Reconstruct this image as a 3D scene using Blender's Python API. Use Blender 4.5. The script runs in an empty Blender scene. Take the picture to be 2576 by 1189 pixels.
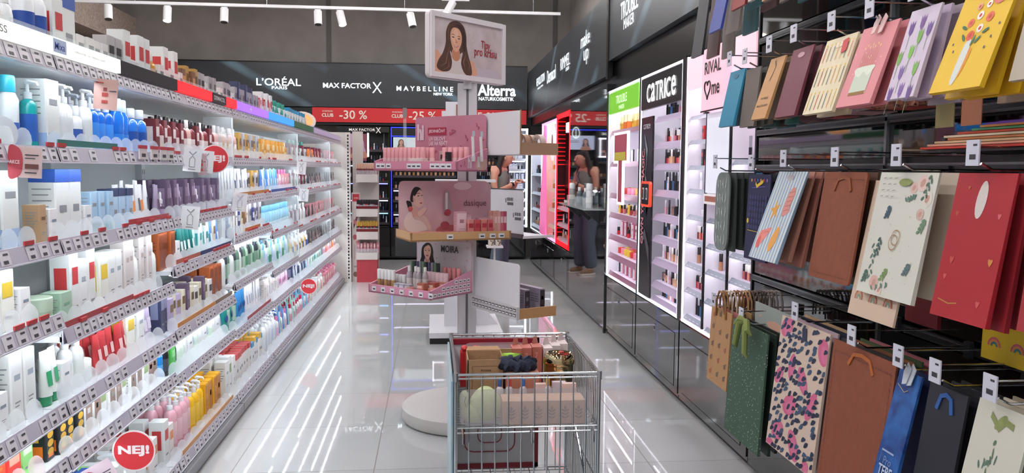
import bpy, math, random
from mathutils import Vector, Matrix
R = random.Random(7)
SC = bpy.context.scene
COL = SC.collection
PI = math.pi

# ------------------------------------------------------------------ camera, world, exposure
W_PX, H_PX, F_PX = 2576.0, 1189.0, 2040.0
CX, CY, EYE = W_PX / 2, H_PX / 2, 1.30
VPX, VPY, HS = 1088.0, 424.0, 0.008          # vanishing point of the aisle, slope of the horizon
cam_d = bpy.data.cameras.new('camera')
cam_d.sensor_fit = 'HORIZONTAL'; cam_d.sensor_width = 36.0
cam_d.lens = F_PX / W_PX * 36.0
cam_d.clip_start = 0.05; cam_d.clip_end = 60
cam = bpy.data.objects.new('camera', cam_d); COL.objects.link(cam)
_d = Vector(((VPX - CX) / F_PX, -(VPY - CY) / F_PX, -1.0))
_up = Vector((1.0, -HS, 0.0)).cross(_d); _up.normalize()
if _up.y < 0: _up = -_up
_d.normalize(); _r = _d.cross(_up)
# rows of the matrix world<-camera: world X, Y, Z axes written in camera space
_M = Matrix((_r, _d, _up)).to_4x4()
_M.translation = Vector((0, 0, EYE))
cam.matrix_world = _M
SC.camera = cam

wd = bpy.data.worlds.new('world'); SC.world = wd; wd.use_nodes = True
wd.node_tree.nodes['Background'].inputs[0].default_value = (0.86, 0.88, 0.92, 1)
wd.node_tree.nodes['Background'].inputs[1].default_value = 0.60  # grey fill light added, reaching in through the open rear of the room
SC.view_settings.view_transform = 'Standard'
SC.view_settings.look = 'None'
SC.view_settings.exposure = 0.0
SC.view_settings.gamma = 1.0
SC.view_settings.use_curve_mapping = False

# ------------------------------------------------------------------ materials
def lin(h):
    h = h.lstrip('#'); out = []
    for i in (0, 2, 4):
        c = int(h[i:i + 2], 16) / 255.0
        out.append(c / 12.92 if c <= 0.04045 else ((c + 0.055) / 1.055) ** 2.4)
    return (*out, 1.0)
_mats = {}
def M(hexc, rough=0.45, metal=0.0, emit=0.0, glass=0.0, see=0.0, coat=0.0, bump=0.0, scale=60.0):
    """plain procedural material; see = share of light passing straight through"""
    k = (hexc, rough, metal, emit, glass, see, coat, bump, scale)
    if k in _mats: return _mats[k]
    m = bpy.data.materials.new('surface_' + hexc.lstrip('#')); m.use_nodes = True
    nt = m.node_tree; b = nt.nodes['Principled BSDF']
    b.inputs['Base Color'].default_value = lin(hexc)
    b.inputs['Roughness'].default_value = rough
    b.inputs['Metallic'].default_value = metal
    if glass: b.inputs['Transmission Weight'].default_value = glass
    if coat: b.inputs['Coat Weight'].default_value = coat
    if emit:
        b.inputs['Emission Color'].default_value = lin(hexc)
        b.inputs['Emission Strength'].default_value = emit
    if bump:
        tc = nt.nodes.new('ShaderNodeTexCoord'); n = nt.nodes.new('ShaderNodeTexNoise')
        n.inputs['Scale'].default_value = scale; n.inputs['Detail'].default_value = 4
        bp = nt.nodes.new('ShaderNodeBump'); bp.inputs['Strength'].default_value = bump; bp.inputs['Distance'].default_value = 0.01
        nt.links.new(tc.outputs['Object'], n.inputs['Vector'])
        nt.links.new(n.outputs['Fac'], bp.inputs['Height']); nt.links.new(bp.outputs['Normal'], b.inputs['Normal'])
        mx = nt.nodes.new('ShaderNodeMixRGB'); mx.blend_type = 'MULTIPLY'; mx.inputs[0].default_value = min(0.5, bump)
        mx.inputs[1].default_value = lin(hexc)
        rp = nt.nodes.new('ShaderNodeValToRGB'); rp.color_ramp.elements[0].position = 0.3; rp.color_ramp.elements[1].position = 0.7
        rp.color_ramp.elements[0].color = (0.55, 0.55, 0.55, 1)
        nt.links.new(n.outputs['Fac'], rp.inputs[0]); nt.links.new(rp.outputs[0], mx.inputs[2])
        nt.links.new(mx.outputs[0], b.inputs['Base Color'])
    if see:
        t = nt.nodes.new('ShaderNodeBsdfTransparent'); mix = nt.nodes.new('ShaderNodeMixShader')
        mix.inputs[0].default_value = see
        out = nt.nodes['Material Output']
        nt.links.new(b.outputs[0], mix.inputs[1]); nt.links.new(t.outputs[0], mix.inputs[2])
        nt.links.new(mix.outputs[0], out.inputs['Surface'])
    _mats[k] = m
    return m
def nodes_mat(name):
    m = bpy.data.materials.new(name); m.use_nodes = True
    nt = m.node_tree
    return m, nt, nt.nodes['Principled BSDF'], nt.nodes.new, nt.links.new

def tile_floor_mat():
    m, nt, b, N, L = nodes_mat('polished_floor_tiles')
    tc = N('ShaderNodeTexCoord'); sp = N('ShaderNodeSeparateXYZ'); L(tc.outputs['Object'], sp.inputs[0])
    def line(axis, off, size, w):
        a = N('ShaderNodeMath'); a.operation = 'ADD'; a.inputs[1].default_value = off; L(sp.outputs[axis], a.inputs[0])
        d = N('ShaderNodeMath'); d.operation = 'DIVIDE'; d.inputs[1].default_value = size; L(a.outputs[0], d.inputs[0])
        f = N('ShaderNodeMath'); f.operation = 'FRACT'; L(d.outputs[0], f.inputs[0])
        c = N('ShaderNodeMath'); c.operation = 'LESS_THAN'; c.inputs[1].default_value = w / size; L(f.outputs[0], c.inputs[0])
        fl = N('ShaderNodeMath'); fl.operation = 'FLOOR'; L(d.outputs[0], fl.inputs[0])
        return c, fl
    cx, fx = line('X', 0.254 + 60.5, 0.605, 0.005)
    cy, fy = line('Y', -5.27 + 60.5, 0.605, 0.004)
    mx = N('ShaderNodeMath'); mx.operation = 'MAXIMUM'; L(cx.outputs[0], mx.inputs[0]); L(cy.outputs[0], mx.inputs[1])
    cmb = N('ShaderNodeCombineXYZ'); L(fx.outputs[0], cmb.inputs[0]); L(fy.outputs[0], cmb.inputs[1])
    wn = N('ShaderNodeTexWhiteNoise'); L(cmb.outputs[0], wn.inputs['Vector'])
    nz = N('ShaderNodeTexNoise'); nz.inputs['Scale'].default_value = 1.3; nz.inputs['Detail'].default_value = 3; L(tc.outputs['Object'], nz.inputs['Vector'])
    base = N('ShaderNodeMixRGB'); base.inputs[1].default_value = lin('#b0b1b0'); base.inputs[2].default_value = lin('#b8b9b8'); L(wn.outputs['Value'], base.inputs[0])
    b2 = N('ShaderNodeMixRGB'); b2.blend_type = 'MULTIPLY'; b2.inputs[0].default_value = 0.12; L(base.outputs[0], b2.inputs[1]); L(nz.outputs['Fac'], b2.inputs[2])
    fin = N('ShaderNodeMixRGB'); L(mx.outputs[0], fin.inputs[0]); L(b2.outputs[0], fin.inputs[1]); fin.inputs[2].default_value = lin('#6f6a63')
    L(fin.outputs[0], b.inputs['Base Color'])
    rg = N('ShaderNodeMath'); rg.operation = 'MULTIPLY_ADD'; rg.inputs[1].default_value = 0.5; rg.inputs[2].default_value = 0.025; L(mx.outputs[0], rg.inputs[0])
    L(rg.outputs[0], b.inputs['Roughness'])
    b.inputs['Specular IOR Level'].default_value = 0.5
    return m

def streak_board_mat(ax):
    """dark printed board with pale curved light trails; ax = axis running along the board"""
    m, nt, b, N, L = nodes_mat('dark_board_with_light_trails')
    tc = N('ShaderNodeTexCoord'); sp = N('ShaderNodeSeparateXYZ'); L(tc.outputs['Object'], sp.inputs[0])
    cm = N('ShaderNodeCombineXYZ'); L(sp.outputs[ax], cm.inputs[0]); L(sp.outputs['Z'], cm.inputs[1])
    mp = N('ShaderNodeMapping'); mp.inputs['Rotation'].default_value = (0, 0, 0.55); L(cm.outputs[0], mp.inputs[0])
    wv = N('ShaderNodeTexWave'); wv.wave_type = 'RINGS'; wv.inputs['Scale'].default_value = 0.55; wv.inputs['Distortion'].default_value = 3.5
    wv.inputs['Detail'].default_value = 1.0; wv.inputs['Detail Scale'].default_value = 0.6; L(mp.outputs[0], wv.inputs['Vector'])
    r1 = N('ShaderNodeValToRGB'); r1.color_ramp.elements[0].position = 0.86; r1.color_ramp.elements[1].position = 1.0; L(wv.outputs['Fac'], r1.inputs[0])
    nz = N('ShaderNodeTexNoise'); nz.inputs['Scale'].default_value = 1.1; nz.inputs['Detail'].default_value = 2; L(cm.outputs[0], nz.inputs['Vector'])
    r2 = N('ShaderNodeValToRGB'); r2.color_ramp.elements[0].position = 0.45; r2.color_ramp.elements[1].position = 0.68; L(nz.outputs['Fac'], r2.inputs[0])
    ml = N('ShaderNodeMath'); ml.operation = 'MULTIPLY'; L(r1.outputs[0], ml.inputs[0]); L(r2.outputs[0], ml.inputs[1])
    mx = N('ShaderNodeMixRGB'); L(ml.outputs[0], mx.inputs[0]); mx.inputs[2].default_value = lin('#6b8894')
    bg = N('ShaderNodeMixRGB'); L(nz.outputs['Fac'], bg.inputs[0]); bg.inputs[1].default_value = lin('#10171d'); bg.inputs[2].default_value = lin('#3c4044')
    L(bg.outputs[0], mx.inputs[1]); L(mx.outputs[0], b.inputs['Base Color'])
    b.inputs['Roughness'].default_value = 0.35
    return m

def noise_mat(name, c1, c2, scale=8, rough=0.6, detail=5, lo=0.35, hi=0.65, dist=0.0, bump=0.0, stretch=(1, 1, 1)):
    m, nt, b, N, L = nodes_mat(name)
    tc = N('ShaderNodeTexCoord'); mp = N('ShaderNodeMapping'); mp.inputs['Scale'].default_value = stretch
    n = N('ShaderNodeTexNoise'); n.inputs['Scale'].default_value = scale; n.inputs['Detail'].default_value = detail
    n.inputs['Distortion'].default_value = dist
    L(tc.outputs['Object'], mp.inputs[0]); L(mp.outputs[0], n.inputs['Vector'])
    r = N('ShaderNodeValToRGB'); r.color_ramp.elements[0].position = lo; r.color_ramp.elements[1].position = hi
    r.color_ramp.elements[0].color = lin(c1); r.color_ramp.elements[1].color = lin(c2)
    L(n.outputs['Fac'], r.inputs[0]); L(r.outputs[0], b.inputs['Base Color']); b.inputs['Roughness'].default_value = rough
    if bump:
        bp = N('ShaderNodeBump'); bp.inputs['Strength'].default_value = bump; bp.inputs['Distance'].default_value = 0.005
        L(n.outputs['Fac'], bp.inputs['Height']); L(bp.outputs['Normal'], b.inputs['Normal'])
    return m
def speck_mat(name, base, spots, scale=60, size=0.25, rough=0.7):
    m, nt, b, N, L = nodes_mat(name)
    tc = N('ShaderNodeTexCoord'); v = N('ShaderNodeTexVoronoi'); v.inputs['Scale'].default_value = scale
    L(tc.outputs['Object'], v.inputs['Vector'])
    r = N('ShaderNodeValToRGB'); r.color_ramp.interpolation = 'CONSTANT'
    r.color_ramp.elements[0].color = lin(spots); r.color_ramp.elements[1].position = size; r.color_ramp.elements[1].color = lin(base)
    L(v.outputs['Distance'], r.inputs[0]); L(r.outputs[0], b.inputs['Base Color']); b.inputs['Roughness'].default_value = rough
    return m
def stripe_mat(name, c1, c2, freq, axis='Y', rough=0.6):
    m, nt, b, N, L = nodes_mat(name)
    tc = N('ShaderNodeTexCoord'); sp = N('ShaderNodeSeparateXYZ'); L(tc.outputs['Object'], sp.inputs[0])
    a = N('ShaderNodeMath'); a.operation = 'MULTIPLY'; a.inputs[1].default_value = freq; L(sp.outputs[axis], a.inputs[0])
    s = N('ShaderNodeMath'); s.operation = 'SINE'; L(a.outputs[0], s.inputs[0])
    r = N('ShaderNodeValToRGB'); r.color_ramp.elements[0].position = 0.2; r.color_ramp.elements[1].position = 0.8
    r.color_ramp.elements[0].color = lin(c1); r.color_ramp.elements[1].color = lin(c2)
    ma = N('ShaderNodeMath'); ma.operation = 'MULTIPLY_ADD'; ma.inputs[1].default_value = 0.5; ma.inputs[2].default_value = 0.5
    L(s.outputs[0], ma.inputs[0]); L(ma.outputs[0], r.inputs[0]); L(r.outputs[0], b.inputs['Base Color']); b.inputs['Roughness'].default_value = rough
    return m

# ------------------------------------------------------------------ mesh building
class MB:
    def __init__(s): s.v = []; s.f = []; s.m = []; s.mats = []
    def mi(s, m):
        if m not in s.mats: s.mats.append(m)
        return s.mats.index(m)
    def add(s, vs, fs, m):
        o = len(s.v); s.v += [tuple(v) for v in vs]; i = s.mi(m)
        for f in fs: s.f.append(tuple(a + o for a in f)); s.m.append(i)
    def quad(s, a, b, c, d, m): s.add([a, b, c, d], [(0, 1, 2, 3)], m)
    def poly(s, pts, m): s.add(pts, [tuple(range(len(pts)))], m)
    def box(s, x0, x1, y0, y1, z0, z1, m):
        s.add([(x0, y0, z0), (x1, y0, z0), (x1, y1, z0), (x0, y1, z0), (x0, y0, z1), (x1, y0, z1), (x1, y1, z1), (x0, y1, z1)],
              [(3, 2, 1, 0), (4, 5, 6, 7), (0, 1, 5, 4), (1, 2, 6, 5), (2, 3, 7, 6), (3, 0, 4, 7)], m)
    def cbox(s, c, u, v, w, hu, hv, hw, m):
        """box round centre c with half sizes along the axes u, v, w"""
        c, u, v, w = Vector(c), Vector(u), Vector(v), Vector(w)
        pts = [c + u * (a * hu) + v * (b * hv) + w * (e * hw) for e in (-1, 1) for a, b in ((-1, -1), (1, -1), (1, 1), (-1, 1))]
        s.add(pts, [(3, 2, 1, 0), (4, 5, 6, 7), (0, 1, 5, 4), (1, 2, 6, 5), (2, 3, 7, 6), (3, 0, 4, 7)], m)
    def lathe(s, cx, cy, prof, m, n=16, sx=1.0, sy=1.0, z0=0.0, caps=True):
        vs = []; fs = []
        for r, z in prof:
            for k in range(n):
                a = 2 * PI * k / n; vs.append((cx + r * sx * math.cos(a), cy + r * sy * math.sin(a), z0 + z))
        for i in range(len(prof) - 1):
            for k in range(n):
                k2 = (k + 1) % n; fs.append((i * n + k, i * n + k2, (i + 1) * n + k2, (i + 1) * n + k))
        if caps:
            fs.append(tuple(range(n - 1, -1, -1))); t = (len(prof) - 1) * n; fs.append(tuple(range(t, t + n)))
        s.add(vs, fs, m)
    def tube(s, pts, r, m, n=6, closed=False):
        pts = [Vector(p) for p in pts]; k = len(pts); vs = []; fs = []
        rr = r if isinstance(r, (list, tuple)) else [r] * k
        prev = None
        for i, p in enumerate(pts):
            if closed: t = pts[(i + 1) % k] - pts[i - 1]
            else: t = pts[min(i + 1, k - 1)] - pts[max(i - 1, 0)]
            if t.length < 1e-9: t = Vector((0, 0, 1))
            t.normalize()
            if prev is None:
                a = Vector((0, 0, 1)) if abs(t.z) < 0.9 else Vector((1, 0, 0)); u = t.cross(a).normalized()
            else:
                u = prev - t * prev.dot(t); u = u.normalized() if u.length > 1e-6 else t.orthogonal().normalized()
            prev = u; w = t.cross(u)
            for j in range(n):
                a = 2 * PI * j / n; vs.append(p + u * (rr[i] * math.cos(a)) + w * (rr[i] * math.sin(a)))
        for i in range(k if closed else k - 1):
            i2 = (i + 1) % k
            for j in range(n):
                j2 = (j + 1) % n; fs.append((i * n + j, i * n + j2, i2 * n + j2, i2 * n + j))
        if not closed: fs.append(tuple(range(n - 1, -1, -1))); fs.append(tuple(range((k - 1) * n, k * n)))
        s.add(vs, fs, m)
    def prism(s, poly, org, u, v, w, t, m, m_side=None):
        """extrude a 2-D outline (u, v) placed at org by t along w"""
        org, u, v, w = Vector(org), Vector(u), Vector(v), Vector(w); n = len(poly)
        a = [org + u * p[0] + v * p[1] for p in poly]; b = [q + w * t for q in a]
        s.add(a + b, [tuple(range(n - 1, -1, -1)), tuple(range(n, 2 * n))], m)
        s.add(a + b, [(i, (i + 1) % n, (i + 1) % n + n, i + n) for i in range(n)], m_side or m)
    def ball(s, c, rx, ry, rz, m, n=14, k=8):
        vs = []; fs = []
        for i in range(1, k):
            t = PI * i / k
            for j in range(n):
                a = 2 * PI * j / n; vs.append((c[0] + rx * math.sin(t) * math.cos(a), c[1] + ry * math.sin(t) * math.sin(a), c[2] - rz * math.cos(t)))
        b = len(vs); vs += [(c[0], c[1], c[2] - rz), (c[0], c[1], c[2] + rz)]
        for i in range(k - 2):
            for j in range(n):
                j2 = (j + 1) % n; fs.append((i * n + j, i * n + j2, (i + 1) * n + j2, (i + 1) * n + j))
        for j in range(n):
            j2 = (j + 1) % n; fs.append((b, j2, j)); fs.append(((k - 2) * n + j, (k - 2) * n + j2, b + 1))
        s.add(vs, fs, m)
    def merge(s, o):
        for f, mi in zip(o.f, o.m):
            pass
        off = len(s.v); s.v += o.v
        for f, mi in zip(o.f, o.m): s.f.append(tuple(a + off for a in f)); s.m.append(s.mi(o.mats[mi]))
    def mesh(s, name, off=None):
        me = bpy.data.meshes.new(name)
        vs = s.v if off is None else [(a - off[0], b - off[1], c - off[2]) for a, b, c in s.v]
        me.from_pydata(vs, [], s.f)
        for m in s.mats: me.materials.append(m)
        me.polygons.foreach_set('material_index', s.m)
        me.polygons.foreach_set('use_smooth', [True] * len(s.f))
        me.update()
        try: me.set_sharp_from_angle(angle=math.radians(38))
        except Exception: pass
        return me

OFF = {}
def tag(o, label, cat, group=None, kind=None):
    o['label'] = label; o['category'] = cat
    if group: o['group'] = group
    if kind: o['kind'] = kind
    return o
def T(name, label, cat, loc=(0, 0, 0), rz=0.0, group=None, world=True):
    """a thing: an Empty at its base; with world=True its parts are written in world coordinates"""
    o = bpy.data.objects.new(name, None); COL.objects.link(o); o.empty_display_size = 0.05
    o.location = loc; o.rotation_euler = (0, 0, rz); tag(o, label, cat, group)
    OFF[o.name] = Vector(loc) if world else Vector((0, 0, 0))
    return o
def B(mb, name, parent, label=None):
    off = OFF.get(parent.name, Vector((0, 0, 0)))
    o = bpy.data.objects.new(name, mb.mesh(name, off)); COL.objects.link(o); o.parent = parent
    OFF[o.name] = off
    if label: o['label'] = label
    return o
def TM(mb, name, label, cat, group=None):
    """a thing that is one mesh (world coordinates); its origin goes to its base"""
    xs = [v[0] for v in mb.v]; ys = [v[1] for v in mb.v]; zs = [v[2] for v in mb.v]
    off = Vector(((min(xs) + max(xs)) / 2, (min(ys) + max(ys)) / 2, min(zs)))
    o = bpy.data.objects.new(name, mb.mesh(name, off)); COL.objects.link(o); o.location = off
    OFF[o.name] = off
    return tag(o, label, cat, group)
def S(mb, name):
    o = bpy.data.objects.new(name, mb.mesh(name)); COL.objects.link(o); o['kind'] = 'structure'; OFF[o.name] = Vector((0, 0, 0))
    return o

# ------------------------------------------------------------------ lettering and flat printed pictures
_tc = {}
def text_geo(s, bold):
    k = (s, bold)
    if k in _tc: return _tc[k]
    cu = bpy.data.curves.new('lettering', 'FONT'); cu.body = s; cu.size = 1.0; cu.extrude = 0.0
    cu.offset = bold; cu.resolution_u = 3; cu.align_x = 'CENTER'; cu.fill_mode = 'BOTH'
    o = bpy.data.objects.new('tmp_lettering', cu); COL.objects.link(o)
    bpy.context.view_layer.update()
    me = bpy.data.meshes.new_from_object(o.evaluated_get(bpy.context.evaluated_depsgraph_get()))
    vs = [tuple(v.co[:2]) for v in me.vertices]; fs = [tuple(p.vertices) for p in me.polygons]
    bpy.data.objects.remove(o); bpy.data.meshes.remove(me); bpy.data.curves.remove(cu)
    x0, x1 = min(v[0] for v in vs), max(v[0] for v in vs); y0, y1 = min(v[1] for v in vs), max(v[1] for v in vs)
    vs = [((x - x0) / (x1 - x0) - 0.5, (y - y0) / (y1 - y0) - 0.5) for x, y in vs]
    _tc[k] = (vs, fs); return _tc[k]
def put_text(mb, s, c, right, up, w, h, m, bold=0.0, lift=0.002, flip=False):
    vs, fs = text_geo(s, bold)
    c, right, up = Vector(c), Vector(right).normalized(), Vector(up).normalized(); n = right.cross(up) * lift
    mb.add([c + right * (x * w) + up * (y * h) + n for x, y in vs], fs, m)
def ell(cx, cy, rx, ry, rot=0.0, n=20):
    o = []
    for k in range(n):
        a = 2 * PI * k / n; x, y = rx * math.cos(a), ry * math.sin(a)
        o.append((cx + x * math.cos(rot) - y * math.sin(rot), cy + x * math.sin(rot) + y * math.cos(rot)))
    return o
def cr(p, k=5):
    o = []; n = len(p)
    for i in range(n):
        a, b, c, d = p[i - 1], p[i], p[(i + 1) % n], p[(i + 2) % n]
        for j in range(k):
            t = j / k
            o.append(tuple(0.5 * (2 * b[q] + (c[q] - a[q]) * t + (2 * a[q] - 5 * b[q] + 4 * c[q] - d[q]) * t * t + (3 * b[q] - a[q] - 3 * c[q] + d[q]) * t ** 3) for q in (0, 1)))
    return o
def rrect(x0, y0, x1, y1, r, k=4):
    o = []
    for cx, cy, a0 in ((x1 - r, y1 - r, 0), (x0 + r, y1 - r, 90), (x0 + r, y0 + r, 180), (x1 - r, y0 + r, 270)):
        for j in range(k + 1):
            a = math.radians(a0 + 90 * j / k); o.append((cx + r * math.cos(a), cy + r * math.sin(a)))
    return o
def rect(x0, y0, x1, y1): return [(x0, y0), (x1, y0), (x1, y1), (x0, y1)]
def band(pts, w):
    """outline of a stroke along pts"""
    L_, R_ = [], []
    for i, p in enumerate(pts):
        a = pts[max(i - 1, 0)]; b = pts[min(i + 1, len(pts) - 1)]; dx, dy = b[0] - a[0], b[1] - a[1]; l = math.hypot(dx, dy) or 1
        ww = w[i] if isinstance(w, (list, tuple)) else w
        L_.append((p[0] - dy / l * ww / 2, p[1] + dx / l * ww / 2)); R_.append((p[0] + dy / l * ww / 2, p[1] - dx / l * ww / 2))
    return L_ + R_[::-1]
class Fr:
    """a flat frame: (u, v) in 0..1 measured from the lower left corner"""
    def __init__(s, org, right, up, w, h): s.o = Vector(org); s.r = Vector(right).normalized(); s.u = Vector(up).normalized(); s.w = w; s.h = h; s.n = s.r.cross(s.u).normalized()
    def p(s, u, v, l=0.0): return s.o + s.r * (u * s.w) + s.u * (v * s.h) + s.n * l
def art(mb, fr, shapes, lift=0.0012, step=0.00025):
    l = lift
    for pts, m in shapes:
        mb.poly([fr.p(u, v, l) for u, v in pts], m); l += step
    return l
def art_text(mb, fr, s, u, v, w, h, m, bold=0.0, lift=0.004, rot=0.0):
    r = fr.r * math.cos(rot) + fr.u * math.sin(rot); up = fr.u * math.cos(rot) - fr.r * math.sin(rot)
    put_text(mb, s, fr.p(u, v), r, up, w, h, m, bold, lift)

WHITE = M('#e9e9ea', 0.35); CHROME = M('#c9cdd0', 0.18, 1.0); BLACK = M('#0b0b0d', 0.25)
GLOSSBLACK = M('#121315', 0.04, coat=1.0); FROST = M('#e6ecf2', 0.5, see=0.62); CLEAR = M('#dfe7ea', 0.08, see=0.78)
LED = M('#eef6ff', 0.5, emit=40.0); LEDW = M('#f8f6ff', 0.5, emit=18.0)
ORD = ['first', 'second', 'third', 'fourth', 'fifth', 'sixth', 'seventh', 'eighth', 'ninth', 'tenth', 'eleventh', 'twelfth', 'thirteenth',
       'fourteenth', 'fifteenth', 'sixteenth', 'seventeenth', 'eighteenth', 'nineteenth', 'twentieth'] + ['twenty-%s' % x for x in ('first', 'second', 'third', 'fourth', 'fifth', 'sixth', 'seventh', 'eighth', 'ninth')] + ['thirtieth'] + ['thirty-%s' % x for x in ('first', 'second', 'third', 'fourth', 'fifth', 'sixth', 'seventh', 'eighth', 'ninth')]
# ------------------------------------------------------------------ the room
XR = 1.37      # front plane of everything on the right
YB = 11.60     # front plane of the cabinets on the back wall
mb = MB(); mb.box(-4.4, 2.1, -4.0, 12.1, -0.1, 0.0, tile_floor_mat()); S(mb, 'floor')
wallm = noise_mat('grey_plaster', '#807a75', '#8a847e', 3, 0.85, 3)
seam = M('#5d5854', 0.8)
mb = MB(); mb.box(-4.4, 2.1, 11.95, 12.1, 0, 4.4, wallm)
for x in (-1.47, 1.78): mb.box(x - 0.03, x + 0.03, 11.935, 11.95, 2.7, 4.4, seam)
S(mb, 'wall_back')
mb = MB(); mb.box(-4.5, -4.4, -4.0, 12.1, 0, 4.4, noise_mat('beige_plaster', '#978c80', '#a2978b', 3, 0.85, 3))
mb.box(-4.4, -4.1, 6.5, 11.95, 2.95, 3.35, noise_mat('perforated_beam', '#8a7a70', '#a8988c', 45, 0.8, 2))
S(mb, 'wall_left')
mb = MB(); mb.box(2.0, 2.1, -4.0, 12.1, 0, 4.4, wallm); S(mb, 'wall_right')
mb = MB(); mb.box(-4.5, 2.1, -4.0, 12.1, 4.4, 4.5, M('#8f8b86', 0.9)); S(mb, 'ceiling')

# ceiling lamps: unseen battens added above the aisle for ambient fill light
def batten(x, y, lab):
    t = T('fill_batten', lab, 'lamp', (x, y, 3.55), group=None)
    mb = MB(); mb.box(x - 0.05, x + 0.05, y - 0.62, y + 0.62, 3.575, 3.62, WHITE); B(mb, 'housing', t)
    mb = MB(); mb.box(x - 0.03, x + 0.03, y - 0.6, y + 0.6, 3.55, 3.575, M('#faf6f8', 0.5, emit=FILL_EMIT)); B(mb, 'diffuser', t)
    mb = MB()
    for s in (-0.45, 0.45): mb.tube([(x, y + s, 3.62), (x, y + s, 4.4)], 0.004, CHROME, 5)
    B(mb, 'suspension', t)
FILL_EMIT = 78.0
for i, x in enumerate((-2.6, -0.75, 1.0)):
    for j, y in enumerate((-1.2, 1.2, 3.4, 5.6, 7.8, 10.0)):
        batten(x, y, 'unseen ceiling batten added for fill light, %s row, %s from the camera end' % (('left', 'middle', 'right')[i], ORD[j]))

# the lighting track with its cylinder spots
t = T('lighting_track', 'white lighting track hanging before the grey back wall', 'track', (-1.6, 9.0, 3.0))
mb = MB(); mb.box(-4.2, 1.4, 8.98, 9.02, 2.99, 3.02, WHITE); B(mb, 'rail', t)
mb = MB()
for x in (-3.1, -1.75, -0.3, 1.1): mb.tube([(x, 9.0, 3.02), (x, 9.0, 4.4)], 0.004, CHROME, 5)
B(mb, 'suspension', t)
def spot(x, tilt, lit, lab, y=9.0, z=2.985):
    t = T('spot_lamp', lab, 'lamp', (x, y, z - 0.17), group=None)
    mb = MB(); mb.tube([(x, y, z), (x, y, z - 0.035)], 0.012, WHITE, 8); mb.box(x - 0.03, x + 0.03, y - 0.015, y + 0.015, z - 0.012, z, WHITE); B(mb, 'mount', t)
    d = Vector((math.sin(tilt), -0.25, -math.cos(tilt))).normalized(); a = Vector((x, y, z - 0.02)); e = a + d * 0.15
    mb = MB(); mb.tube([a, e], 0.042, WHITE, 20); B(mb, 'housing', t)
    mb = MB(); mb.tube([e - d * 0.002, e + d * 0.003], 0.036, M('#fff3df', 0.4, emit=30.0) if lit else M('#55524e', 0.3, metal=0.4), 20)
    B(mb, 'reflector', t, 'glowing reflector' if lit else None)
for i, (x, tl, lit, lab) in enumerate([(-3.37, 0.1, 0, 'white cylinder spot leftmost on the track'), (-2.77, 0.02, 1, 'white cylinder spot second from left on the track'),
        (-2.19, 0.02, 0, 'white cylinder spot third from left on the track'), (-1.22, 0.05, 0, 'white cylinder spot left of the glowing one'),
        (-0.99, 0.25, 1, 'glowing white spot aimed down above the perfume name boards'), (-0.24, 0.2, 0, 'white cylinder spot just left of the portrait sign'),
        (0.22, -0.5, 1, 'tilted glowing spot above the portrait sign')]):
    spot(x, tl, lit, lab, z=2.985 if i != 6 else 3.11, y=9.0 if i != 6 else 8.94)
mb_ = MB(); mb_.box(0.1, 0.4, 8.99, 9.01, 3.115, 3.13, WHITE); TM(mb_, 'lamp_bracket', 'small white bracket over the track carrying the tilted spot', 'bracket')
spot(-2.42, 0.0, 1, 'glowing spot behind the tall pump bottle at upper left', y=4.9, z=2.24 + 0.0)
mb_ = MB(); mb_.tube([(-2.42, 4.9, 2.24), (-2.42, 4.9, 4.4)], 0.006, WHITE, 6); TM(mb_, 'lamp_rod', 'thin white rod carrying the upper left glowing spot', 'rod')

# back wall name board, red club banner, right fascia
boardm = streak_board_mat('X'); boardr = streak_board_mat('Y')
LETW = M('#eef6fb', 0.4, emit=1.6); LETC = M('#f3e6d8', 0.6)
t = T('name_board', 'long dark name board across the back wall with glowing white letters', 'sign', (-1.2, 11.6, 2.13))
mb = MB(); mb.box(-3.98, XR - 0.03, 11.58, 11.93, 2.145, 2.745, boardm); mb.box(-3.98, XR - 0.03, 11.57, 11.93, 2.745, 2.755, BLACK); B(mb, 'board', t)
def face_y(s, xc, zc, w, h, bold, par, m=LETW, y=11.58, nm='lettering', lift=0.006):
    mb = MB(); put_text(mb, s, (xc, y, zc), (1, 0, 0), (0, 0, 1), w, h, m, bold, lift); return B(mb, nm, par)
face_y("L’ORÉAL", -2.11, 2.485, 0.60, 0.125, 0.008, t); face_y('PARIS', -2.10, 2.395, 0.21, 0.04, 0.01, t)
face_y('MAX FACTOR', -1.18, 2.44, 0.66, 0.07, 0.012, t); face_y('X', -0.77, 2.42, 0.13, 0.15, -0.01, t)
face_y('M A Y B E L L I N E', -0.105, 2.415, 0.79, 0.065, 0.012, t); face_y('NEW YORK', 0.15, 2.345, 0.27, 0.038, 0.02, t)
face_y('Alterra', 0.905, 2.41, 0.54, 0.16, 0.025, t); face_y('NATURKOSMETIK', 0.9, 2.29, 0.5, 0.05, 0.015, t)
t = T('promotion_banner', 'red club discount banner under the dark name board', 'banner', (-0.15, 11.58, 1.93))
RED = M('#d22b2f', 0.55)
mb = MB(); mb.box(-1.66, 1.33, 11.565, 11.60, 1.935, 2.135, RED); B(mb, 'panel', t)
for xc, s in ((-1.18, '-30 %'), (-0.22, '-25 %'), (0.60, '-25 %')):
    face_y('ROSSMANN', xc - 0.27, 2.085, 0.14, 0.024, 0.0, t, LETC, 11.565, lift=0.004)
    face_y('CLUB', xc - 0.27, 2.03, 0.16, 0.05, 0.03, t, LETC, 11.565, lift=0.004)
    face_y(s, xc + 0.08, 2.04, 0.38, 0.12, 0.012, t, LETC, 11.565, lift=0.004)
mb = MB(); mb.box(-4.0, XR, 11.62, 11.94, 1.90, 2.135, BLACK); S(mb, 'trim_1')
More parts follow.
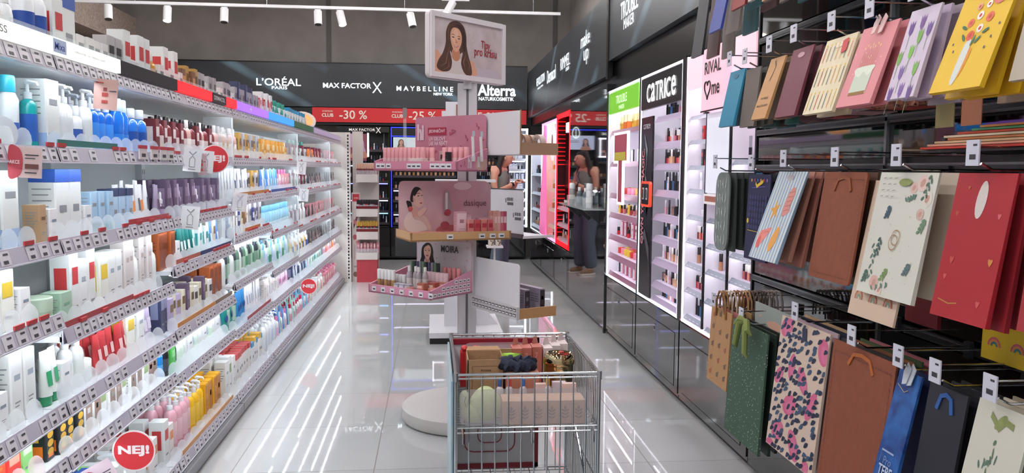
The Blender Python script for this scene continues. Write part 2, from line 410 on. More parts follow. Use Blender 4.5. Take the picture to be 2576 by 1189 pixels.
# right-hand fascia
t = T('name_board', 'dark name board running over the right wall cabinets', 'sign', (XR, 6.0, 2.13))
mb = MB(); mb.box(XR - 0.02, XR + 0.6, 0.2, 6.22, 2.135, 2.9, boardr); mb.box(XR - 0.02, XR + 0.6, 6.28, 11.56, 2.135, 2.66, boardr); mb.box(XR - 0.02, XR + 0.025, 6.28, 11.56, 2.03, 2.135, boardr); B(mb, 'board', t)
mb = MB(); mb.box(XR - 0.03, XR - 0.0, 6.22, 6.28, 2.0, 2.9, BLACK); B(mb, 'joint_strip', t)
def face_x(s, yc, zc, w, h, bold, par, m=LETW, x=XR - 0.02, nm='lettering', lift=0.006):
    mb = MB(); put_text(mb, s, (x, yc, zc), (0, -1, 0), (0, 0, 1), w, h, m, bold, lift); return B(mb, nm, par)
face_x('REVOLUTION', 10.2, 2.42, 0.75, 0.10, 0.0, t); face_x('make up london', 10.2, 2.33, 0.5, 0.04, 0.0, t)
face_x('Dermacol', 9.27, 2.38, 0.66, 0.15, 0.0, t); face_x('RIMMEL', 8.3, 2.40, 0.58, 0.12, -0.01, t); face_x('LONDON', 8.15, 2.31, 0.2, 0.035, 0.0, t)
face_x('make', 7.2, 2.46, 0.42, 0.13, 0.0, t); face_x('up', 7.15, 2.29, 0.22, 0.13, 0.0, t)
face_x('TROUBLE', 5.58, 2.43, 0.5, 0.12, 0.01, t); face_x('MAKER', 5.58, 2.325, 0.3, 0.072, 0.0, t)

# behind everything on the right: black backing and the mirror-black panel
mb = MB(); mb.box(1.68, 1.72, 3.3, 11.6, 0, 2.1, BLACK); mb.box(XR + 0.03, 1.7, 3.32, 11.6, 1.915, 2.13, BLACK); S(mb, 'trim_2')
t = T('wall_panel', 'tall mirror-black wall panel reflecting the woman', 'panel', (XR, 7.2, 0.0))
mb = MB(); mb.box(XR, 1.66, 6.31, 8.06, 0.03, 1.97, GLOSSBLACK); B(mb, 'panel', t)
mb = MB(); mb.box(XR - 0.012, XR + 0.01, 6.30, 6.335, 0.0, 1.97, GLOSSBLACK); B(mb, 'edge_strip', t)
mb = MB(); mb.box(XR - 0.004, XR, 7.98, 8.02, 0.62, 0.70, CHROME); mb.box(XR - 0.006, XR - 0.004, 7.99, 8.01, 0.64, 0.68, BLACK); B(mb, 'lock', t)
mb = MB(); mb.box(XR + 0.03, 1.66, 0.2, 11.55, 0.0, 0.028, BLACK); S(mb, 'baseboard_right')
# base cabinets
def lock(mb, x, y, z): mb.box(x - 0.004, x, y - 0.022, y + 0.022, z - 0.02, z + 0.02, CHROME); mb.box(x - 0.0055, x - 0.004, y - 0.012, y + 0.012, z - 0.012, z + 0.008, BLACK)
def base_cab(y0, y1, lab):
    t = T('base_cabinet', lab, 'cabinet', (XR + 0.15, (y0 + y1) / 2, 0.0))
    mb = MB(); mb.box(XR + 0.006, 1.66, y0, y1, 0.03, 0.465, GLOSSBLACK); B(mb, 'carcass', t)
    mb = MB(); mb.box(XR, XR + 0.006, y0 + 0.006, y1 - 0.006, 0.385, 0.462, GLOSSBLACK); mb.box(XR, XR + 0.006, y0 + 0.006, y1 - 0.006, 0.05, 0.075, GLOSSBLACK)
    mb.box(XR, XR + 0.006, y0 + 0.006, y0 + 0.07, 0.075, 0.385, GLOSSBLACK); mb.box(XR, XR + 0.006, y1 - 0.07, y1 - 0.006, 0.075, 0.385, GLOSSBLACK)
    B(mb, 'face_frame', t)
    mb = MB(); mb.box(XR - 0.002, XR + 0.006, y0 + 0.075, y1 - 0.075, 0.08, 0.38, GLOSSBLACK); d = B(mb, 'door', t)
    mb = MB(); lock(mb, XR - 0.002, (y0 + y1) / 2, 0.335); put_text(mb, 'C', (XR - 0.002, (y0 + y1) / 2, 0.425), (0, -1, 0), (0, 0, 1), 0.012, 0.025, CHROME, 0, 0.001); B(mb, 'lock', d, 'small chrome lock')
for y0, y1, lab in ((5.33, 6.30, 'glossy black base cabinet under the green topped cabinet'), (4.36, 5.32, 'glossy black base cabinet under the black headed cabinet'),
                    (3.35, 4.35, 'glossy black base cabinet under the pink headed cabinet'), (8.07, 9.0, 'glossy black base cabinet under the red lit cabinet'),
                    (9.01, 10.1, 'glossy black base cabinet under the pink lit cabinet'), (10.11, 11.2, 'glossy black base cabinet farthest along the right wall')):
    base_cab(y0, y1, lab)
# back wall base
for i, (x0, x1, w_) in enumerate(((-3.9, -2.6, 'leftmost along the back wall'), (-2.59, -1.36, 'behind the far end of the left shelves'), (-1.35, -0.6, 'under the cabinet with white light bars'),
                            (-0.59, 0.36, 'under the blue lit cabinet'), (0.37, 1.0, 'behind the woman'), (1.01, 1.36, 'in the far right corner'))):
    x1 = min(x1, 1.34)
    t = T('base_cabinet', 'black base cabinet ' + w_, 'cabinet', ((x0 + x1) / 2, YB + 0.15, 0.0))
    mb = MB(); mb.box(x0, x1, YB + 0.006, 11.94, 0.03, 0.465, BLACK); B(mb, 'carcass', t)
    mb = MB(); mb.box(x0 + 0.01, x1 - 0.01, YB, YB + 0.006, 0.05, 0.455, GLOSSBLACK); B(mb, 'door', t)
# ------------------------------------------------------------------ packaged goods: prototypes, cached meshes, copies
INK = M('#8b8e92', 0.6)
def p_carton(w, d, h, body, acc, style):
    b = M(body, 0.4); a = M(acc, 0.4); mb = MB()
    f = min(0.004, w * 0.1)
    # slightly chamfered box standing with its front at x = 0
    poly = [(-w / 2 + f, 0), (w / 2 - f, 0), (w / 2, f), (w / 2, d), (-w / 2, d), (-w / 2, f)]
    mb.prism([(q[0], -q[1]) for q in poly][::-1], (0, 0, 0), (0, 1, 0), (1, 0, 0), (0, 0, 1), h, b)
    e = 0.0006
    def fr(u0, u1, v0, v1, m, side):   # side 0: front, 1: left side (-Y), 2: right side (+Y)
        if side == 0: mb.quad((e, -w / 2 + u0 * w, v0 * h), (e, -w / 2 + u1 * w, v0 * h), (e, -w / 2 + u1 * w, v1 * h), (e, -w / 2 + u0 * w, v1 * h), m)
        elif side == 1: mb.quad((-d + u0 * d, -w / 2 - e, v0 * h), (-d + u1 * d, -w / 2 - e, v0 * h), (-d + u1 * d, -w / 2 - e, v1 * h), (-d + u0 * d, -w / 2 - e, v1 * h), m)
        else: mb.quad((-u0 * d, w / 2 + e, v0 * h), (-u1 * d, w / 2 + e, v0 * h), (-u1 * d, w / 2 + e, v1 * h), (-u0 * d, w / 2 + e, v1 * h), m)
    if style == 0:
        for k in range(6): fr(0.15, 0.85 - 0.1 * (k % 3), 0.80 - k * 0.07, 0.82 - k * 0.07, INK, 1)
        fr(0.25, 0.75, 0.62, 0.70, a, 0); fr(0.25, 0.7, 0.30, 0.32, INK, 0); fr(0.25, 0.6, 0.25, 0.265, INK, 0)
    elif style == 1:
        fr(0.05, 0.95, 0.0, 0.28, a, 0); fr(0.02, 0.98, 0.0, 0.28, a, 1); fr(0.2, 0.8, 0.66, 0.74, INK, 0)
        for k in range(5): fr(0.15, 0.8, 0.85 - k * 0.08, 0.865 - k * 0.08, INK, 1)
    elif style == 2:
        fr(0.0, 1, 0.82, 1.0, a, 0); fr(0.0, 1, 0.82, 1.0, a, 1)
        mb.quad((0, -w / 2 + f, h + e), (0, w / 2 - f, h + e), (-d, w / 2 - f, h + e), (-d, -w / 2 + f, h + e), a)
        for k in range(6): fr(0.12, 0.85 - 0.12 * (k % 2), 0.72 - k * 0.08, 0.735 - k * 0.08, INK, 1)
        fr(0.25, 0.75, 0.4, 0.5, INK, 0)
    elif style == 3:
        fr(0.06, 0.94, 0.05, 0.95, a, 0); fr(0.3, 0.7, 0.55, 0.7, b, 0); fr(0.3, 0.7, 0.3, 0.33, b, 0)
        for k in range(4): fr(0.2, 0.8, 0.75 - k * 0.1, 0.77 - k * 0.1, a, 1)
    elif style == 4:
        fr(0.15, 0.85, 0.55, 0.80, a, 0); fr(0.2, 0.8, 0.35, 0.8, a, 1); fr(0.25, 0.75, 0.2, 0.24, INK, 0)
    elif style == 5:   # black card with golden bulbs
        for k in range(3): mb.add([(e, y * w * 0.4, (0.22 + 0.22 * k + z * 0.1) * h) for y, z in ell(0, 0, 0.9, 1.0, 0, 10)], [tuple(range(10))], a)
        fr(0.2, 0.8, 0.08, 0.16, M('#e8741c', 0.4), 0); fr(0.2, 0.8, 0.1, 0.4, M('#e8741c', 0.4), 1); fr(0.25, 0.6, 0.5, 0.8, a, 1)
    return [('carton', mb)]
def cap_col(c): return M(c, 0.35)
def p_pump(w, d, h, body, cap, lab):
    r = w / 2; hb = h * 0.74; b = MB()
    b.lathe(0, 0, [(r * 0.92, 0), (r, 0.006), (r, hb * 0.86), (r * 0.8, hb * 0.95), (r * 0.42, hb), (r * 0.42, hb + 0.004)], M(body, 0.25), 14, d / w, 1)
    b.lathe(0, 0, [(r * 1.01, hb * 0.22), (r * 1.01, hb * 0.72)], M(lab, 0.4), 14, d / w, 1, caps=False)
    c = MB(); cm = cap_col(cap)
    c.lathe(0, 0, [(r * 0.46, hb), (r * 0.46, hb + 0.018), (r * 0.2, hb + 0.02), (r * 0.2, h - 0.012)], cm, 12)
    c.tube([(-r * 0.25, 0, h - 0.008), (0, 0, h - 0.005), (r * 0.95, 0, h - 0.008), (r * 1.05, 0, h - 0.016)], [0.006, 0.008, 0.005, 0.004], cm, 6)
    return [('bottle_body', b), ('pump_head', c)]
def p_bottle(w, d, h, body, cap, lab):
    r = w / 2; hb = h * 0.80; b = MB()
    b.lathe(0, 0, [(r * 0.93, 0), (r, 0.006), (r, hb * 0.78), (r * 0.86, hb * 0.92), (r * 0.48, hb)], M(body, 0.22), 14, d / w, 1)
    b.lathe(0, 0, [(r * 1.012, hb * 0.18), (r * 1.012, hb * 0.66)], M(lab, 0.4), 14, d / w, 1, caps=False)
    c = MB(); c.lathe(0, 0, [(r * 0.52, hb), (r * 0.54, hb + 0.002), (r * 0.52, h - 0.003), (r * 0.46, h)], cap_col(cap), 14)
    return [('bottle_body', b), ('cap', c)]
def p_wide(w, d, h, body, cap, lab):   # wide shouldered bottle with a broad cap
    r = w / 2; hb = h * 0.78; b = MB()
    b.lathe(0, 0, [(r * 0.9, 0), (r, 0.008), (r * 0.97, hb * 0.5), (r, hb * 0.88), (r * 0.7, hb)], M(body, 0.2), 16, d / w, 1)
    b.lathe(0, 0, [(r * 1.0, hb * 0.1), (r * 0.99, hb * 0.5)], M(lab, 0.4), 16, d / w, 1, caps=False)
    c = MB(); c.lathe(0, 0, [(r * 0.74, hb), (r * 0.76, hb + 0.004), (r * 0.74, h - 0.004), (r * 0.66, h)], cap_col(cap), 16, d / w, 1)
    return [('bottle_body', b), ('cap', c)]
def p_tube(w, d, h, body, cap, lab):
    b = MB(); n = 14; hc = h * 0.17; bm = M(body, 0.35); vs = []; fs = []
    L_ = [(hc, 1.0, 1.0), (hc + (h - hc) * 0.4, 1.03, 0.8), (hc + (h - hc) * 0.8, 1.08, 0.35), (h, 1.12, 0.06)]
    for z, sw, sd in L_:
        for k in range(n):
            a = 2 * PI * k / n; vs.append((d / 2 * sd * math.cos(a), w / 2 * 0.88 * sw * math.sin(a), z))
    for i in range(3):
        for k in range(n): k2 = (k + 1) % n; fs.append((i * n + k, i * n + k2, (i + 1) * n + k2, (i + 1) * n + k))
    fs.append(tuple(range(n - 1, -1, -1))); fs.append(tuple(range(3 * n, 4 * n))); b.add(vs, fs, bm)
    e = d / 2 * 0.96
    b.quad((e, -w * 0.22, h * 0.35), (e, w * 0.22, h * 0.35), (e * 0.72, w * 0.24, h * 0.62), (e * 0.72, -w * 0.24, h * 0.62), M(lab, 0.4))
    c = MB(); c.lathe(0, 0, [(w * 0.40, 0), (w * 0.42, 0.002), (w * 0.40, hc)], cap_col(cap), 14, d / w, 1)
    return [('tube_body', b), ('cap', c)]
def p_jar(w, d, h, body, cap, lab):
    r = w / 2; b = MB(); b.lathe(0, 0, [(r * 0.92, 0), (r * 0.98, 0.005), (r * 0.98, h * 0.62)], M(body, 0.25), 20)
    b.lathe(0, 0, [(r * 0.99, h * 0.15), (r * 0.99, h * 0.5)], M(lab, 0.4), 20, caps=False)
    c = MB(); c.lathe(0, 0, [(r, h * 0.62), (r, h - 0.003), (r * 0.95, h)], cap_col(cap), 20)
    return [('jar_body', b), ('lid', c)]
def p_dropper(w, d, h, body, cap, lab):
    r = w / 2; hb = h * 0.6; b = MB(); b.lathe(0, 0, [(r, 0), (r, hb * 0.85), (r * 0.5, hb)], M(body, 0.15), 12)
    b.lathe(0, 0, [(r * 1.02, hb * 0.2), (r * 1.02, hb * 0.7)], M(lab, 0.4), 12, caps=False)
    c = MB(); c.lathe(0, 0, [(r * 0.55, hb), (r * 0.55, hb * 1.25), (r * 0.3, hb * 1.27), (r * 0.3, h * 0.93), (r * 0.15, h)], cap_col(cap), 10)
    return [('bottle_body', b), ('dropper_cap', c)]
def p_spray(w, d, h, body, cap, lab):
    r = w / 2; hb = h * 0.72; b = MB(); b.lathe(0, 0, [(r, 0), (r, hb * 0.94), (r * 0.8, hb)], M(body, 0.2), 14)
    b.lathe(0, 0, [(r * 1.01, hb * 0.3), (r * 1.01, hb * 0.6)], M(lab, 0.4), 14, caps=False)
    c = MB(); c.lathe(0, 0, [(r * 0.9, hb), (r * 0.93, hb + 0.004), (r * 0.9, h * 0.96), (r * 0.7, h)], cap_col(cap), 14)
    return [('can_body', b), ('cap', c)]
def p_pouch(w, d, h, body, cap, lab):
    b = MB(); bm = M(body, 0.4)
    prof = [(0, -w / 2, 0), (0, w / 2, 0)]
    ys = [-0.5, -0.25, 0, 0.25, 0.5]; vs = []; fs = []
    for z, t in ((0, 1.0), (h * 0.5, 0.8), (h * 0.85, 0.4), (h, 0.06)):
        for y in ys: vs.append((d / 2 * t * (1 - abs(y) * 0.9), y * w, z))
        for y in ys[::-1]: vs.append((-d / 2 * t * (1 - abs(y) * 0.9), y * w, z))
    n = 10
    for i in range(3):
        for k in range(n): k2 = (k + 1) % n; fs.append((i * n + k, i * n + k2, (i + 1) * n + k2, (i + 1) * n + k))
    fs.append(tuple(range(n - 1, -1, -1))); fs.append(tuple(range(3 * n, 4 * n))); b.add(vs, fs, bm)
    b.add([(d * 0.42 + 0.002, y, z) for y, z in ell(0, h * 0.5, w * 0.25, w * 0.25)], [tuple(range(20))], M(lab, 0.4))
    return [('pouch', b)]
def p_stick(w, d, h, body, cap, lab):    # lipstick, mascara, gloss, nail polish: a slim closed tube
    r = w / 2; b = MB(); b.lathe(0, 0, [(r, 0), (r, h * 0.52)], M(body, 0.2), 10); b.lathe(0, 0, [(r * 0.9, h * 0.52), (r * 0.92, h - 0.003), (r * 0.8, h)], M(cap, 0.25), 10)
    return [('stick', b)]
def p_ring(w, d, h, body, cap, lab):     # roll of tape or bangle standing upright
    b = MB(); n = 24; vs = []; fs = []
    for x in (-d / 2, d / 2):
        for r in (h / 2, h * 0.36):
            for k in range(n): a = 2 * PI * k / n; vs.append((x, r * math.cos(a), h / 2 + r * math.sin(a)))
    for k in range(n):
        k2 = (k + 1) % n
        fs += [(k, k2, n + k2, n + k), (2 * n + k2, 2 * n + k, 3 * n + k, 3 * n + k2), (k2, k, 2 * n + k, 2 * n + k2), (n + k, n + k2, 3 * n + k2, 3 * n + k)]
    b.add(vs, fs, M(body, 0.4, 0.3)); return [('roll', b)]
def p_compact(w, d, h, body, cap, lab):
    b = MB(); b.lathe(-d / 2, 0, [(w / 2 * 0.95, 0), (w / 2, 0.003), (w / 2, h - 0.003), (w / 2 * 0.94, h)], M(body, 0.3), 18, d / w, 1); return [('compact', b)]
KIND = {'carton': p_carton, 'pump_bottle': p_pump, 'bottle': p_bottle, 'shampoo_bottle': p_wide, 'tube': p_tube, 'cream_jar': p_jar, 'dropper_bottle': p_dropper,
        'spray_can': p_spray, 'refill_pouch': p_pouch, 'makeup_stick': p_stick, 'ring_roll': p_ring, 'compact_case': p_compact}
CAT = {'carton': 'box', 'pump_bottle': 'bottle', 'bottle': 'bottle', 'shampoo_bottle': 'bottle', 'tube': 'tube', 'cream_jar': 'jar', 'dropper_bottle': 'bottle',
       'spray_can': 'spray can', 'refill_pouch': 'pouch', 'makeup_stick': 'makeup', 'ring_roll': 'roll', 'compact_case': 'compact'}
NAMES = {'makeup_stick': 'lipstick'}
_pc = {}
QUEUE = []
def good(spec, loc, rz, label, group=None, parts=True, lean=0.0, name=None, cat=None):
    """note a packaged article; spec = (kind, w, d, h, body, cap or accent, label colour or style)"""
    QUEUE.append((tuple(spec), tuple(loc), rz, label, group, parts, lean, name, cat))
def place(spec, loc, rz, label, group, parts, lean, name, cat):
    kind = spec[0]
    if spec not in _pc:
        ps = KIND[kind](*spec[1:]); one = MB()
        for _, q in ps: one.merge(q)
        _pc[spec] = ([(n, q.mesh(n)) for n, q in ps], one.mesh(kind), one)
    ps, one, _ = _pc[spec]; nm = name or NAMES.get(kind, kind)
    if len(ps) == 1 or not parts:
        o = bpy.data.objects.new(nm, one); COL.objects.link(o)
    else:
        o = bpy.data.objects.new(nm, None); o.empty_display_size = 0.02; COL.objects.link(o)
        for n, me in ps:
            c = bpy.data.objects.new(n, me); COL.objects.link(c); c.parent = o
    o.location = loc; o.rotation_euler = (0, lean, rz)
    tag(o, label, cat or CAT[kind], group)
    return o
STUFF_LABEL = {'carton': 'remaining small cartons packed behind others and farther along the left run',
               'lipstick': 'remaining small lipsticks packed in the farther make-up cabinets'}
def flush():
    """the 300 largest-looking articles of each kind become things; what is left of a kind becomes one piece of stuff"""
    by = {}
    for q in QUEUE: by.setdefault(q[7] or NAMES.get(q[0][0], q[0][0]), []).append(q)
    for nm, qs in by.items():
        def score(q):
            x, y, z = q[1]; d = math.sqrt(x * x + y * y + (z - EYE) ** 2); sp = q[0]
            hid = 0.35 if q[3].startswith(('rear', 'middle ')) else 1.0
            return math.sqrt(sp[3] * max(sp[1], sp[2])) / d * hid * (0.2 if y < 1.8 else 1.0) * (10 if x > -0.9 and y < 5 else 1)
        qs = sorted(qs, key=score, reverse=True)
        if len(qs) <= 330: most = 330
        else: most = 300
        for q in qs[:most]: place(*q)
        if len(qs) > most:
            mb = MB()
            for q in qs[300:]:
                ps = KIND[q[0][0]](*q[0][1:]); c, s_ = math.cos(q[2]), math.sin(q[2]); x0, y0, z0 = q[1]
                for _, p in ps:
                    p.v = [(x0 + a * c - b * s_, y0 + a * s_ + b * c, z0 + e) for a, b, e in p.v]; mb.merge(p)
            o = TM(mb, nm, STUFF_LABEL.get(nm, 'remaining small %s pieces in the farther cabinets' % nm.replace('_', ' ')), CAT.get(nm, nm.replace('_', ' ')))
            o['kind'] = 'stuff'
# look table: code -> (short look, spec)
D = {
 'wc':  ('white carton with fine grey print', ('carton', .062, .06, .15, '#e6e7e4', '#9aa3ad', 0)),
 'wcb': ('white carton with blue top', ('carton', .085, .075, .185, '#e4e7e4', '#2f56a8', 2)),
 'wcl': ('white carton with pale blue base', ('carton', .085, .08, .19, '#e8ece8', '#a9c4e4', 1)),
 'wcs': ('small white carton', ('carton', .055, .05, .085, '#ebeaea', '#7d8893', 0)),
 'wcr': ('white carton with red panel', ('carton', .06, .06, .165, '#e5e8e6', '#c43a3c', 4)),
 'wcy': ('white carton with yellow panel', ('carton', .07, .06, .17, '#edeee2', '#e2bf3d', 4)),
 'wck': ('white carton with black label', ('carton', .055, .05, .10, '#e4e2df', '#2b2a2c', 4)),
 'wco': ('white carton with orange print', ('carton', .055, .055, .13, '#efeae6', '#e08a4c', 4)),
 'wcn': ('white carton with brown print', ('carton', .055, .055, .16, '#eeeeec', '#8a6f62', 3)),
 'wcg': ('white carton with green print', ('carton', .055, .055, .15, '#eff0ee', '#8a9d6a', 4)),
 'ivc': ('tall ivory carton', ('carton', .075, .07, .185, '#e9eadd', '#d8b640', 4)),
 'brc': ('kraft brown carton', ('carton', .045, .045, .10, '#b4936f', '#6e5338', 0)),
 'pkc': ('pinkish white tall carton', ('carton', .05, .05, .17, '#d9d0cc', '#b7a49e', 0)),
 'mnc': ('mint green carton', ('carton', .07, .06, .085, '#a9c8b0', '#7fae92', 0)),
 'mnj': ('large mint green cream tub', ('cream_jar', .10, .10, .085, '#b5cbb2', '#bfd2ba', '#b5cbb2')),
 'lbc': ('light blue carton with teal base', ('carton', .05, .05, .125, '#a9c8e0', '#1f8f9c', 1)),
 'lbk': ('light blue carton with navy top', ('carton', .05, .05, .13, '#b4cfe6', '#3a4464', 2)),
 'wtk': ('white tube with dark collar', ('tube', .048, .03, .135, '#ecedee', '#e9e9ea', '#3d4a5e')),
 'wto': ('white tube with orange base', ('tube', .048, .03, .135, '#eeeeee', '#e8914e', '#e8914e')),
 'ppc': ('dark plum carton', ('carton', .045, .045, .13, '#5c4b62', '#8c7892', 4)),
 'ppt': ('silver purple tube', ('tube', .045, .03, .13, '#a596ae', '#5b4a60', '#6e5874')),
 'ppd': ('purple dropper bottle', ('dropper_bottle', .035, .035, .11, '#6c5874', '#eceaea', '#a992b0')),
 'rdc': ('dark red carton', ('carton', .05, .05, .14, '#6d2a30', '#d9cfcb', 4)),
 'rdb': ('dark red bottle with black cap', ('bottle', .045, .045, .155, '#7a3138', '#2a2224', '#d6c6c2')),
 'ltb': ('pale rose bottle', ('bottle', .05, .05, .15, '#c9a39c', '#ece6e2', '#efe7e2')),
 'gdc': ('golden carton', ('carton', .05, .05, .135, '#b8934c', '#6a5230', 4)),
 'gdb': ('amber glass bottle with white cap', ('bottle', .045, .045, .13, '#c08a3e', '#ebe7e0', '#e2c78a')),
 'grc': ('silver grey carton', ('carton', .055, .05, .13, '#a9a6a8', '#5d5a60', 4)),
 'ggc': ('grey carton with black label', ('carton', .06, .05, .13, '#b6b3b4', '#232326', 4)),
 'bzc': ('bronze brown carton', ('carton', .055, .05, .12, '#7c5c44', '#c79a6c', 4)),
 'orc': ('orange brown carton', ('carton', .06, .055, .15, '#a3532a', '#7c3a1c', 3)),
 'amc': ('amber yellow carton', ('carton', .06, .055, .12, '#d79a3c', '#f2d8a0', 4)),
 'blb': ('bright blue bottle with clear cap', ('shampoo_bottle', .065, .05, .20, '#1d6fd0', '#c3d6ea', '#2d86e0')),
 'blp': ('blue pump bottle with white pump', ('pump_bottle', .055, .05, .215, '#1b62c2', '#e4e9ee', '#3f8fe6')),
 'blw': ('wide blue bottle', ('bottle', .075, .06, .155, '#2a74cc', '#dfe4e8', '#1d4f9c')),
 'mic': ('clear bottle with turquoise cap', ('shampoo_bottle', .068, .055, .21, '#a8d8ea', '#1fa8c8', '#3f9fd8')),
 'wtb': ('white bottle with turquoise cap', ('shampoo_bottle', .065, .05, .205, '#e6eef0', '#35b0c8', '#3a62b0')),
 'tpb': ('teal pump bottle', ('pump_bottle', .05, .045, .20, '#1c9c9c', '#e3ecee', '#2f62b4')),
 'wpb': ('white pump bottle', ('pump_bottle', .055, .05, .19, '#eceeec', '#e9ebec', '#dfe4e6')),
 'wpl': ('white pump bottle with blue label', ('pump_bottle', .06, .055, .21, '#e9edf0', '#eef0f2', '#2c4f9e')),
 'wbl': ('white bottle with blue label', ('bottle', .05, .045, .14, '#e8ecef', '#eceff2', '#3a5ca8')),
 'wbt': ('plain white bottle', ('bottle', .045, .045, .14, '#eff0ee', '#f0f0ee', '#e2e6e2')),
 'wjr': ('white cream jar', ('cream_jar', .075, .075, .055, '#f0f0ec', '#eeeee8', '#dfe6dc')),
 'gjr': ('pale green cream jar', ('cream_jar', .085, .085, .065, '#cfe3c4', '#d8ead0', '#b9d4ac')),
 'wgt': ('white tube with green ends', ('tube', .05, .035, .165, '#e9eee8', '#23895a', '#2b9a66')),
 'rtb': ('red tube', ('tube', .052, .034, .115, '#b8383c', '#b23034', '#e3b8b4')),
 'lvt': ('lavender tube', ('tube', .055, .036, .145, '#b9abc6', '#c6bacf', '#ded4e4')),
 'lvc': ('lavender carton', ('carton', .06, .055, .10, '#b8aaca', '#7f6b46', 4)),
 'nvc': ('navy carton', ('carton', .05, .05, .16, '#3a3f5e', '#8b8fae', 4)),
 'nvj': ('dark navy carton with silver label', ('carton', .06, .06, .12, '#23336c', '#d5dae6', 4)),
 'crc': ('cream carton with brown label', ('carton', .05, .05, .12, '#dcd4bc', '#6a5232', 4)),
 'dgt': ('dark green tube', ('tube', .05, .034, .15, '#14706a', '#0e5a54', '#e4ecea')),
 'tlt': ('pale teal tube', ('tube', .045, .03, .135, '#bfe2df', '#2c8f8c', '#2c8f8c')),
 'tlc': ('white carton with teal print', ('carton', .045, .045, .115, '#e7eceb', '#2d9a98', 4)),
 'mwb': ('dark bottle with white cap', ('bottle', .055, .045, .17, '#39404a', '#eeeeee', '#7d9a8a')),
 'mwg': ('smoky green bottle with white cap', ('bottle', .055, .045, .17, '#5f7f6c', '#ececec', '#a9c4b0')),
 'skb': ('sky blue bottle', ('shampoo_bottle', .065, .05, .165, '#9fd0e4', '#7cbfe0', '#d2ecf4')),
 'cgb': ('clear green bottle', ('bottle', .05, .045, .15, '#b9d6bc', '#f0f2f0', '#4f8f6a')),
 'ylb': ('pale yellow bottle', ('bottle', .05, .045, .15, '#d8cf86', '#e9e6dc', '#efe9c0')),
 'bkc': ('black carton with golden bulbs', ('carton', .05, .05, .17, '#26292c', '#d6a531', 5)),
 'bls': ('bright blue spray can', ('spray_can', .05, .05, .17, '#1f86d2', '#e9edf0', '#5ab0ea')),
 'bkb': ('black bottle', ('bottle', .045, .045, .15, '#1c2026', '#15181c', '#3d434c')),
 'gnc': ('bright green carton', ('carton', .055, .055, .10, '#4fae4e', '#8fd488', 4)),
 'gnw': ('white bottle with green cap', ('bottle', .05, .045, .14, '#eef2ee', '#5fae68', '#d6ead6')),
 'tpc': ('teal refill pouch', ('refill_pouch', .075, .04, .13, '#1d8c88', '#1d8c88', '#2443a0')),
 'bpc': ('blue refill pouch', ('refill_pouch', .075, .04, .14, '#2384c4', '#2384c4', '#1f3f96')),
 'wtl': ('slim white tube', ('tube', .045, .03, .15, '#eceef0', '#e6e8ec', '#a9b4c8')),
 'pkp': ('pink and white pouch', ('refill_pouch', .08, .045, .12, '#e8cfe0', '#e8cfe0', '#c86aa8')),
 'org': ('orange red carton', ('carton', .075, .07, .17, '#e8512c', '#f27a3a', 0)),
 'rdd': ('vivid red carton', ('carton', .07, .065, .15, '#e2382c', '#f2a08a', 4)),
 'lgc': ('light green carton', ('carton', .065, .06, .165, '#8ccf74', '#d8f0cc', 4)),
 'wjt': ('tall white jar', ('cream_jar', .08, .08, .10, '#eef0f0', '#eceeee', '#d9dfe2')),
 'pkb': ('pink pump bottle', ('pump_bottle', .06, .055, .20, '#dca5b0', '#eeeeee', '#e8c0c8')),
 'yeb': ('yellow pump bottle', ('pump_bottle', .06, .055, .19, '#e6b31e', '#e9e9e6', '#f0c53c')),
 'yec': ('yellow carton', ('carton', .06, .055, .155, '#e5a717', '#c27a12', 3)),
 'rwc': ('white carton with red top', ('carton', .055, .06, .135, '#ddd8d4', '#c23a3a', 2)),
 'bwc': ('white carton with blue top', ('carton', .055, .06, .14, '#dfe2e4', '#2387b4', 2)),
 'ywc': ('white carton with yellow top', ('carton', .055, .06, .15, '#e2e0dc', '#e0a72c', 2)),
 'wpp': ('slim clear pump bottle', ('pump_bottle', .045, .045, .165, '#dfe6ee', '#e8ebf0', '#c4d0e4')),
 'pkt': ('white bottle with pink cap', ('bottle', .045, .04, .15, '#eee9ec', '#d87aa8', '#e6b8cc')),
 'rct': ('white bottle with crimson cap', ('bottle', .045, .04, .14, '#eeeaec', '#c8184c', '#e0a0b4')),
 'bct': ('blue tube with white cap', ('tube', .045, .03, .155, '#5a8ad0', '#e8edf2', '#e2ecf8')),
 'mct': ('pale mint tube', ('tube', .045, .03, .15, '#a8dcd0', '#e8f0ee', '#6fb8a8')),
 'pkk': ('salmon pink carton', ('carton', .055, .05, .12, '#d58f94', '#f0d4d2', 4)),
 'skt': ('sky blue tube', ('tube', .045, .03, .155, '#74bede', '#dceef6', '#e8f4fa')),
 'obg': ('orange bagged sachet', ('refill_pouch', .07, .025, .11, '#e07a34', '#e07a34', '#f6e2c8')),
 'bag': ('clear bag of brown accessories', ('refill_pouch', .07, .025, .11, '#8a7670', '#8a7670', '#d8ccc8')),
 'mkb': ('dark brush set in clear pouch', ('refill_pouch', .05, .02, .13, '#4a4448', '#4a4448', '#b4acb0')),
 'mrn': ('maroon carton', ('carton', .06, .05, .12, '#6a2238', '#b48a94', 4)),
 'gnd': ('teal green bottle', ('bottle', .055, .05, .15, '#3f9a86', '#2f8a78', '#bfe0d4')),
}
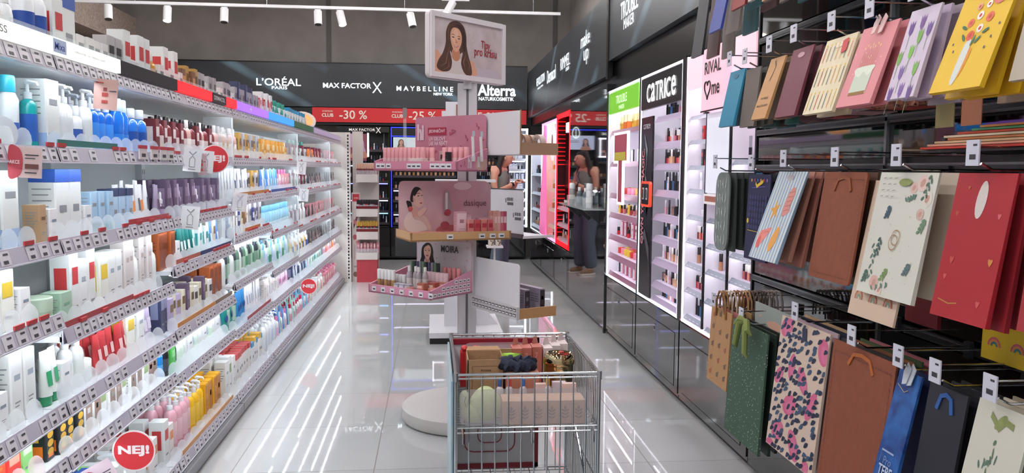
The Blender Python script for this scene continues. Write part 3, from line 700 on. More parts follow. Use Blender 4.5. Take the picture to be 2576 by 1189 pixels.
# ------------------------------------------------------------------ the long shelving run on the left
XL = -1.03
BY = [0.35, 1.35, 2.35, 3.33, 4.32, 5.32, 6.34, 7.30, 8.30, 9.30]
BAYW = ['bay beside the camera', 'first bay', 'second bay', 'third bay', 'fourth bay', 'fifth bay', 'sixth bay', 'seventh bay', 'last bay']
LEVW = ['top shelf', 'second shelf down', 'third shelf down', 'fourth shelf down', 'fifth shelf down', 'sixth shelf down', 'bottom shelf']
def zz(lv, b):
    b = max(b, 1)
    if lv == 0: return 1.56
    if lv == 1: return 1.31
    if lv == 2: return (1.055, 1.055, 1.055, 1.10, 1.095, 1.08, 1.08, 1.08)[b - 1]
    if lv == 3: return (0.85, 0.80, 0.86, 0.90, 0.84, 0.80, 0.80, 0.80)[b - 1]
    if lv == 4: return (0.595, 0.595, 0.60, 0.655, 0.59, 0.565, 0.565, 0.565)[b - 1]
    if lv == 5: return (0.44, 0.435, 0.415, 0.40, 0.39, 0.38, 0.38, 0.38)[b - 1]
    return 0.06
SHELFW = M('#d9dde0', 0.35); RAIL = M('#b3aeba', 0.4); TICK = M('#cfcbd1', 0.4); TICKR = M('#b93a3e', 0.5); DARK = M('#3b3a42', 0.5)
def bay_of(y):
    for b in range(9):
        if BY[b] <= y < BY[b + 1]: return b
    return 8
# shelving frames
for b in range(9):
    y0, y1 = BY[b], BY[b + 1]
    t = T('shelving_unit', 'white metal shelving frame, %s of the left run' % BAYW[b], 'shelving', (-1.25, (y0 + y1) / 2, 0))
    mb = MB(); mb.box(-1.54, -1.50, y0, y1, 0.0, 1.62, M('#e2e9e7', 0.5)); B(mb, 'back_panel', t)
    for yy in (y0 + 0.012, y1 - 0.012):
        mb = MB(); mb.box(-1.50, -1.47, yy - 0.012, yy + 0.012, 0.0, 1.62, SHELFW)
        for k in range(30): mb.box(-1.47, -1.4695, yy - 0.003, yy + 0.003, 0.06 + k * 0.05, 0.085 + k * 0.05, BLACK)
        B(mb, 'upright', t)
    mb = MB(); mb.box(-1.50, -1.0, y0 + 0.004, y1 - 0.004, 0.0, 0.055, M('#5a5a5e', 0.4)); mb.box(-1.0, -0.992, y0 + 0.004, y1 - 0.004, 0.012, 0.055, M('#8c8d92', 0.3, 0.6)); B(mb, 'plinth', t)
def rail_mesh(n_t, w, red, dens):
    mb = MB(); h = 0.042
    mb.quad((0.012, 0, 0), (0.012, w, 0), (0.0, w, h), (0.0, 0, h), RAIL); mb.box(-0.004, 0.0, 0, w, 0, h, RAIL); mb.box(-0.004, 0.014, 0, w, -0.003, 0.001, M('#e4e6f0', 0.2))
    p = w / n_t
    for k in range(n_t):
        if R.random() > dens: continue
        y = k * p + p * 0.12; y2 = y + p * 0.74
        f = lambda z: 0.0131 - z * 0.2857
        mb.quad((f(.004), y, .004), (f(.004), y2, .004), (f(.038), y2, .038), (f(.038), y, .038), TICK)
        g = lambda z: f(z) + 0.0006
        mb.quad((g(.008), y + p * .2, .008), (g(.008), y2 - p * .2, .008), (g(.016), y2 - p * .2, .016), (g(.016), y + p * .2, .016), DARK)
        mb.quad((g(.028), y + p * .3, .028), (g(.028), y2 - p * .1, .028), (g(.033), y2 - p * .1, .033), (g(.033), y + p * .3, .033), DARK)
        if red and R.random() < red: mb.box(-0.002, 0.003, y, y2, h, h + 0.011, TICKR)
    return mb
rails = {}
def get_rail(w, red, v):
    k = (round(w, 2), red, v)
    if k not in rails: rails[k] = rail_mesh(15 if v < 2 else 18, w, red, 0.9).mesh('price_rail')
    return rails[k]
def div_mesh():
    mb = MB(); pts = [(-0.030, 0.0)] + [(-0.013 + 0.022 * math.cos(a), 0.03 + 0.035 * math.sin(a)) for a in [PI * 1.25 - k * PI * 1.4 / 10 for k in range(11)]] + [(0.0, 0.0)]
    mb.prism([(p[0], p[1]) for p in pts], (0, 0, 0), (1, 0, 0), (0, 0, 1), (0, 1, 0), 0.0016, M('#fafdff', 0.4, see=0.68)); return mb.mesh('divider')
DIV = div_mesh(); WALLS = {}
STRIPS = {(0, 1): None}
for lv in range(7):
    for b in range(9):
        y0, y1 = BY[b] + 0.004, BY[b + 1] - 0.004; z = zz(lv, b); w = y1 - y0
        t = T('shelf', 'white metal shelf with price rail, %s of the %s' % (LEVW[lv], BAYW[b]), 'shelf', (XL, y0, z), group=None)
        mb = MB(); mb.box(-1.465, XL - 0.006, y0, y1, z + 0.006 if lv < 6 else z + 0.002, z + 0.022, SHELFW); mb.box(XL - 0.010, XL - 0.006, y0, y1, z, z + 0.03, SHELFW); B(mb, 'board', t)
        o = bpy.data.objects.new('price_rail', get_rail(w, 0.35 if lv in (1, 2, 3) else 0.0, (lv + b) % 3)); COL.objects.link(o); o.parent = t; o.location = (0, 0, 0)
        if lv < 6:
            mb = MB(); mb.box(XL - 0.021, XL - 0.013, y0 + 0.01, y1 - 0.01, z + 0.0032, z + 0.006, LED); B(mb, 'light_strip', t)
        if lv >= 1 and b >= 1:
            n = 10 if b < 4 else 7
            for k in range(n):
                o = bpy.data.objects.new('divider', DIV); COL.objects.link(o); o.parent = t; o.location = (-0.012, 0.05 + k * (w - 0.08) / n, 0.023)
        elif lv == 0:
            mb = MB(); mb.box(XL - 0.012, XL - 0.010, y0, y1, z + 0.04, z + 0.105, CLEAR); B(mb, 'front_screen', t, 'clear acrylic front screen')
# glowing header strips along the top shelf
def header(y0, y1, c, e, lab, txt=None, tc='#2a3a6a'):
    t = T('header_light', lab, 'sign', (XL, y0, 1.604))
    mb = MB(); mb.box(XL - 0.008, XL + 0.008, y0, y1, 1.604, 1.648, M(c, 0.4, emit=e)); B(mb, 'light_box', t)
    if txt:
        for s, yc, w, h, col in txt:
            mb = MB(); put_text(mb, s, (XL + 0.008, yc, 1.626), (0, 1, 0), (0, 0, 1), w, h, M(col, 0.5), 0.01, 0.001); B(mb, 'lettering', t)
header(0.4, 2.15, '#f6f8e8', 1.05, 'cream glowing header strip nearest the camera', [('ACROPASS', 2.0, 0.2, 0.018, '#7a8088')])
header(2.155, 2.82, '#f4f7ec', 1.05, 'cream glowing header strip with small blue square', [('Mixa', 2.38, 0.06, 0.02, '#1f3f9a'), ('odborník na citlivou pleť', 2.58, 0.22, 0.01, '#60656c')])
mb = MB(); mb.box(XL + 0.0085, XL + 0.0088, 2.34, 2.42, 1.608, 1.645, M('#bcd0ee', 0.5)); TM(mb, 'label_square', 'small pale blue square label on the cream header strip', 'label')
header(2.825, 3.42, '#1d1f22', 0.0, 'black header strip after the cream one', None)
header(3.425, 3.94, '#f0242c', 1.0, 'glowing red header strip, nearer part')
header(3.945, 4.2, '#2c2628', 0.0, 'dark header strip with white lettering between red parts', [('DERMACOL', 4.07, 0.2, 0.02, '#f2f2f2')])
header(4.205, 4.42, '#f0242c', 1.0, 'glowing red header strip, short farther part')
header(4.43, 5.25, '#a06cdc', 0.9, 'glowing purple header strip', [('+', 4.75, 0.05, 0.03, '#f4eefc')])
header(5.255, 6.2, '#2d92ee', 0.9, 'glowing blue header strip')
header(6.21, 7.2, '#1c5a34', 0.3, 'dark green header strip')
header(7.21, 9.28, '#b9a8c8', 0.2, 'lilac grey header strip at the far end')
# fill the shelves: per level (y from, y to, codes in turn, files deep)
FILL = {
 0: [(1.4, 2.05, ['wbl', 'wpl'], 2), (2.05, 2.2, ['wcl'], 1), (2.2, 2.36, ['wbl', 'wbt'], 2), (2.36, 2.50, ['wpl'], 2), (2.5, 2.66, ['wcr', 'wcb'], 1), (2.66, 2.95, ['wck'], 2), (2.95, 3.05, ['ggc'], 1), (3.05, 3.3, ['wcr', 'wcs', 'wcr'], 1),
     (3.33, 3.42, ['gdb'], 1), (3.42, 3.72, ['wck', 'wcr'], 2), (3.72, 3.98, ['bzc', 'gdc'], 2), (3.98, 4.7, ['grc', 'ggc', 'wck', 'grc'], 1), (4.7, 5.3, ['grc', 'nvc', 'grc'], 1), (5.3, 5.75, ['wcr', 'pkk'], 1),
     (5.75, 6.3, ['gnd', 'tlc', 'gnd'], 1), (6.35, 7.2, ['tlc', 'bwc'], 1)],
 1: [(1.4, 1.96, ['mic'], 2), (2.245, 2.33, ['wtb'], 2), (2.37, 2.45, ['tpb'], 2), (2.45, 2.62, ['wcl', 'wpb'], 2), (2.62, 2.8, ['wpb', 'wbl'], 2), (2.8, 2.97, ['blp'], 2), (2.97, 3.15, ['blb'], 2), (3.15, 3.31, ['blw'], 1),
     (3.36, 3.7, ['rdb', 'rdc'], 2), (3.7, 4.3, ['rdc', 'rdb', 'ltb', 'rdb'], 2), (4.36, 4.75, ['ltb', 'gdb'], 2), (4.75, 5.3, ['gdc', 'gdb', 'grc'], 2), (5.36, 6.3, ['amc', 'gdb', 'amc'], 2), (6.38, 7.2, ['mrn', 'gnd', 'wck'], 1), (7.34, 8.2, ['obg', 'mrn', 'bag'], 1), (8.35, 9.2, ['bag', 'pkk'], 1)],
 2: [(1.4, 1.95, ['wcb'], 1), (1.95, 2.08, ['brc', 'wcs'], 1), (2.08, 2.33, ['wcl', 'wcl'], 1), (2.37, 2.47, ['brc', 'wcs'], 1), (2.47, 2.68, ['wcb'], 1), (2.68, 2.76, ['wcs'], 1), (2.76, 2.92, ['lbc'], 1), (2.92, 3.06, ['lbk'], 1), (3.06, 3.3, ['wto', 'wtk'], 2),
     (3.36, 4.28, ['ppc', 'ppt', 'ppd', 'ppc', 'ppt'], 2), (4.36, 4.95, ['wtk', 'wtl', 'wtk'], 2), (4.95, 5.3, ['ggc', 'gdc', 'wto'], 1), (5.36, 5.9, ['bct', 'wtl', 'skt'], 1), (5.9, 6.3, ['pkk', 'pkt'], 1), (6.38, 7.2, ['cgb', 'mrn', 'tlc'], 1), (7.34, 8.2, ['mkb', 'bag'], 1), (8.35, 9.2, ['bag', 'mkb'], 1)],
 3: [(1.4, 2.2, ['wc', 'wcs', 'wc'], 1), (2.2, 2.33, ['wcy', 'wcs'], 1), (2.37, 2.48, ['mnj'], 1), (2.49, 2.58, ['mnc'], 1), (2.58, 2.76, ['wcr', 'wc'], 1), (2.76, 2.86, ['wcy', 'wbt'], 1), (2.86, 2.98, ['wc'], 1), (2.98, 3.3, ['pkc', 'pkc', 'wbt'], 1),
     (3.36, 3.52, ['orc'], 2), (3.52, 3.62, ['orc', 'wcs'], 1), (3.62, 3.86, ['dgt'], 2), (3.86, 4.1, ['tlt', 'tlc'], 1), (4.1, 4.3, ['bct', 'crc'], 1), (4.36, 5.0, ['wc', 'nvj', 'crc', 'bzc'], 1), (5.0, 5.3, ['grc', 'nvj'], 1), (5.36, 6.3, ['skb'], 1), (6.38, 7.2, ['wtl', 'wbt', 'mrn'], 1), (7.34, 9.2, ['mkb', 'pkk', 'bag'], 1)],
 4: [(1.4, 2.12, ['ivc', 'wcy'], 1), (2.12, 2.22, ['wcs'], 1), (2.22, 2.33, ['wc'], 1), (2.37, 2.46, ['wgt'], 1), (2.46, 2.58, ['wcs', 'wbt'], 1), (2.58, 2.72, ['wbt', 'wjr'], 2), (2.72, 3.0, ['rtb'], 3), (3.0, 3.16, ['ivc', 'wc'], 1), (3.16, 3.31, ['lvt'], 2),
     (3.36, 3.44, ['nvc'], 2), (3.44, 3.74, ['lvc', 'crc'], 2), (3.74, 4.1, ['ppc', 'crc', 'wck', 'crc'], 2), (4.1, 4.3, ['orc', 'orc'], 2), (4.36, 4.75, ['wbt', 'mwb', 'mwg'], 2), (4.75, 5.3, ['mwb', 'mwg', 'cgb'], 2), (5.36, 6.3, ['cgb', 'skb', 'wpp', 'tlt'], 2), (6.38, 7.2, ['wbl', 'ylb', 'gdb'], 2), (7.34, 9.2, ['mkb', 'bag', 'mkb'], 1)],
 5: [(1.4, 2.06, ['org'], 1), (2.06, 2.2, ['org', 'rdd'], 2), (2.2, 2.33, ['rdd', 'lgc'], 2), (2.37, 2.62, ['bkc'], 2), (2.62, 3.31, ['wcn', 'wcn', 'wcg'], 2), (3.36, 3.42, ['bls'], 2), (3.42, 3.55, ['bkb', 'gnc'], 2), (3.55, 3.7, ['gnw'], 2), (3.7, 4.28, ['wbt', 'wcs', 'wtl', 'gnw'], 2), (4.36, 4.62, ['tpc', 'mwg'], 2), (4.62, 4.9, ['bpc'], 2), (4.9, 5.3, ['wtl'], 2),
     (5.36, 5.9, ['wtl', 'pkc'], 2), (5.9, 6.3, ['pkp'], 2), (6.38, 7.2, ['nvc', 'skt', 'wtl'], 1), (7.34, 8.2, ['wgt', 'tlt'], 1), (8.35, 9.2, ['pkt', 'obg'], 1)],
 6: [(1.4, 2.33, ['wc', 'wcs'], 1), (2.37, 2.9, ['lgc', 'wc', 'wcb'], 2), (2.9, 3.2, ['wjt'], 2), (3.2, 3.31, ['wco'], 3), (3.36, 3.52, ['wco', 'wcr'], 3), (3.52, 3.76, ['pkb'], 3), (3.76, 4.0, ['yeb'], 2), (4.0, 4.28, ['yec'], 3),
     (4.36, 4.6, ['wc', 'wcg'], 3), (4.6, 4.95, ['rwc'], 3), (4.95, 5.3, ['bwc', 'ywc'], 3), (5.36, 5.8, ['wpp', 'wpb'], 3), (5.8, 6.3, ['pkt', 'bct', 'mct'], 3), (6.38, 6.85, ['rct', 'mct'], 3), (6.85, 7.26, ['rct', 'skt', 'skt'], 3), (7.34, 7.9, ['wco', 'wcr', 'wbt'], 2), (7.9, 8.26, ['obg', 'wbt'], 2), (8.35, 9.25, ['pkk', 'pkt', 'pkk'], 2)],
}
count = {}; GROW = {}
for lv, segs in FILL.items():
    last = -9
    for (ya, yb, codes, deep) in segs:
        y = ya if ya - last > 0.09 else min(ya, last); k = 0
        while True:
            code = codes[k % len(codes)]; look, spec = D[code]; w = spec[1]
            if y + w > yb + 0.012: break
            b = bay_of(y + w / 2)
            if y < BY[b] + 0.012: y = BY[b] + 0.012
            if y + w > BY[b + 1] - 0.012: y = BY[b + 1] + 0.014; k += 1; continue
            z0 = zz(lv, b) + 0.0235; hmax = (zz(lv - 1, b) - 0.012 - z0) if lv > 0 else 9
            sp = list(spec)
            if lv == 0: sp[3] = round(sp[3] * 1.22, 3)
            if lv > 0: sp[3] = round(sp[3] * GROW.setdefault((code, lv), 1.08 + 0.22 * R.random()), 3)
            if sp[3] > hmax: sp[3] = round(hmax - 0.012 * (lv > 0), 3)
            if lv == 1 and code in ('blp', 'blb', 'mic', 'wtb', 'tpb', 'wpb'): sp[3] = min(sp[3], hmax)
            d = sp[2]; near = y < 4.4
            n = count[(lv, b)] = count.get((lv, b), 0) + 1
            for q in range(deep):
                xf = XL - 0.052 - R.random() * 0.012 - q * (d + 0.018)
                box = sp[0] == 'carton'
                x = xf if box else xf - d / 2
                pre = ('', 'rear ', 'rearmost ')[q] if deep < 3 else ('', 'middle ', 'rear ')[q]
                short = {'second shelf down': 'second shelf', 'third shelf down': 'third shelf', 'fourth shelf down': 'fourth shelf', 'fifth shelf down': 'fifth shelf', 'sixth shelf down': 'sixth shelf'}.get(LEVW[lv], LEVW[lv])
                lab = '%s%s, %s, %s, %s from its near end' % (pre, look, short, BAYW[b], ORD[n - 1])
                if len(lab.split()) > 16: lab = '%s%s, %s, %s, %s along' % (pre, look, short, BAYW[b], ORD[n - 1])
                if len(lab.split()) > 16: lab = '%s%s, %s, %s, %s along' % (pre, ' '.join(look.split()[:3]) if look.split()[2] != 'with' else ' '.join(look.split()[:2]), short, BAYW[b], ORD[n - 1])
                good(sp, (x, y + w / 2 + (R.random() - .5) * 0.004, z0), (R.random() - .5) * (0.07 if box else 0.3), lab, '%ss on the %s of the left run' % (look.replace(' with', 's with', 1) if False else look, short), parts=near)
            y += w + 0.006 + R.random() * 0.006; k += 1; last = y
# clear bay posts
for y, z0 in ((4.325, 0.9), (6.345, 0.55), (8.30, 0.6)):
    mb = MB(); mb.box(XL - 0.14, XL + 0.004, y - 0.002, y + 0.002, z0, 1.555, CLEAR); mb.box(XL + 0.002, XL + 0.008, y - 0.005, y + 0.005, z0, 1.555, M('#dfe4e8', 0.3))
    TM(mb, 'bay_divider', 'clear upright divider at the %s of the left run' % {4.325: 'near end of the fourth bay', 6.345: 'start of the sixth bay', 8.30: 'start of the last bay'}[y], 'divider')
# end panel with slotted strip
t = T('end_panel', 'white end panel with slotted strip closing the far end of the left run', 'panel', (-1.2, 9.36, 0))
mb = MB(); mb.box(-1.56, -0.97, 9.34, 9.38, 0.0, 1.70, M('#c9c3bd', 0.5)); B(mb, 'panel', t)
mb = MB(); mb.box(-0.975, -0.925, 9.335, 9.37, 0.0, 1.70, M('#d6d0ca', 0.5))
for k in range(44): mb.box(-0.958, -0.942, 9.333, 9.336, 0.04 + k * 0.0375, 0.062 + k * 0.0375, BLACK)
B(mb, 'slotted_strip', t)
# round price callouts and small cards clipped to the rails
REDC = M('#cf3138', 0.4)
def disc(x, y, z, r, lab, rz=0.0, card=False):
    t = T('round_callout', lab, 'sign', (x, y, z - r), rz, world=False)
    mb = MB(); mb.tube([(0, 0.0008, r), (0, -0.0008, r)], r, M('#e7dedd', 0.4), 40); B(mb, 'rim', t)
    mb = MB(); mb.tube([(0, -0.0008, r), (0, -0.0016, r)], r * 0.93, REDC, 40); B(mb, 'face', t)
    mb = MB(); put_text(mb, 'NEJ!', (0, -0.0018, r), (1, 0, 0), (0, 0, 1), r * 1.45, r * 0.55, M('#f4e6e6', 0.5), 0.045, 0.0006); B(mb, 'lettering', t)
    mb = MB(); mb.box(-r * 1.1 - 0.04, -r * 0.3, 0.001, 0.0016, r * 0.75, r * 1.0, CLEAR); B(mb, 'clip', t)
disc(-0.955, 3.70, 1.335, 0.062, 'red round callout on the second shelf rail, partly behind a clear card')
disc(-0.96, 2.66, 0.385, 0.067, 'large red round callout low on the left near the camera', 0.0)
disc(-0.965, 6.42, 0.375, 0.062, 'small red round callout far down the left run')
def card(x, y, z, w, h, tilt, cols, lab, kind='price_card'):
    t = T(kind, lab, 'card', (x, y, z - h), world=False); t.rotation_euler = (0, tilt, 0.1)
    fr = Fr((-w / 2, 0, 0), (1, 0, 0), (0, 0, 1), w, h)
    mb = MB(); mb.box(-w / 2, w / 2, 0, 0.001, 0, h, M(cols[0], 0.4, see=0.5 if 'clear' in lab else 0.0)); B(mb, 'sheet', t)
    mb = MB()
    if cols[1] == 'half':
        art(mb, fr, [(cr([(0.02, 0.02), (0.3, 0.03), (0.42, 0.3), (0.42, 0.7), (0.3, 0.97), (0.02, 0.98)]), M('#b5404a', 0.5)), (rect(0.5, 0.72, 0.9, 0.76), DARK), (rect(0.5, 0.62, 0.8, 0.65), DARK), (rect(0.5, 0.3, 0.9, 0.45), M('#6b4038', 0.5)), (rect(0.5, 0.15, 0.85, 0.19), DARK)])
        art_text(mb, fr, 'AKCE', 0.2, 0.5, w * 0.3, h * 0.12, M('#f0dcd8', 0.5), 0.02, 0.003)
    elif cols[1] == 'oval':
        art(mb, fr, [(ell(0.27, 0.5, 0.24, 0.4), M('#b52c4c', 0.5)), (rect(0.6, 0.6, 0.9, 0.63), DARK), (rect(0.6, 0.5, 0.85, 0.53), DARK), (rect(0.6, 0.25, 0.92, 0.38), M('#6a5a60', 0.5))])
        art_text(mb, fr, 'NEJ', 0.27, 0.58, w * 0.3, h * 0.14, M('#f0dcd8', 0.5), 0.02, 0.003); art_text(mb, fr, 'CENA', 0.27, 0.38, w * 0.34, h * 0.13, M('#f0dcd8', 0.5), 0.02, 0.003)
    elif cols[1] == 'text':
        art(mb, fr, [(rect(0.1, 0.85, 0.4, 0.89), M('#c0504a', 0.5)), (rect(0.4, 0.6, 0.55, 0.72), M('#8a3a38', 0.5)), (rect(0.35, 0.42, 0.6, 0.55), M('#b84640', 0.5)), (rect(0.65, 0.6, 0.95, 0.63), DARK), (rect(0.35, 0.2, 0.6, 0.3), M('#b84640', 0.5))])
    else:   # bottle pictogram
        art(mb, fr, [(band([(0.35, 0.2), (0.35, 0.55), (0.5, 0.68), (0.65, 0.55), (0.65, 0.2), (0.35, 0.2)], 0.04), INK), (band([(0.3, 0.85), (0.5, 0.72), (0.7, 0.88)], 0.05), INK), (rect(0.3, 0.08, 0.7, 0.12), INK)])
    B(mb, 'print', t)
card(-0.985, 2.08, 1.345, 0.075, 0.075, 0.05, ('#d2b4ae', 'half'), 'pale card with dark red half circle hanging from the second shelf, far left')
card(-1.0, 2.62, 1.565, 0.068, 0.092, 0.08, ('#d9aea4', 'text'), 'pink price card hanging from the top shelf rail')
card(-0.99, 2.52, 0.40, 0.105, 0.09, -0.5, ('#dcc4cc', 'oval'), 'tilted card with crimson oval beside the large red callout')
for (x, y, z, lab) in ((-0.99, 3.47, 1.375, 'white card with a bottle drawing left of the upper red callout'), (-0.98, 3.62, 1.37, 'white card with red stripe touching the upper red callout'),
                       (-0.99, 3.42, 1.14, 'white card with a bottle drawing on the third shelf rail, nearer one'), (-0.98, 4.24, 1.17, 'white card with a bottle drawing on the third shelf rail by the clear post'),
                       (-0.98, 6.2, 1.345, 'white card with a bottle drawing far along the second shelf rail'), (-0.98, 6.3, 1.14, 'white card with a bottle drawing far along the third shelf rail')):
    card(x, y, z, 0.07, 0.095, 0.1, ('#e2e2e4', 'pic'), lab, 'wobbler_card')
card(-0.955, 3.50, 1.355, 0.035, 0.09, 0.0, ('#c9a0a4', 'text'), 'clear pinkish card in front of the upper red callout')
# wider ticket holders on the second shelf rail
for i, y in enumerate((2.98, 3.10, 3.2, 3.285)):
    t = T('ticket_holder', 'tall white ticket holder with red top, %s from the left on the second shelf rail' % ORD[i], 'price ticket', (XL + 0.016, y, 1.325))
    mb = MB(); mb.box(XL + 0.014, XL + 0.018, y - 0.036, y + 0.036, 1.325, 1.362, M('#d8d2d0', 0.4)); B(mb, 'ticket', t)
    mb = MB(); mb.box(XL + 0.013, XL + 0.019, y - 0.038, y + 0.038, 1.362, 1.374, TICKR); B(mb, 'red_header', t)
    mb = MB(); mb.quad((XL + 0.0186, y - 0.018, 1.333), (XL + 0.0186, y + 0.022, 1.333), (XL + 0.0186, y + 0.022, 1.345), (XL + 0.0186, y - 0.018, 1.345), DARK); B(mb, 'price', t)
# small glowing orange oval on the top shelf far away
t = T('oval_display', 'small glowing orange oval display on the top shelf far away', 'display', (-1.19, 7.6, 1.585))
mb = MB(); mb.prism([(p[0], p[1]) for p in ell(0, 0, 0.13, 0.09)], (-1.19, 7.6, 1.72), (1, 0, 0), (0, 0, 1), (0, 1, 0), 0.02, M('#e9dcd0', 0.4)); mb.box(-1.24, -1.14, 7.58, 7.64, 1.5825, 1.64, WHITE); B(mb, 'frame', t)
mb = MB(); mb.prism(ell(0, 0, 0.105, 0.07), (-1.19, 7.597, 1.72), (1, 0, 0), (0, 0, 1), (0, 1, 0), 0.002, M('#f2a868', 0.4, emit=0.5)); B(mb, 'panel', t)
for y, c, c2, lab in ((2.075, '#cfe3c4', '#dcebd2', 'pale green round box lying on its side, second shelf, far left'), (2.185, '#e9ecee', '#dfe3ea', 'white round box lying on its side, second shelf, far left')):
    t = T('round_box', lab, 'box', (-1.10, y, 1.334)); d = Vector((0.8, -0.6, 0)); c0 = Vector((-1.135, y + 0.02, 1.334 + 0.046)); mb = MB(); mb.tube([c0, c0 + d * 0.06], 0.045, M(c, 0.35), 28); B(mb, 'box_body', t)
    mb = MB(); mb.tube([c0 + d * 0.06, c0 + d * 0.066], 0.0458, M(c2, 0.3), 28); mb.tube([c0 + d * 0.066, c0 + d * 0.0668], 0.02, M(c, 0.35), 20); B(mb, 'lid', t)
for y0, y1, z, c, lab in ((2.37, 2.80, 1.355, '#2f7f78', 'teal information strip above the second shelf rail'), (2.88, 3.30, 1.10, '#b83a40', 'red information strip above the third shelf rail, second bay'),
        (3.38, 3.72, 0.905, '#c8705c', 'salmon information strip above the fourth shelf rail, third bay'), (3.73, 4.28, 0.905, '#3c4c7c', 'dark blue information strip above the fourth shelf rail, third bay'),
        (3.38, 3.95, 0.645, '#d08a3c', 'orange information strip above the fifth shelf rail, third bay'), (3.96, 4.28, 0.645, '#8c7464', 'brown information strip above the fifth shelf rail, third bay'),
        (4.36, 5.28, 1.145, '#c98a4c', 'orange information strip above the third shelf rail, fourth bay'), (5.36, 6.28, 1.14, '#3a5ca8', 'blue information strip above the third shelf rail, fifth bay'),
        (4.6, 5.0, 0.945, '#d0803c', 'short orange information strip above the fourth shelf rail, fourth bay'), (4.62, 5.28, 0.445, '#a8343c', 'red information strip above the sixth shelf rail, fourth bay'),
        (3.40, 4.26, 0.105, '#c98c48', 'orange information strip above the bottom shelf rail, third bay'), (2.37, 2.9, 0.842, '#b0454a', 'thin red strip above the fourth shelf rail, second bay')):
    mb = MB(); mb.box(XL - 0.004, XL - 0.002, y0, y1, z, z + 0.018, M(c, 0.4)); TM(mb, 'shelf_strip', lab, 'strip')
# ------------------------------------------------------------------ lit make-up cabinets
def goods_row(specs, n, start, step, z, rz, lab, group, lean=0.0, jit=0.1):
    """n articles from start by step"""
    if n > 3 and specs[0][1][1] < 0.03 and n < 14: step = Vector(step) / 1.7; start = Vector(start) - step * 0.35; n = int(n * 1.7)
    for k in range(n):
        look, sp = specs[(k + (k // 3) * 2 + int(abs(z) * 37)) % len(specs)]
        s = Vector(start) + Vector(step) * k; s.z = z
        l_ = '%s, %s, %s from left' % (look, lab, ORD[k])
        nm = look.split()[-1]; nm = {'stick': 'foundation_stick', 'gloss': 'lip_gloss', 'bottle': 'foundation_bottle' if 'found' in look else 'bottle', 'ball': 'lip_balm', 'card': 'blister_card', 'palette': 'shadow_palette', 'polish': 'nail_polish', 'set': 'gift_set', 'balm': 'lip_balm', 'compact': 'mirror_compact', 'cream': 'cream_box', 'box': 'makeup_box', 'pot': 'powder_pot'}.get(nm, nm)
        good(sp, s, rz + (R.random() - .5) * jit, l_, group, parts=False, lean=lean, name=nm, cat=nm.replace('_', ' '))
ST = lambda c, cap, h=.07, w=.018: ('makeup_stick', w, w, h, c, cap, '#ffffff')
CP = lambda c, w=.05, h=.02: ('compact_case', w, w, h, c, '#222222', '#ffffff')
BX = lambda c, a, w=.04, d=.03, h=.07, st=4: ('carton', w, d, h, c, a, st)
redst = [('red lipstick', ST('#b0303c', '#1c1a1c')), ('rose lipstick', ST('#c46a74', '#241f22')), ('dark berry lipstick', ST('#6a2636', '#d9d4d2')), ('peach lip gloss', ST('#d99078', '#e9e2de'))]
nude = [('beige foundation stick', ST('#cfa080', '#2a2422', .085, .022)), ('light foundation bottle', ST('#dcb594', '#e8e2dc', .085, .024)), ('tan foundation bottle', ST('#b88462', '#2a2422', .085, .022))]
darks = [('black mascara', ST('#1d1c20', '#2b2a30', .11, .016)), ('silver and black mascara', ST('#26262c', '#a9a9b2', .11, .016)), ('blue mascara', ST('#3f6f9a', '#1d1d22', .11, .016))]
fruits = [('red fruit balm ball', CP('#d8433c', .05, .045)), ('pink fruit balm ball', CP('#e88aa0', .05, .045)), ('yellow fruit balm ball', CP('#e8c23c', .05, .045))]
palette = [('dark shadow palette', BX('#232226', '#8c6a5c', .07, .02, .05, 3)), ('rose shadow palette', BX('#8c5560', '#d9b0ac', .07, .02, .05, 3))]
pale = [('small clear pot', CP('#d9d4d6', .03, .03)), ('pale pink box', BX('#e4c2c6', '#b0848a')), ('white tube', ST('#e9e7ea', '#d2d0d6', .09, .02))]
reds = [('red boxed lipstick set', BX('#c0353a', '#2a2224', .035, .03, .08, 4)), ('black and red box', BX('#2a2326', '#c8444a', .035, .03, .09, 4)), ('red nail polish', ST('#c83038', '#201c1e', .06, .024))]
golds = [('golden perfume bottle', ST('#dca04a', '#f0dcae', .10, .04)), ('orange perfume bottle', ST('#e0763c', '#f2e6d2', .11, .045)), ('yellow boxed balm', BX('#e6c43a', '#a87a1c'))]
blis = [('pink blister card', BX('#b04a64', '#e9d0d6', .06, .01, .11, 3)), ('crimson blister card', BX('#8c2c3c', '#e0c8cc', .06, .01, .11, 3))]
lashes = [('black and white lash card', BX('#2c2a30', '#d9d9dc', .05, .01, .09, 3)), ('pink lash card', BX('#d07a8c', '#f0e0e4', .05, .01, .09, 3))]
PRL = M('#baacc2', 0.25); PRLC = M('#c9bccf', 0.2, see=0.3); INTW = M('#ece8ee', 0.45)
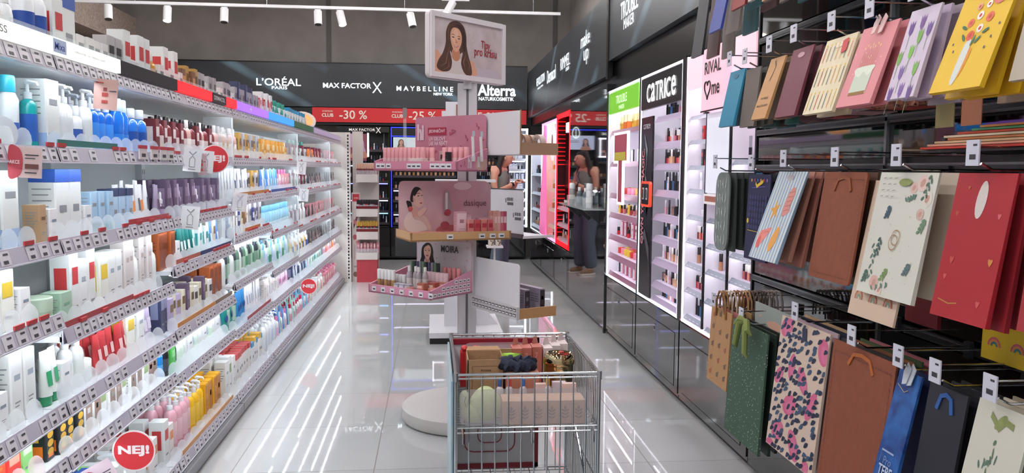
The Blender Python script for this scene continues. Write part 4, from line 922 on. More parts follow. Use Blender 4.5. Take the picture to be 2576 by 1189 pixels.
def lit_cab(name, lab, y0, y1, z0=0.47, z1=1.91, frame='#f4f4ff', fe=1.7, inner=INTW, depth=0.28, fw=0.010, sides='lrtb', x=XR, led=LEDW, lamp=True):
    t = T(name, lab, 'cabinet', (x + depth / 2, (y0 + y1) / 2, z0))
    mb = MB(); mb.box(x + 0.01, x + depth, y0, y0 + 0.012, z0, z1, inner); mb.box(x + 0.01, x + depth, y1 - 0.012, y1, z0, z1, inner)
    mb.box(x + depth - 0.01, x + depth, y0, y1, z0, z1, inner); mb.box(x + 0.01, x + depth, y0, y1, z0, z0 + 0.015, inner); mb.box(x + 0.01, x + depth, y0, y1, z1 - 0.015, z1, inner)
    B(mb, 'carcass', t)
    f = M(frame, 0.4, emit=fe); mb = MB()
    mb.box(x + 0.002, x + 0.01, y0, y1, z0, z0 + fw, f)
    if 'r' in sides: mb.box(x + 0.002, x + 0.01, y0, y0 + fw, z0, z1, f)
    mb.box(x + 0.002, x + 0.01, y1 - fw, y1, z0, z1, f)
    if 't' in sides: mb.box(x + 0.002, x + 0.01, y0, y1, z1 - fw, z1, f)
    B(mb, 'light_frame', t, 'glowing frame')
    if lamp:
        mb = MB(); mb.box(x + 0.05, x + 0.09, y0 + 0.03, y1 - 0.03, z1 - 0.022, z1 - 0.015, led); B(mb, 'light_strip', t)
    return t
def cab_shelf(par, y0, y1, z, x=XR + 0.02, depth=0.25, rail=PRL, led=True, board=M('#d6cede', 0.3, see=0.15), h=0.035):
    mb = MB(); mb.box(x + 0.01, x + depth, y0, y1, z - 0.008, z, board); s = B(mb, 'shelf', par)
    mb = MB(); mb.quad((x + 0.01, y0, z + 0.003), (x - 0.012, y0, z - h), (x - 0.012, y1, z - h), (x + 0.01, y1, z + 0.003), rail)
    mb.quad((x - 0.012, y0, z - h), (x - 0.012, y1, z - h), (x + 0.01, y1, z - h + .004), (x + 0.01, y0, z - h + .004), rail)
    n = max(3, int((y1 - y0) / 0.055))
    for k in range(n):
        a = y0 + (k + .2) * (y1 - y0) / n; b = y0 + (k + .75) * (y1 - y0) / n
        mb.quad((x + 0.0045, a, z - .009), (x - .0065, a, z - h + .008), (x - .0065, b, z - h + .008), (x + .0045, b, z - .009), M('#d9d2dc', 0.4))
    B(mb, 'price_rail', s)
    if led:
        mb = MB(); mb.box(x + 0.02, x + 0.035, y0 + 0.01, y1 - 0.01, z - 0.013, z - 0.0082, M('#f8f6ff', 0.4, emit=13.0)); B(mb, 'light_strip', s)
    return s
xg = XR + 0.075
def fill_cab(cablab, y0, y1, shelves, grp):
    for i, (z, items, n) in enumerate(shelves):
        st = (y1 - y0 - 0.04) / n
        goods_row(items, n, (xg, y1 - 0.02 - st / 2, z), (0, -st, 0), z + 0.001, PI, '%s, %s' % (('top shelf', 'second shelf', 'third shelf', 'fourth shelf', 'fifth shelf', 'sixth shelf', 'seventh shelf', 'eighth shelf', 'ninth shelf')[i], cablab), grp + ' make-up, shelf %s' % ORD[i])
        if n > 5:   # a second file behind
            goods_row(items[::-1], n, (xg + 0.06, y1 - 0.02 - st / 2, z), (0, -st, 0), z + 0.001, PI, 'rear file, %s, %s' % (('top shelf', 'second shelf', 'third shelf', 'fourth shelf', 'fifth shelf', 'sixth shelf', 'seventh shelf', 'eighth shelf', 'ninth shelf')[i], cablab), grp + ' make-up, rear of shelf %s' % ORD[i])
# --- green topped cabinet
t = lit_cab('makeup_cabinet', 'white lit make-up cabinet with green header, beside the mirror-black panel', 5.34, 6.29)
mb = MB(); mb.box(XR - 0.002, XR + 0.02, 5.365, 6.27, 1.73, 1.885, M('#6cb524', 0.4, emit=0.55)); B(mb, 'header', t, 'green glowing header')
face_x('TROUBLE', 5.85, 1.82, 0.34, 0.06, 0.0, t, M('#e4f2d6', 0.5, emit=0.7), XR - 0.002, lift=0.003); face_x('MAKER', 5.84, 1.76, 0.17, 0.03, 0.0, t, M('#e4f2d6', 0.5, emit=0.7), XR - 0.002, lift=0.003)
sh = [(1.60, golds, 9), (1.36, lashes, 5), (1.12, fruits, 7), (0.97, golds[2:] + redst, 9), (0.80, blis + reds, 8), (0.655, fruits, 9), (0.512, blis + lashes, 7)]
for z, _, _ in sh: cab_shelf(t, 5.355, 6.275, z, rail=M('#8d5f74', 0.3))
fill_cab('green header cabinet', 5.36, 6.27, sh, 'green header cabinet')
t = T('lit_mirror_sign', 'white outlined lollipop shaped pink sign in the green header cabinet', 'sign', (XR - 0.012, 5.81, 1.05))
o_ = [(-0.09, 0.0), (0.09, 0.0), (0.09, 0.30), (0.225, 0.30), (0.225, 0.525), (-0.225, 0.525), (-0.225, 0.30), (-0.09, 0.30)]
i_ = [(-0.055, 0.018), (0.055, 0.018), (0.055, 0.318), (0.19, 0.318), (0.19, 0.507), (-0.19, 0.507), (-0.19, 0.318), (-0.055, 0.318)]
mb = MB(); mb.prism(o_, (XR - 0.012, 5.81, 1.05), (0, -1, 0), (0, 0, 1), (1, 0, 0), 0.012, M('#f6f6ff', 0.4, emit=2.0)); B(mb, 'frame', t)
mb = MB(); mb.prism(i_, (XR - 0.015, 5.81, 1.05), (0, -1, 0), (0, 0, 1), (1, 0, 0), 0.003, M('#b04a5c', 0.4)); mb.box(XR - 0.0165, XR - 0.015, 5.64, 5.98, 1.37, 1.43, M('#c8b83c', 0.4)); B(mb, 'panel', t)
# --- black headed cabinet
t = lit_cab('makeup_cabinet', 'white lit make-up cabinet with black header, between green and pink ones', 4.41, 5.31)
mb = MB(); mb.box(XR - 0.002, XR + 0.02, 4.425, 5.285, 1.69, 1.89, M('#0e0e10', 0.3)); B(mb, 'header', t, 'black header board')
def wordmark(yc, zc, w, h, bold, par, m, x, lift):
    mb = MB(); y = yc + w / 2
    for ch, f in (('C', .155), ('a', .145), ('T', .14), ('R', .15), ('I', .05), ('C', .155), ('e', .15)):
        cw = w * f; put_text(mb, ch, (x, y - cw / 2, zc), (0, -1, 0), (0, 0, 1), cw * 0.9, h, m, bold if ch != 'I' else 0.0, lift); y -= cw * 1.05
    return B(mb, 'lettering', par)
wordmark(4.82, 1.785, 0.64, 0.115, 0.015, t, M('#f4f4f6', 0.4, emit=1.6), XR - 0.002, 0.004)
mb = MB(); mb.box(XR + 0.0, XR + 0.012, 5.0, 5.27, 0.49, 1.64, M('#1c1b1f', 0.25)); s_ = B(mb, 'banner', t, 'black banner with pink upright lettering')
wordmark(5.13, 1.58, 0.17, 0.03, 0.0, t, M('#d9d6da', 0.5), XR, 0.002)
mb = MB(); put_text(mb, 'OWN YOUR MAGIC.', (XR, 5.20, 1.13), (0, 0, 1), (0, 1, 0), 0.62, 0.065, M('#d8838c', 0.5), 0.03, 0.003); B(mb, 'lettering', t)
fr = Fr((XR - 0.001, 5.27, 0.49), (0, -1, 0), (0, 0, 1), 0.27, 1.15); mb = MB()
art(mb, fr, [(band([(0.35, 0.9), (0.6, 0.8), (0.45, 0.66), (0.8, 0.55), (0.6, 0.45)], [0.02, 0.1, 0.06, 0.12, 0.02]), M('#8d8a92', 0.3)), (band([(0.2, 0.3), (0.5, 0.35), (0.9, 0.24), (0.95, 0.12)], [0.02, 0.06, 0.08, 0.02]), M('#55525a', 0.3))]); B(mb, 'print', t)
whts = [('white lip gloss', ST('#e2dadd', '#cfc6cb', .08, .02)), ('rose lip gloss', ST('#cf98a4', '#b9b2b8', .085, .018)), ('black eyeliner', ST('#2a282c', '#3c3a40', .09, .014))]
sh = [(1.63, darks + whts, 7), (1.47, redst + whts, 9), (1.34, redst + nude + whts, 9), (1.18, darks + whts, 9), (1.03, palette + darks + whts, 7), (0.895, nude + whts + darks, 8), (0.755, nude + whts, 9), (0.61, nude + whts + palette, 8), (0.512, darks + nude + whts, 7)]
for z, _, _ in sh: cab_shelf(t, 4.425, 4.985, z, rail=M('#b5a5be', 0.25), h=0.038)
fill_cab('black header cabinet', 4.43, 4.98, sh, 'black header cabinet')
t = T('tester_sign', 'small black square sign with glowing orange outline on the black banner', 'sign', (XR - 0.02, 5.03, 1.07))
mb = MB(); mb.prism(rrect(-0.1, -0.08, 0.1, 0.08, 0.02), (XR - 0.024, 5.06, 1.15), (0, -1, 0), (0, 0, 1), (1, 0, 0), 0.018, M('#e8482c', 0.4, emit=0.5)); B(mb, 'frame', t)
mb = MB(); mb.prism(rrect(-0.085, -0.065, 0.085, 0.065, 0.012), (XR - 0.025, 5.06, 1.15), (0, -1, 0), (0, 0, 1), (1, 0, 0), 0.003, BLACK)
for a in (-0.04, 0.04):
    mb.prism(rrect(a - 0.018, -0.035, a + 0.018, 0.04, 0.006), (XR - 0.027, 5.06, 1.15), (0, -1, 0), (0, 0, 1), (1, 0, 0), 0.002, M('#c9c6c8', 0.4)); mb.prism(rrect(a - 0.012, -0.025, a + 0.012, 0.03, 0.004), (XR - 0.0285, 5.06, 1.15), (0, -1, 0), (0, 0, 1), (1, 0, 0), 0.0015, M('#4a4648', 0.4))
B(mb, 'face', t)
# --- pink headed cabinet with three columns
t = lit_cab('makeup_cabinet', 'white lit make-up cabinet with pale pink header, nearest the gift bags', 3.36, 4.335, frame='#ffe9f2', sides='lb')
PINKE = M('#f3c7d2', 0.4, emit=0.55)
mb = MB(); mb.box(XR - 0.002, XR + 0.02, 4.0, 4.315, 1.73, 1.89, PINKE); B(mb, 'header', t, 'pale pink header')
mb = MB(); mb.box(XR - 0.002, XR + 0.02, 3.38, 3.66, 1.73, 1.89, PINKE); B(mb, 'header', t, 'pale pink header')
mb = MB(); mb.box(XR - 0.03, XR + 0.02, 3.67, 3.99, 1.595, 1.895, M('#f0bccb', 0.4, emit=0.5)); mb.box(XR - 0.031, XR - 0.028, 3.66, 4.0, 1.59, 1.597, BLACK); B(mb, 'name_box', t, 'pink name box')
face_x('RIVAL', 3.83, 1.80, 0.23, 0.06, 0.02, t, M('#1c1618', 0.5), XR - 0.03, lift=0.003)
face_x('me', 3.785, 1.69, 0.11, 0.05, 0.02, t, M('#1c1618', 0.5), XR - 0.03, lift=0.003)
hp = [(0.06 * 16 * math.sin(a) ** 3 / 16, 0.06 * (13 * math.cos(a) - 5 * math.cos(2 * a) - 2 * math.cos(3 * a) - math.cos(4 * a)) / 16) for a in [k * 2 * PI / 24 for k in range(25)]]
mb = MB(); mb.tube([(XR - 0.032, 3.90 - p[0] * 0.7, 1.70 + p[1] * 0.8) for p in hp], 0.004, M('#1c1618', 0.5), 5); B(mb, 'heart_outline', t)
mb = MB(); mb.box(XR + 0.0, XR + 0.012, 3.675, 3.985, 1.19, 1.585, M('#e2e4f0', 0.5, emit=0.35)); B(mb, 'blank_panel', t)
mb = MB(); mb.box(XR - 0.006, XR + 0.012, 3.67, 3.99, 1.135, 1.185, M('#e6dfe2', 0.4, emit=0.3)); mb.box(XR - 0.007, XR - 0.006, 3.69, 3.97, 1.148, 1.175, M('#b06a5c', 0.5)); B(mb, 'picture_strip', t)
mb = MB()
for y in (3.665, 3.995):
    mb = MB(); mb.box(XR + 0.012, XR + 0.27, y - 0.004, y + 0.004, 0.49, 1.72, INTW); mb.box(XR + 0.0, XR + 0.012, y - 0.004, y + 0.004, 0.49, 1.72, BLACK); B(mb, 'partition', t)
NAVY = M('#8d93a2', 0.35)
mb = MB(); mb.box(XR - 0.002, XR + 0.2, 4.345, 4.40, 0.47, 1.92, BLACK); mb.box(XR - 0.001, XR + 0.2, 5.313, 5.337, 0.47, 1.92, BLACK); TM(mb, 'filler_strip', 'black upright strips between the three lit cabinets', 'strip')
colA = [(1.59, palette + reds, 3), (1.46, reds, 4), (1.325, reds, 4), (1.20, pale, 4), (1.06, pale, 3), (0.93, redst, 6), (0.80, pale + nude, 5), (0.66, redst, 6), (0.512, darks, 5)]
colB = [(1.06, [('mirror compact', CP('#3a383c', .045, .02))], 5), (0.93, pale, 3), (0.80, pale + nude, 4), (0.65, pale, 4), (0.50, [('pale blue box', BX('#b9dce0', '#e4eef0'))] + pale, 4)]
colC = [(1.35, darks, 3), (1.22, pale, 3), (1.05, [('green and white box', BX('#6f9a6a', '#e6ece2'))] + pale, 4), (0.92, palette, 3), (0.80, redst, 5), (0.65, reds + pale, 5), (0.50, pale, 4)]
for nm, ya, yb, col in (('left column', 4.0, 4.32, colA), ('middle column', 3.67, 3.99, colB), ('right column', 3.375, 3.66, colC)):
    for z, _, _ in col: cab_shelf(t, ya, yb, z, rail=NAVY, h=0.022)
    fill_cab('pink header cabinet, ' + nm, ya, yb, [(z, it, n) for z, it, n in col], 'pink header cabinet %s' % nm)
# --- red lit and pink lit cabinets beyond the black panel
t = lit_cab('makeup_cabinet', 'red glowing make-up cabinet beyond the mirror-black panel', 8.09, 8.98, 0.48, 1.90, '#ff1420', 1.3, M('#3a1418', 0.3), led=M('#ff3030', 0.4, emit=3.0), fw=0.05)
for k in range(27):
    z = 0.60 + k * 0.047
    if 1.15 < z < 1.35: continue
    mb = MB(); mb.box(XR + 0.012, XR + 0.10, 8.955, 8.965, z, z + 0.012, M('#e02028', 0.4, emit=0.45)); B(mb, 'light_slat', t)
mb = MB(); mb.box(XR + 0.0, XR + 0.03, 8.16, 8.34, 1.68, 1.78, M('#d8dcf4', 0.4, emit=0.8)); B(mb, 'small_screen', t, 'small white glowing screen')
sh = [(0.9, redst, 6), (0.72, pale + darks, 7), (0.56, nude + redst + pale, 8)]
for z, _, _ in sh: cab_shelf(t, 8.11, 8.96, z, rail=M('#b58f9a', 0.3), led=False)
fill_cab('red glowing cabinet', 8.15, 8.93, sh, 'red glowing cabinet')
mb = MB(); mb.box(XR + 0.09, XR + 0.12, 8.15, 8.92, 1.10, 1.40, M('#171014', 0.3)); B(mb, 'dark_panel', t)
t = lit_cab('makeup_cabinet', 'pink lit make-up cabinet beyond the red glowing one', 9.01, 10.2, 0.48, 1.87, '#ff9ed0', 1.4, M('#ecd8c8', 0.4), led=LEDW, fw=0.03)
mb = MB(); mb.prism([(0.0, 0.0), (0.5, 0.0), (0.42, 0.9), (0.44, 1.33), (0.3, 1.33), (0.24, 0.9), (0.02, 0.4)], (XR - 0.02, 10.17, 0.5), (0, -1, 0), (0, 0, 1), (1, 0, 0), 0.02, M('#ee6fae', 0.4, emit=0.6)); B(mb, 'side_board', t, 'hot pink slanting board')
mb = MB(); mb.prism(ell(0, 0, 0.17, 0.22), (XR - 0.01, 9.22, 1.62), (0, -1, 0), (0, 0, 1), (1, 0, 0), 0.012, M('#ece4e4', 0.4, emit=0.5)); mb.prism(ell(0, 0, 0.05, 0.08), (XR - 0.012, 9.22, 1.62), (0, -1, 0), (0, 0, 1), (1, 0, 0), 0.003, M('#8a5a50', 0.4)); B(mb, 'oval_board', t)
sh = [(1.3, golds, 5), (1.08, golds, 5), (0.85, golds + pale, 6), (0.66, pale, 6), (0.52, golds + redst, 7)]
for z, _, _ in sh: cab_shelf(t, 9.05, 9.65, z, rail=M('#c9b08c', 0.3), led=False)
fill_cab('pink lit cabinet', 9.05, 9.65, sh, 'pink lit cabinet')
t = lit_cab('makeup_cabinet', 'pale blue lit make-up cabinet farthest along the right wall', 10.22, 11.3, 0.48, 1.74, '#e6f2ff', 1.8, M('#c8ced8', 0.4))
mb = MB(); mb.box(XR - 0.004, XR + 0.02, 10.3, 11.2, 1.64, 1.72, M('#c8c4c8', 0.4, emit=0.4)); B(mb, 'header', t)
sh = [(1.25, darks, 6), (1.0, palette, 5), (0.78, redst, 7), (0.56, nude, 7)]
for z, _, _ in sh: cab_shelf(t, 10.25, 11.27, z, rail=M('#9fb0c4', 0.3), led=False)
fill_cab('pale blue lit cabinet', 10.26, 11.26, sh, 'pale blue lit cabinet')
# --- tester shelf on the mirror-black panel
t = T('glass_shelf', 'glass shelf with testers on the mirror-black panel', 'shelf', (1.29, 7.05, 0.975))
mb = MB(); mb.box(1.21, XR, 6.42, 7.70, 0.975, 0.987, M('#c9d2d2', 0.08, see=0.45)); B(mb, 'shelf_plate', t)
for y in (6.6, 7.05, 7.5):
    mb = MB(); mb.prism([(0, 0), (0.14, 0), (0.0, -0.12)], (XR, y, 0.975), (-1, 0, 0), (0, 0, 1), (0, 1, 0), 0.01, M('#34363a', 0.3)); B(mb, 'bracket', t)
for i, y in enumerate((6.52, 6.9, 7.3)):
    t2 = T('acrylic_holder', 'small clear holder on the glass tester shelf, %s from the right' % ORD[i], 'holder', (1.26, y, 0.987))
    mb = MB(); mb.box(1.225, 1.30, y - 0.05, y + 0.05, 0.987, 0.992, CLEAR); mb.box(1.225, 1.229, y - 0.05, y + 0.05, 0.992, 1.07, CLEAR); mb.box(1.225, 1.30, y + 0.046, y + 0.05, 0.992, 1.07, CLEAR); B(mb, 'tray', t2)
for i, (y, sp, look) in enumerate(((6.66, ('spray_can', .06, .06, .20, '#c9cbce', '#dfe3e6', '#f0f0ee'), 'tall silver and white tester bottle'), (6.83, ('bottle', .055, .055, .16, '#59636c', '#e6e6e4', '#7c8891'), 'grey mist bottle with white cap'),
        (7.12, ('bottle', .055, .055, .16, '#59636c', '#e6e6e4', '#7c8891'), 'grey mist bottle with white cap beside the farthest tester'), (7.5, ('spray_can', .06, .06, .19, '#8d8a8e', '#dfe3e6', '#cfc8b8'), 'silver tester bottle at the far end'))):
    good(sp, (1.30, y, 0.987), PI, look + ' on the glass shelf', None)
mb = MB(); mb.tube([(1.30, 6.52, 1.10), (1.30, 6.44, 1.10), (1.30, 6.42, 1.13)], [0.008, 0.008, 0.02], CHROME, 8); TM(mb, 'chrome_knob', 'chrome knob beside the tall tester bottle on the glass shelf', 'knob')

# ------------------------------------------------------------------ cabinets on the back wall (they face the camera)
def back_cab(lab, x0, x1, inner, edge, ee, top=1.88, fw=0.014, sd='lr'):
    t = T('makeup_cabinet', lab, 'cabinet', ((x0 + x1) / 2, YB + 0.1, 0.47)); y = YB
    mb = MB(); mb.box(x0, x0 + 0.012, y, 11.93, 0.47, top, inner); mb.box(x1 - 0.012, x1, y, 11.93, 0.47, top, inner); mb.box(x0, x1, 11.9, 11.93, 0.47, top, inner)
    mb.box(x0, x1, y, 11.93, 0.47, 0.485, inner); mb.box(x0, x1, y, 11.93, top - 0.015, top, inner); B(mb, 'carcass', t)
    if edge:
        f = M(edge, 0.4, emit=ee); mb = MB(); mb.box(x0, x1, y - 0.006, y, top - fw, top, f)
        if 'l' in sd: mb.box(x0, x0 + fw, y - 0.006, y, 0.47, top, f)
        if 'r' in sd: mb.box(x1 - fw, x1, y - 0.006, y, 0.47, top, f)
        B(mb, 'light_frame', t, 'glowing frame')
    return t
def back_shelf(t, x0, x1, z, led, items, n, lab, rail='#3a3438'):
    mb = MB(); mb.box(x0, x1, YB + 0.04, 11.9, z - 0.008, z, M('#5a5458', 0.3)); mb.box(x0, x1, YB + 0.03, YB + 0.04, z - 0.03, z + 0.004, M(rail, 0.3)); s = B(mb, 'shelf', t)
    if led and z > 0.52:
        mb = MB(); mb.box(x0 + 0.01, x1 - 0.01, YB + 0.026, YB + 0.036, z - 0.045, z - 0.032, M(led, 0.4, emit=2.4)); B(mb, 'light_strip', s)
    st = (x1 - x0 - 0.03) / n
    goods_row(items, n, (x0 + 0.015 + st / 2, YB + 0.08, z), (st, 0, 0), z + 0.001, -PI / 2, lab, lab)
DK = M('#1b1a1e', 0.35); BLUE = '#2a3cf0'
t = back_cab('dark make-up cabinet with white light bars on the back wall', -1.33, -0.60, DK, None, 0)
mb = MB(); mb.box(-1.33, -0.60, YB - 0.02, YB, 1.80, 1.88, BLACK); B(mb, 'header', t)
face_y('MAX FACTOR', -0.98, 1.835, 0.36, 0.035, 0.01, t, M('#e9e6e0', 0.5, emit=0.4), YB - 0.02, lift=0.003); face_y('X', -0.755, 1.83, 0.07, 0.08, 0.0, t, M('#e9e6e0', 0.5, emit=0.4), YB - 0.02, lift=0.003)
for x in (-1.21, -0.90):
    mb = MB(); mb.box(x - 0.012, x + 0.012, YB - 0.012, YB, 1.46, 1.79, M('#f0f6ff', 0.4, emit=2.2)); B(mb, 'light_bar', t, 'white glowing bar')
SKIN1 = M('#d9a890', 0.6); SKIN2 = M('#c98f78', 0.6); LIPS = M('#b04a52', 0.6); HAIRB = M('#4a3228', 0.6); HAIRK = M('#241c1c', 0.6); IRIS = M('#2a1f1c', 0.6)
def portrait(fr, cx, cy, s, hair, bg, extra=(), skin='#dcae96', long=True, look=0.0):
    """a plain drawn head and shoulders; s = head height as a share of the frame height"""
    k = fr.h / fr.w; sk = M(skin, 0.6); sk2 = M('#c08a74', 0.6)
    q = lambda x, y: (cx + x * s * k, cy + y * s)
    sh = list(bg)
    if long: sh.append((cr([q(-0.1, 0.62), q(0.3, 0.58), q(0.52, 0.2), q(0.55, -0.3), q(0.72, -0.9), q(0.6, -1.5), q(0.3, -1.45), q(0.2, -0.5), q(-0.25, -0.5), q(-0.35, -1.4), q(-0.75, -1.45), q(-0.72, -0.8), q(-0.5, -0.2), q(-0.48, 0.3)]), hair))
    else: sh.append((cr([q(-0.1, 0.62), q(0.3, 0.52), q(0.4, 0.15), q(0.35, -0.2), q(-0.4, -0.3), q(-0.62, -0.25), q(-0.6, -0.05), q(-0.48, 0.3)]), hair))
    sh.append((cr([q(-0.18, -0.3), q(0.18, -0.3), q(0.2, -0.72), q(0.7, -0.9), q(0.95, -1.5), q(-0.95, -1.5), q(-0.7, -0.9), q(-0.2, -0.72)]), sk2))
    sh.append((cr([q(0.0, 0.5), q(0.27, 0.4), q(0.34, 0.1), q(0.27, -0.25), q(0.03 + look, -0.5), q(-0.25, -0.25), q(-0.32, 0.1), q(-0.25, 0.4)]), sk))
    for sx in (-0.14, 0.16):
        sh.append((cr([q(sx - 0.08 + look, 0.1), q(sx + look, 0.135), q(sx + 0.08 + look, 0.1), q(sx + look, 0.075)], 3), IRIS)); sh.append((band([q(sx - 0.1 + look, 0.19), q(sx + look, 0.225), q(sx + 0.1 + look, 0.19)], 0.02 * s), hair))
    sh.append((cr([q(-0.04 + look, -0.07), q(0.02 + look, 0.06), q(0.06 + look, -0.07), q(0.01 + look, -0.1)], 3), sk2))
    sh.append((cr([q(-0.12 + look, -0.22), q(0.02 + look, -0.18), q(0.15 + look, -0.22), q(0.02 + look, -0.3)], 4), LIPS))
    if long: sh.append((cr([q(-0.05, 0.6), q(0.1, 0.5), q(-0.2, 0.34), q(-0.36, 0.0), q(-0.4, -0.6), q(-0.52, -0.5), q(-0.46, 0.3)]), hair)); sh.append((cr([q(0.02, 0.58), q(0.3, 0.4), q(0.38, 0.0), q(0.42, -0.7), q(0.56, -0.6), q(0.5, 0.25), q(0.3, 0.58)]), hair))
    return sh + list(extra)
def picture(par, fr, shapes, back, nm='picture'):
    mb = MB(); mb.cbox(fr.p(0.5, 0.5, -0.002), fr.r, fr.u, fr.n, fr.w / 2, fr.h / 2, 0.002, back); art(mb, fr, shapes, 0.0006); return B(mb, nm, par)
picture(t, Fr((-1.19, YB - 0.01, 1.40), (1, 0, 0), (0, 0, 1), 0.27, 0.38), portrait(None or Fr((0, 0, 0), (1, 0, 0), (0, 0, 1), 0.27, 0.38), 0.62, 0.62, 0.33, M('#c9a4c8', 0.6), [(rect(0, 0, 1, 1), M('#8a4a58', 0.6)), (rect(0, 0.5, 0.5, 1), M('#c7a9c0', 0.6))]), M('#8a4a58', 0.6))
for i, (z, led) in enumerate(((1.56, None), (1.37, '#c8d4ff'), (1.12, '#8a8cff'), (0.88, '#c8d4ff'), (0.70, '#8ac8ff'), (0.53, None))):
    back_shelf(t, -1.31, -0.62, z, led, darks + redst[:1] + pale[2:], 16, '%s shelf of the back cabinet with light bars' % ORD[i])
mb = MB(); mb.box(-0.68, -0.675, YB - 0.05, YB, 1.5, 1.78, CLEAR); B(mb, 'side_glass', t)
t = back_cab('blue outlined make-up cabinet on the back wall', -0.585, 0.36, DK, BLUE, 1.3, sd='l')
mb = MB(); mb.box(-0.57, 0.35, YB - 0.004, YB, 1.76, 1.86, BLACK); mb.box(-0.57, 0.35, YB - 0.008, YB - 0.003, 1.745, 1.758, M(BLUE, 0.4, emit=1.3)); B(mb, 'header', t)
fr = Fr((-0.55, YB - 0.01, 1.59), (1, 0, 0), (0, 0, 1), 0.55, 0.145)
picture(t, fr, portrait(fr, 0.2, 0.5, 0.5, M('#6a4a34', 0.6), [(rect(0, 0, 1, 1), M('#c2d4d6', 0.6, emit=0.3)), (rect(0.45, 0.6, 0.9, 0.72), WHITE), (rect(0.42, 0.35, 0.95, 0.45), WHITE)]), WHITE)
fr = Fr((0.02, YB - 0.01, 1.50), (1, 0, 0), (0, 0, 1), 0.3, 0.24); picture(t, fr, portrait(fr, 0.5, 0.55, 0.4, HAIRK, [(rect(0, 0, 1, 1), M('#3a2c30', 0.6)), (rect(0, 0.2, 1, 0.35), M('#b88a84', 0.6))]), WHITE)
mb = MB()
for a, b, c, d in ((0.0, 0.02, 1.48, 1.76), (0.32, 0.34, 1.48, 1.76), (0.0, 0.34, 1.48, 1.50), (0.0, 0.34, 1.74, 1.76)): mb.box(a, b, YB - 0.018, YB - 0.004, c, d, M('#f4f4ff', 0.4, emit=1.6))
B(mb, 'picture_frame', t)
face_y('MAYBELLINE', 0.16, 1.82, 0.3, 0.035, 0.01, t, M('#e9f0ea', 0.5, emit=0.8), YB - 0.004, lift=0.003)
brown = [('amber foundation bottle', ST('#a87a52', '#2a211c', .09, .035)), ('beige foundation bottle', ST('#c9a080', '#2a211c', .09, .035))]
for i, (z, it, n) in enumerate(((1.42, darks, 16), (1.20, brown, 14), (1.02, brown, 16), (0.85, palette, 9), (0.68, darks, 14), (0.53, pale, 12))):
    back_shelf(t, -0.56, 0.34, z, '#d8d0f0' if i in (2, 4) else None, it, n, '%s shelf of the blue outlined back cabinet' % ORD[i])
t = back_cab('dark make-up cabinet behind the woman on the back wall', 0.375, 0.98, DK, BLUE, 0.9, sd='')
fr = Fr((0.42, YB - 0.01, 1.59), (1, 0, 0), (0, 0, 1), 0.5, 0.2)
picture(t, fr, portrait(fr, 0.25, 0.55, 0.38, HAIRK, [(rect(0, 0, 1, 1), M('#bcc8e4', 0.6, emit=0.3)), (rect(0.45, 0.6, 0.9, 0.64), INK), (rect(0.45, 0.5, 0.9, 0.54), INK)]), WHITE)
mb = MB(); lf = cr([(0, -0.07), (0.05, -0.02), (0.04, 0.05), (0, 0.09), (-0.04, 0.05), (-0.05, -0.02)], 4); mb.tube([(0.69 + p[0], YB - 0.02, 1.82 + p[1]) for p in lf], 0.005, M('#eaf4ea', 0.4, emit=1.4), 5, True); mb.box(0.686, 0.694, YB - 0.022, YB - 0.018, 1.76, 1.89, M('#eaf4ea', 0.4, emit=1.4)); B(mb, 'leaf_emblem', t, 'glowing leaf outline')
for i, (z, it, n) in enumerate(((1.36, brown, 10), (1.15, darks, 12), (0.93, [('golden lipstick', ST('#b8925a', '#7a5a34', .08, .02))], 12), (0.73, blis, 7), (0.55, pale, 9))):
    back_shelf(t, 0.39, 0.965, z, None, it, n, '%s shelf of the cabinet behind the woman' % ORD[i])
t = back_cab('white lit accessory cabinet in the far right corner', 0.99, 1.36, M('#dfe4ee', 0.5), '#f0f6ff', 3.0, 1.88, 0.03)
acc = [('blue hair clip card', BX('#3a5ac8', '#e4e8f4', .04, .01, .08, 3)), ('white brush', ST('#e4e8f0', '#c8ccd8', .09, .02)), ('black brush', ST('#26262c', '#9a9aa4', .1, .018)), ('pink puff card', BX('#d890a8', '#f4e4ea', .04, .01, .08, 3))]
for i, z in enumerate((1.60, 1.45, 1.30, 1.16, 1.02, 0.88, 0.75, 0.62, 0.50)):
    back_shelf(t, 1.02, 1.33, z, '#f0f6ff', acc[i % 3:] + acc[:2], 7, '%s shelf of the white lit corner cabinet' % ORD[i], '#c8ccd4')
mb = MB(); mb.box(1.33, 1.345, YB - 0.012, YB - 0.004, 0.5, 1.86, M('#eef4ff', 0.4, emit=3)); B(mb, 'light_bar', t)

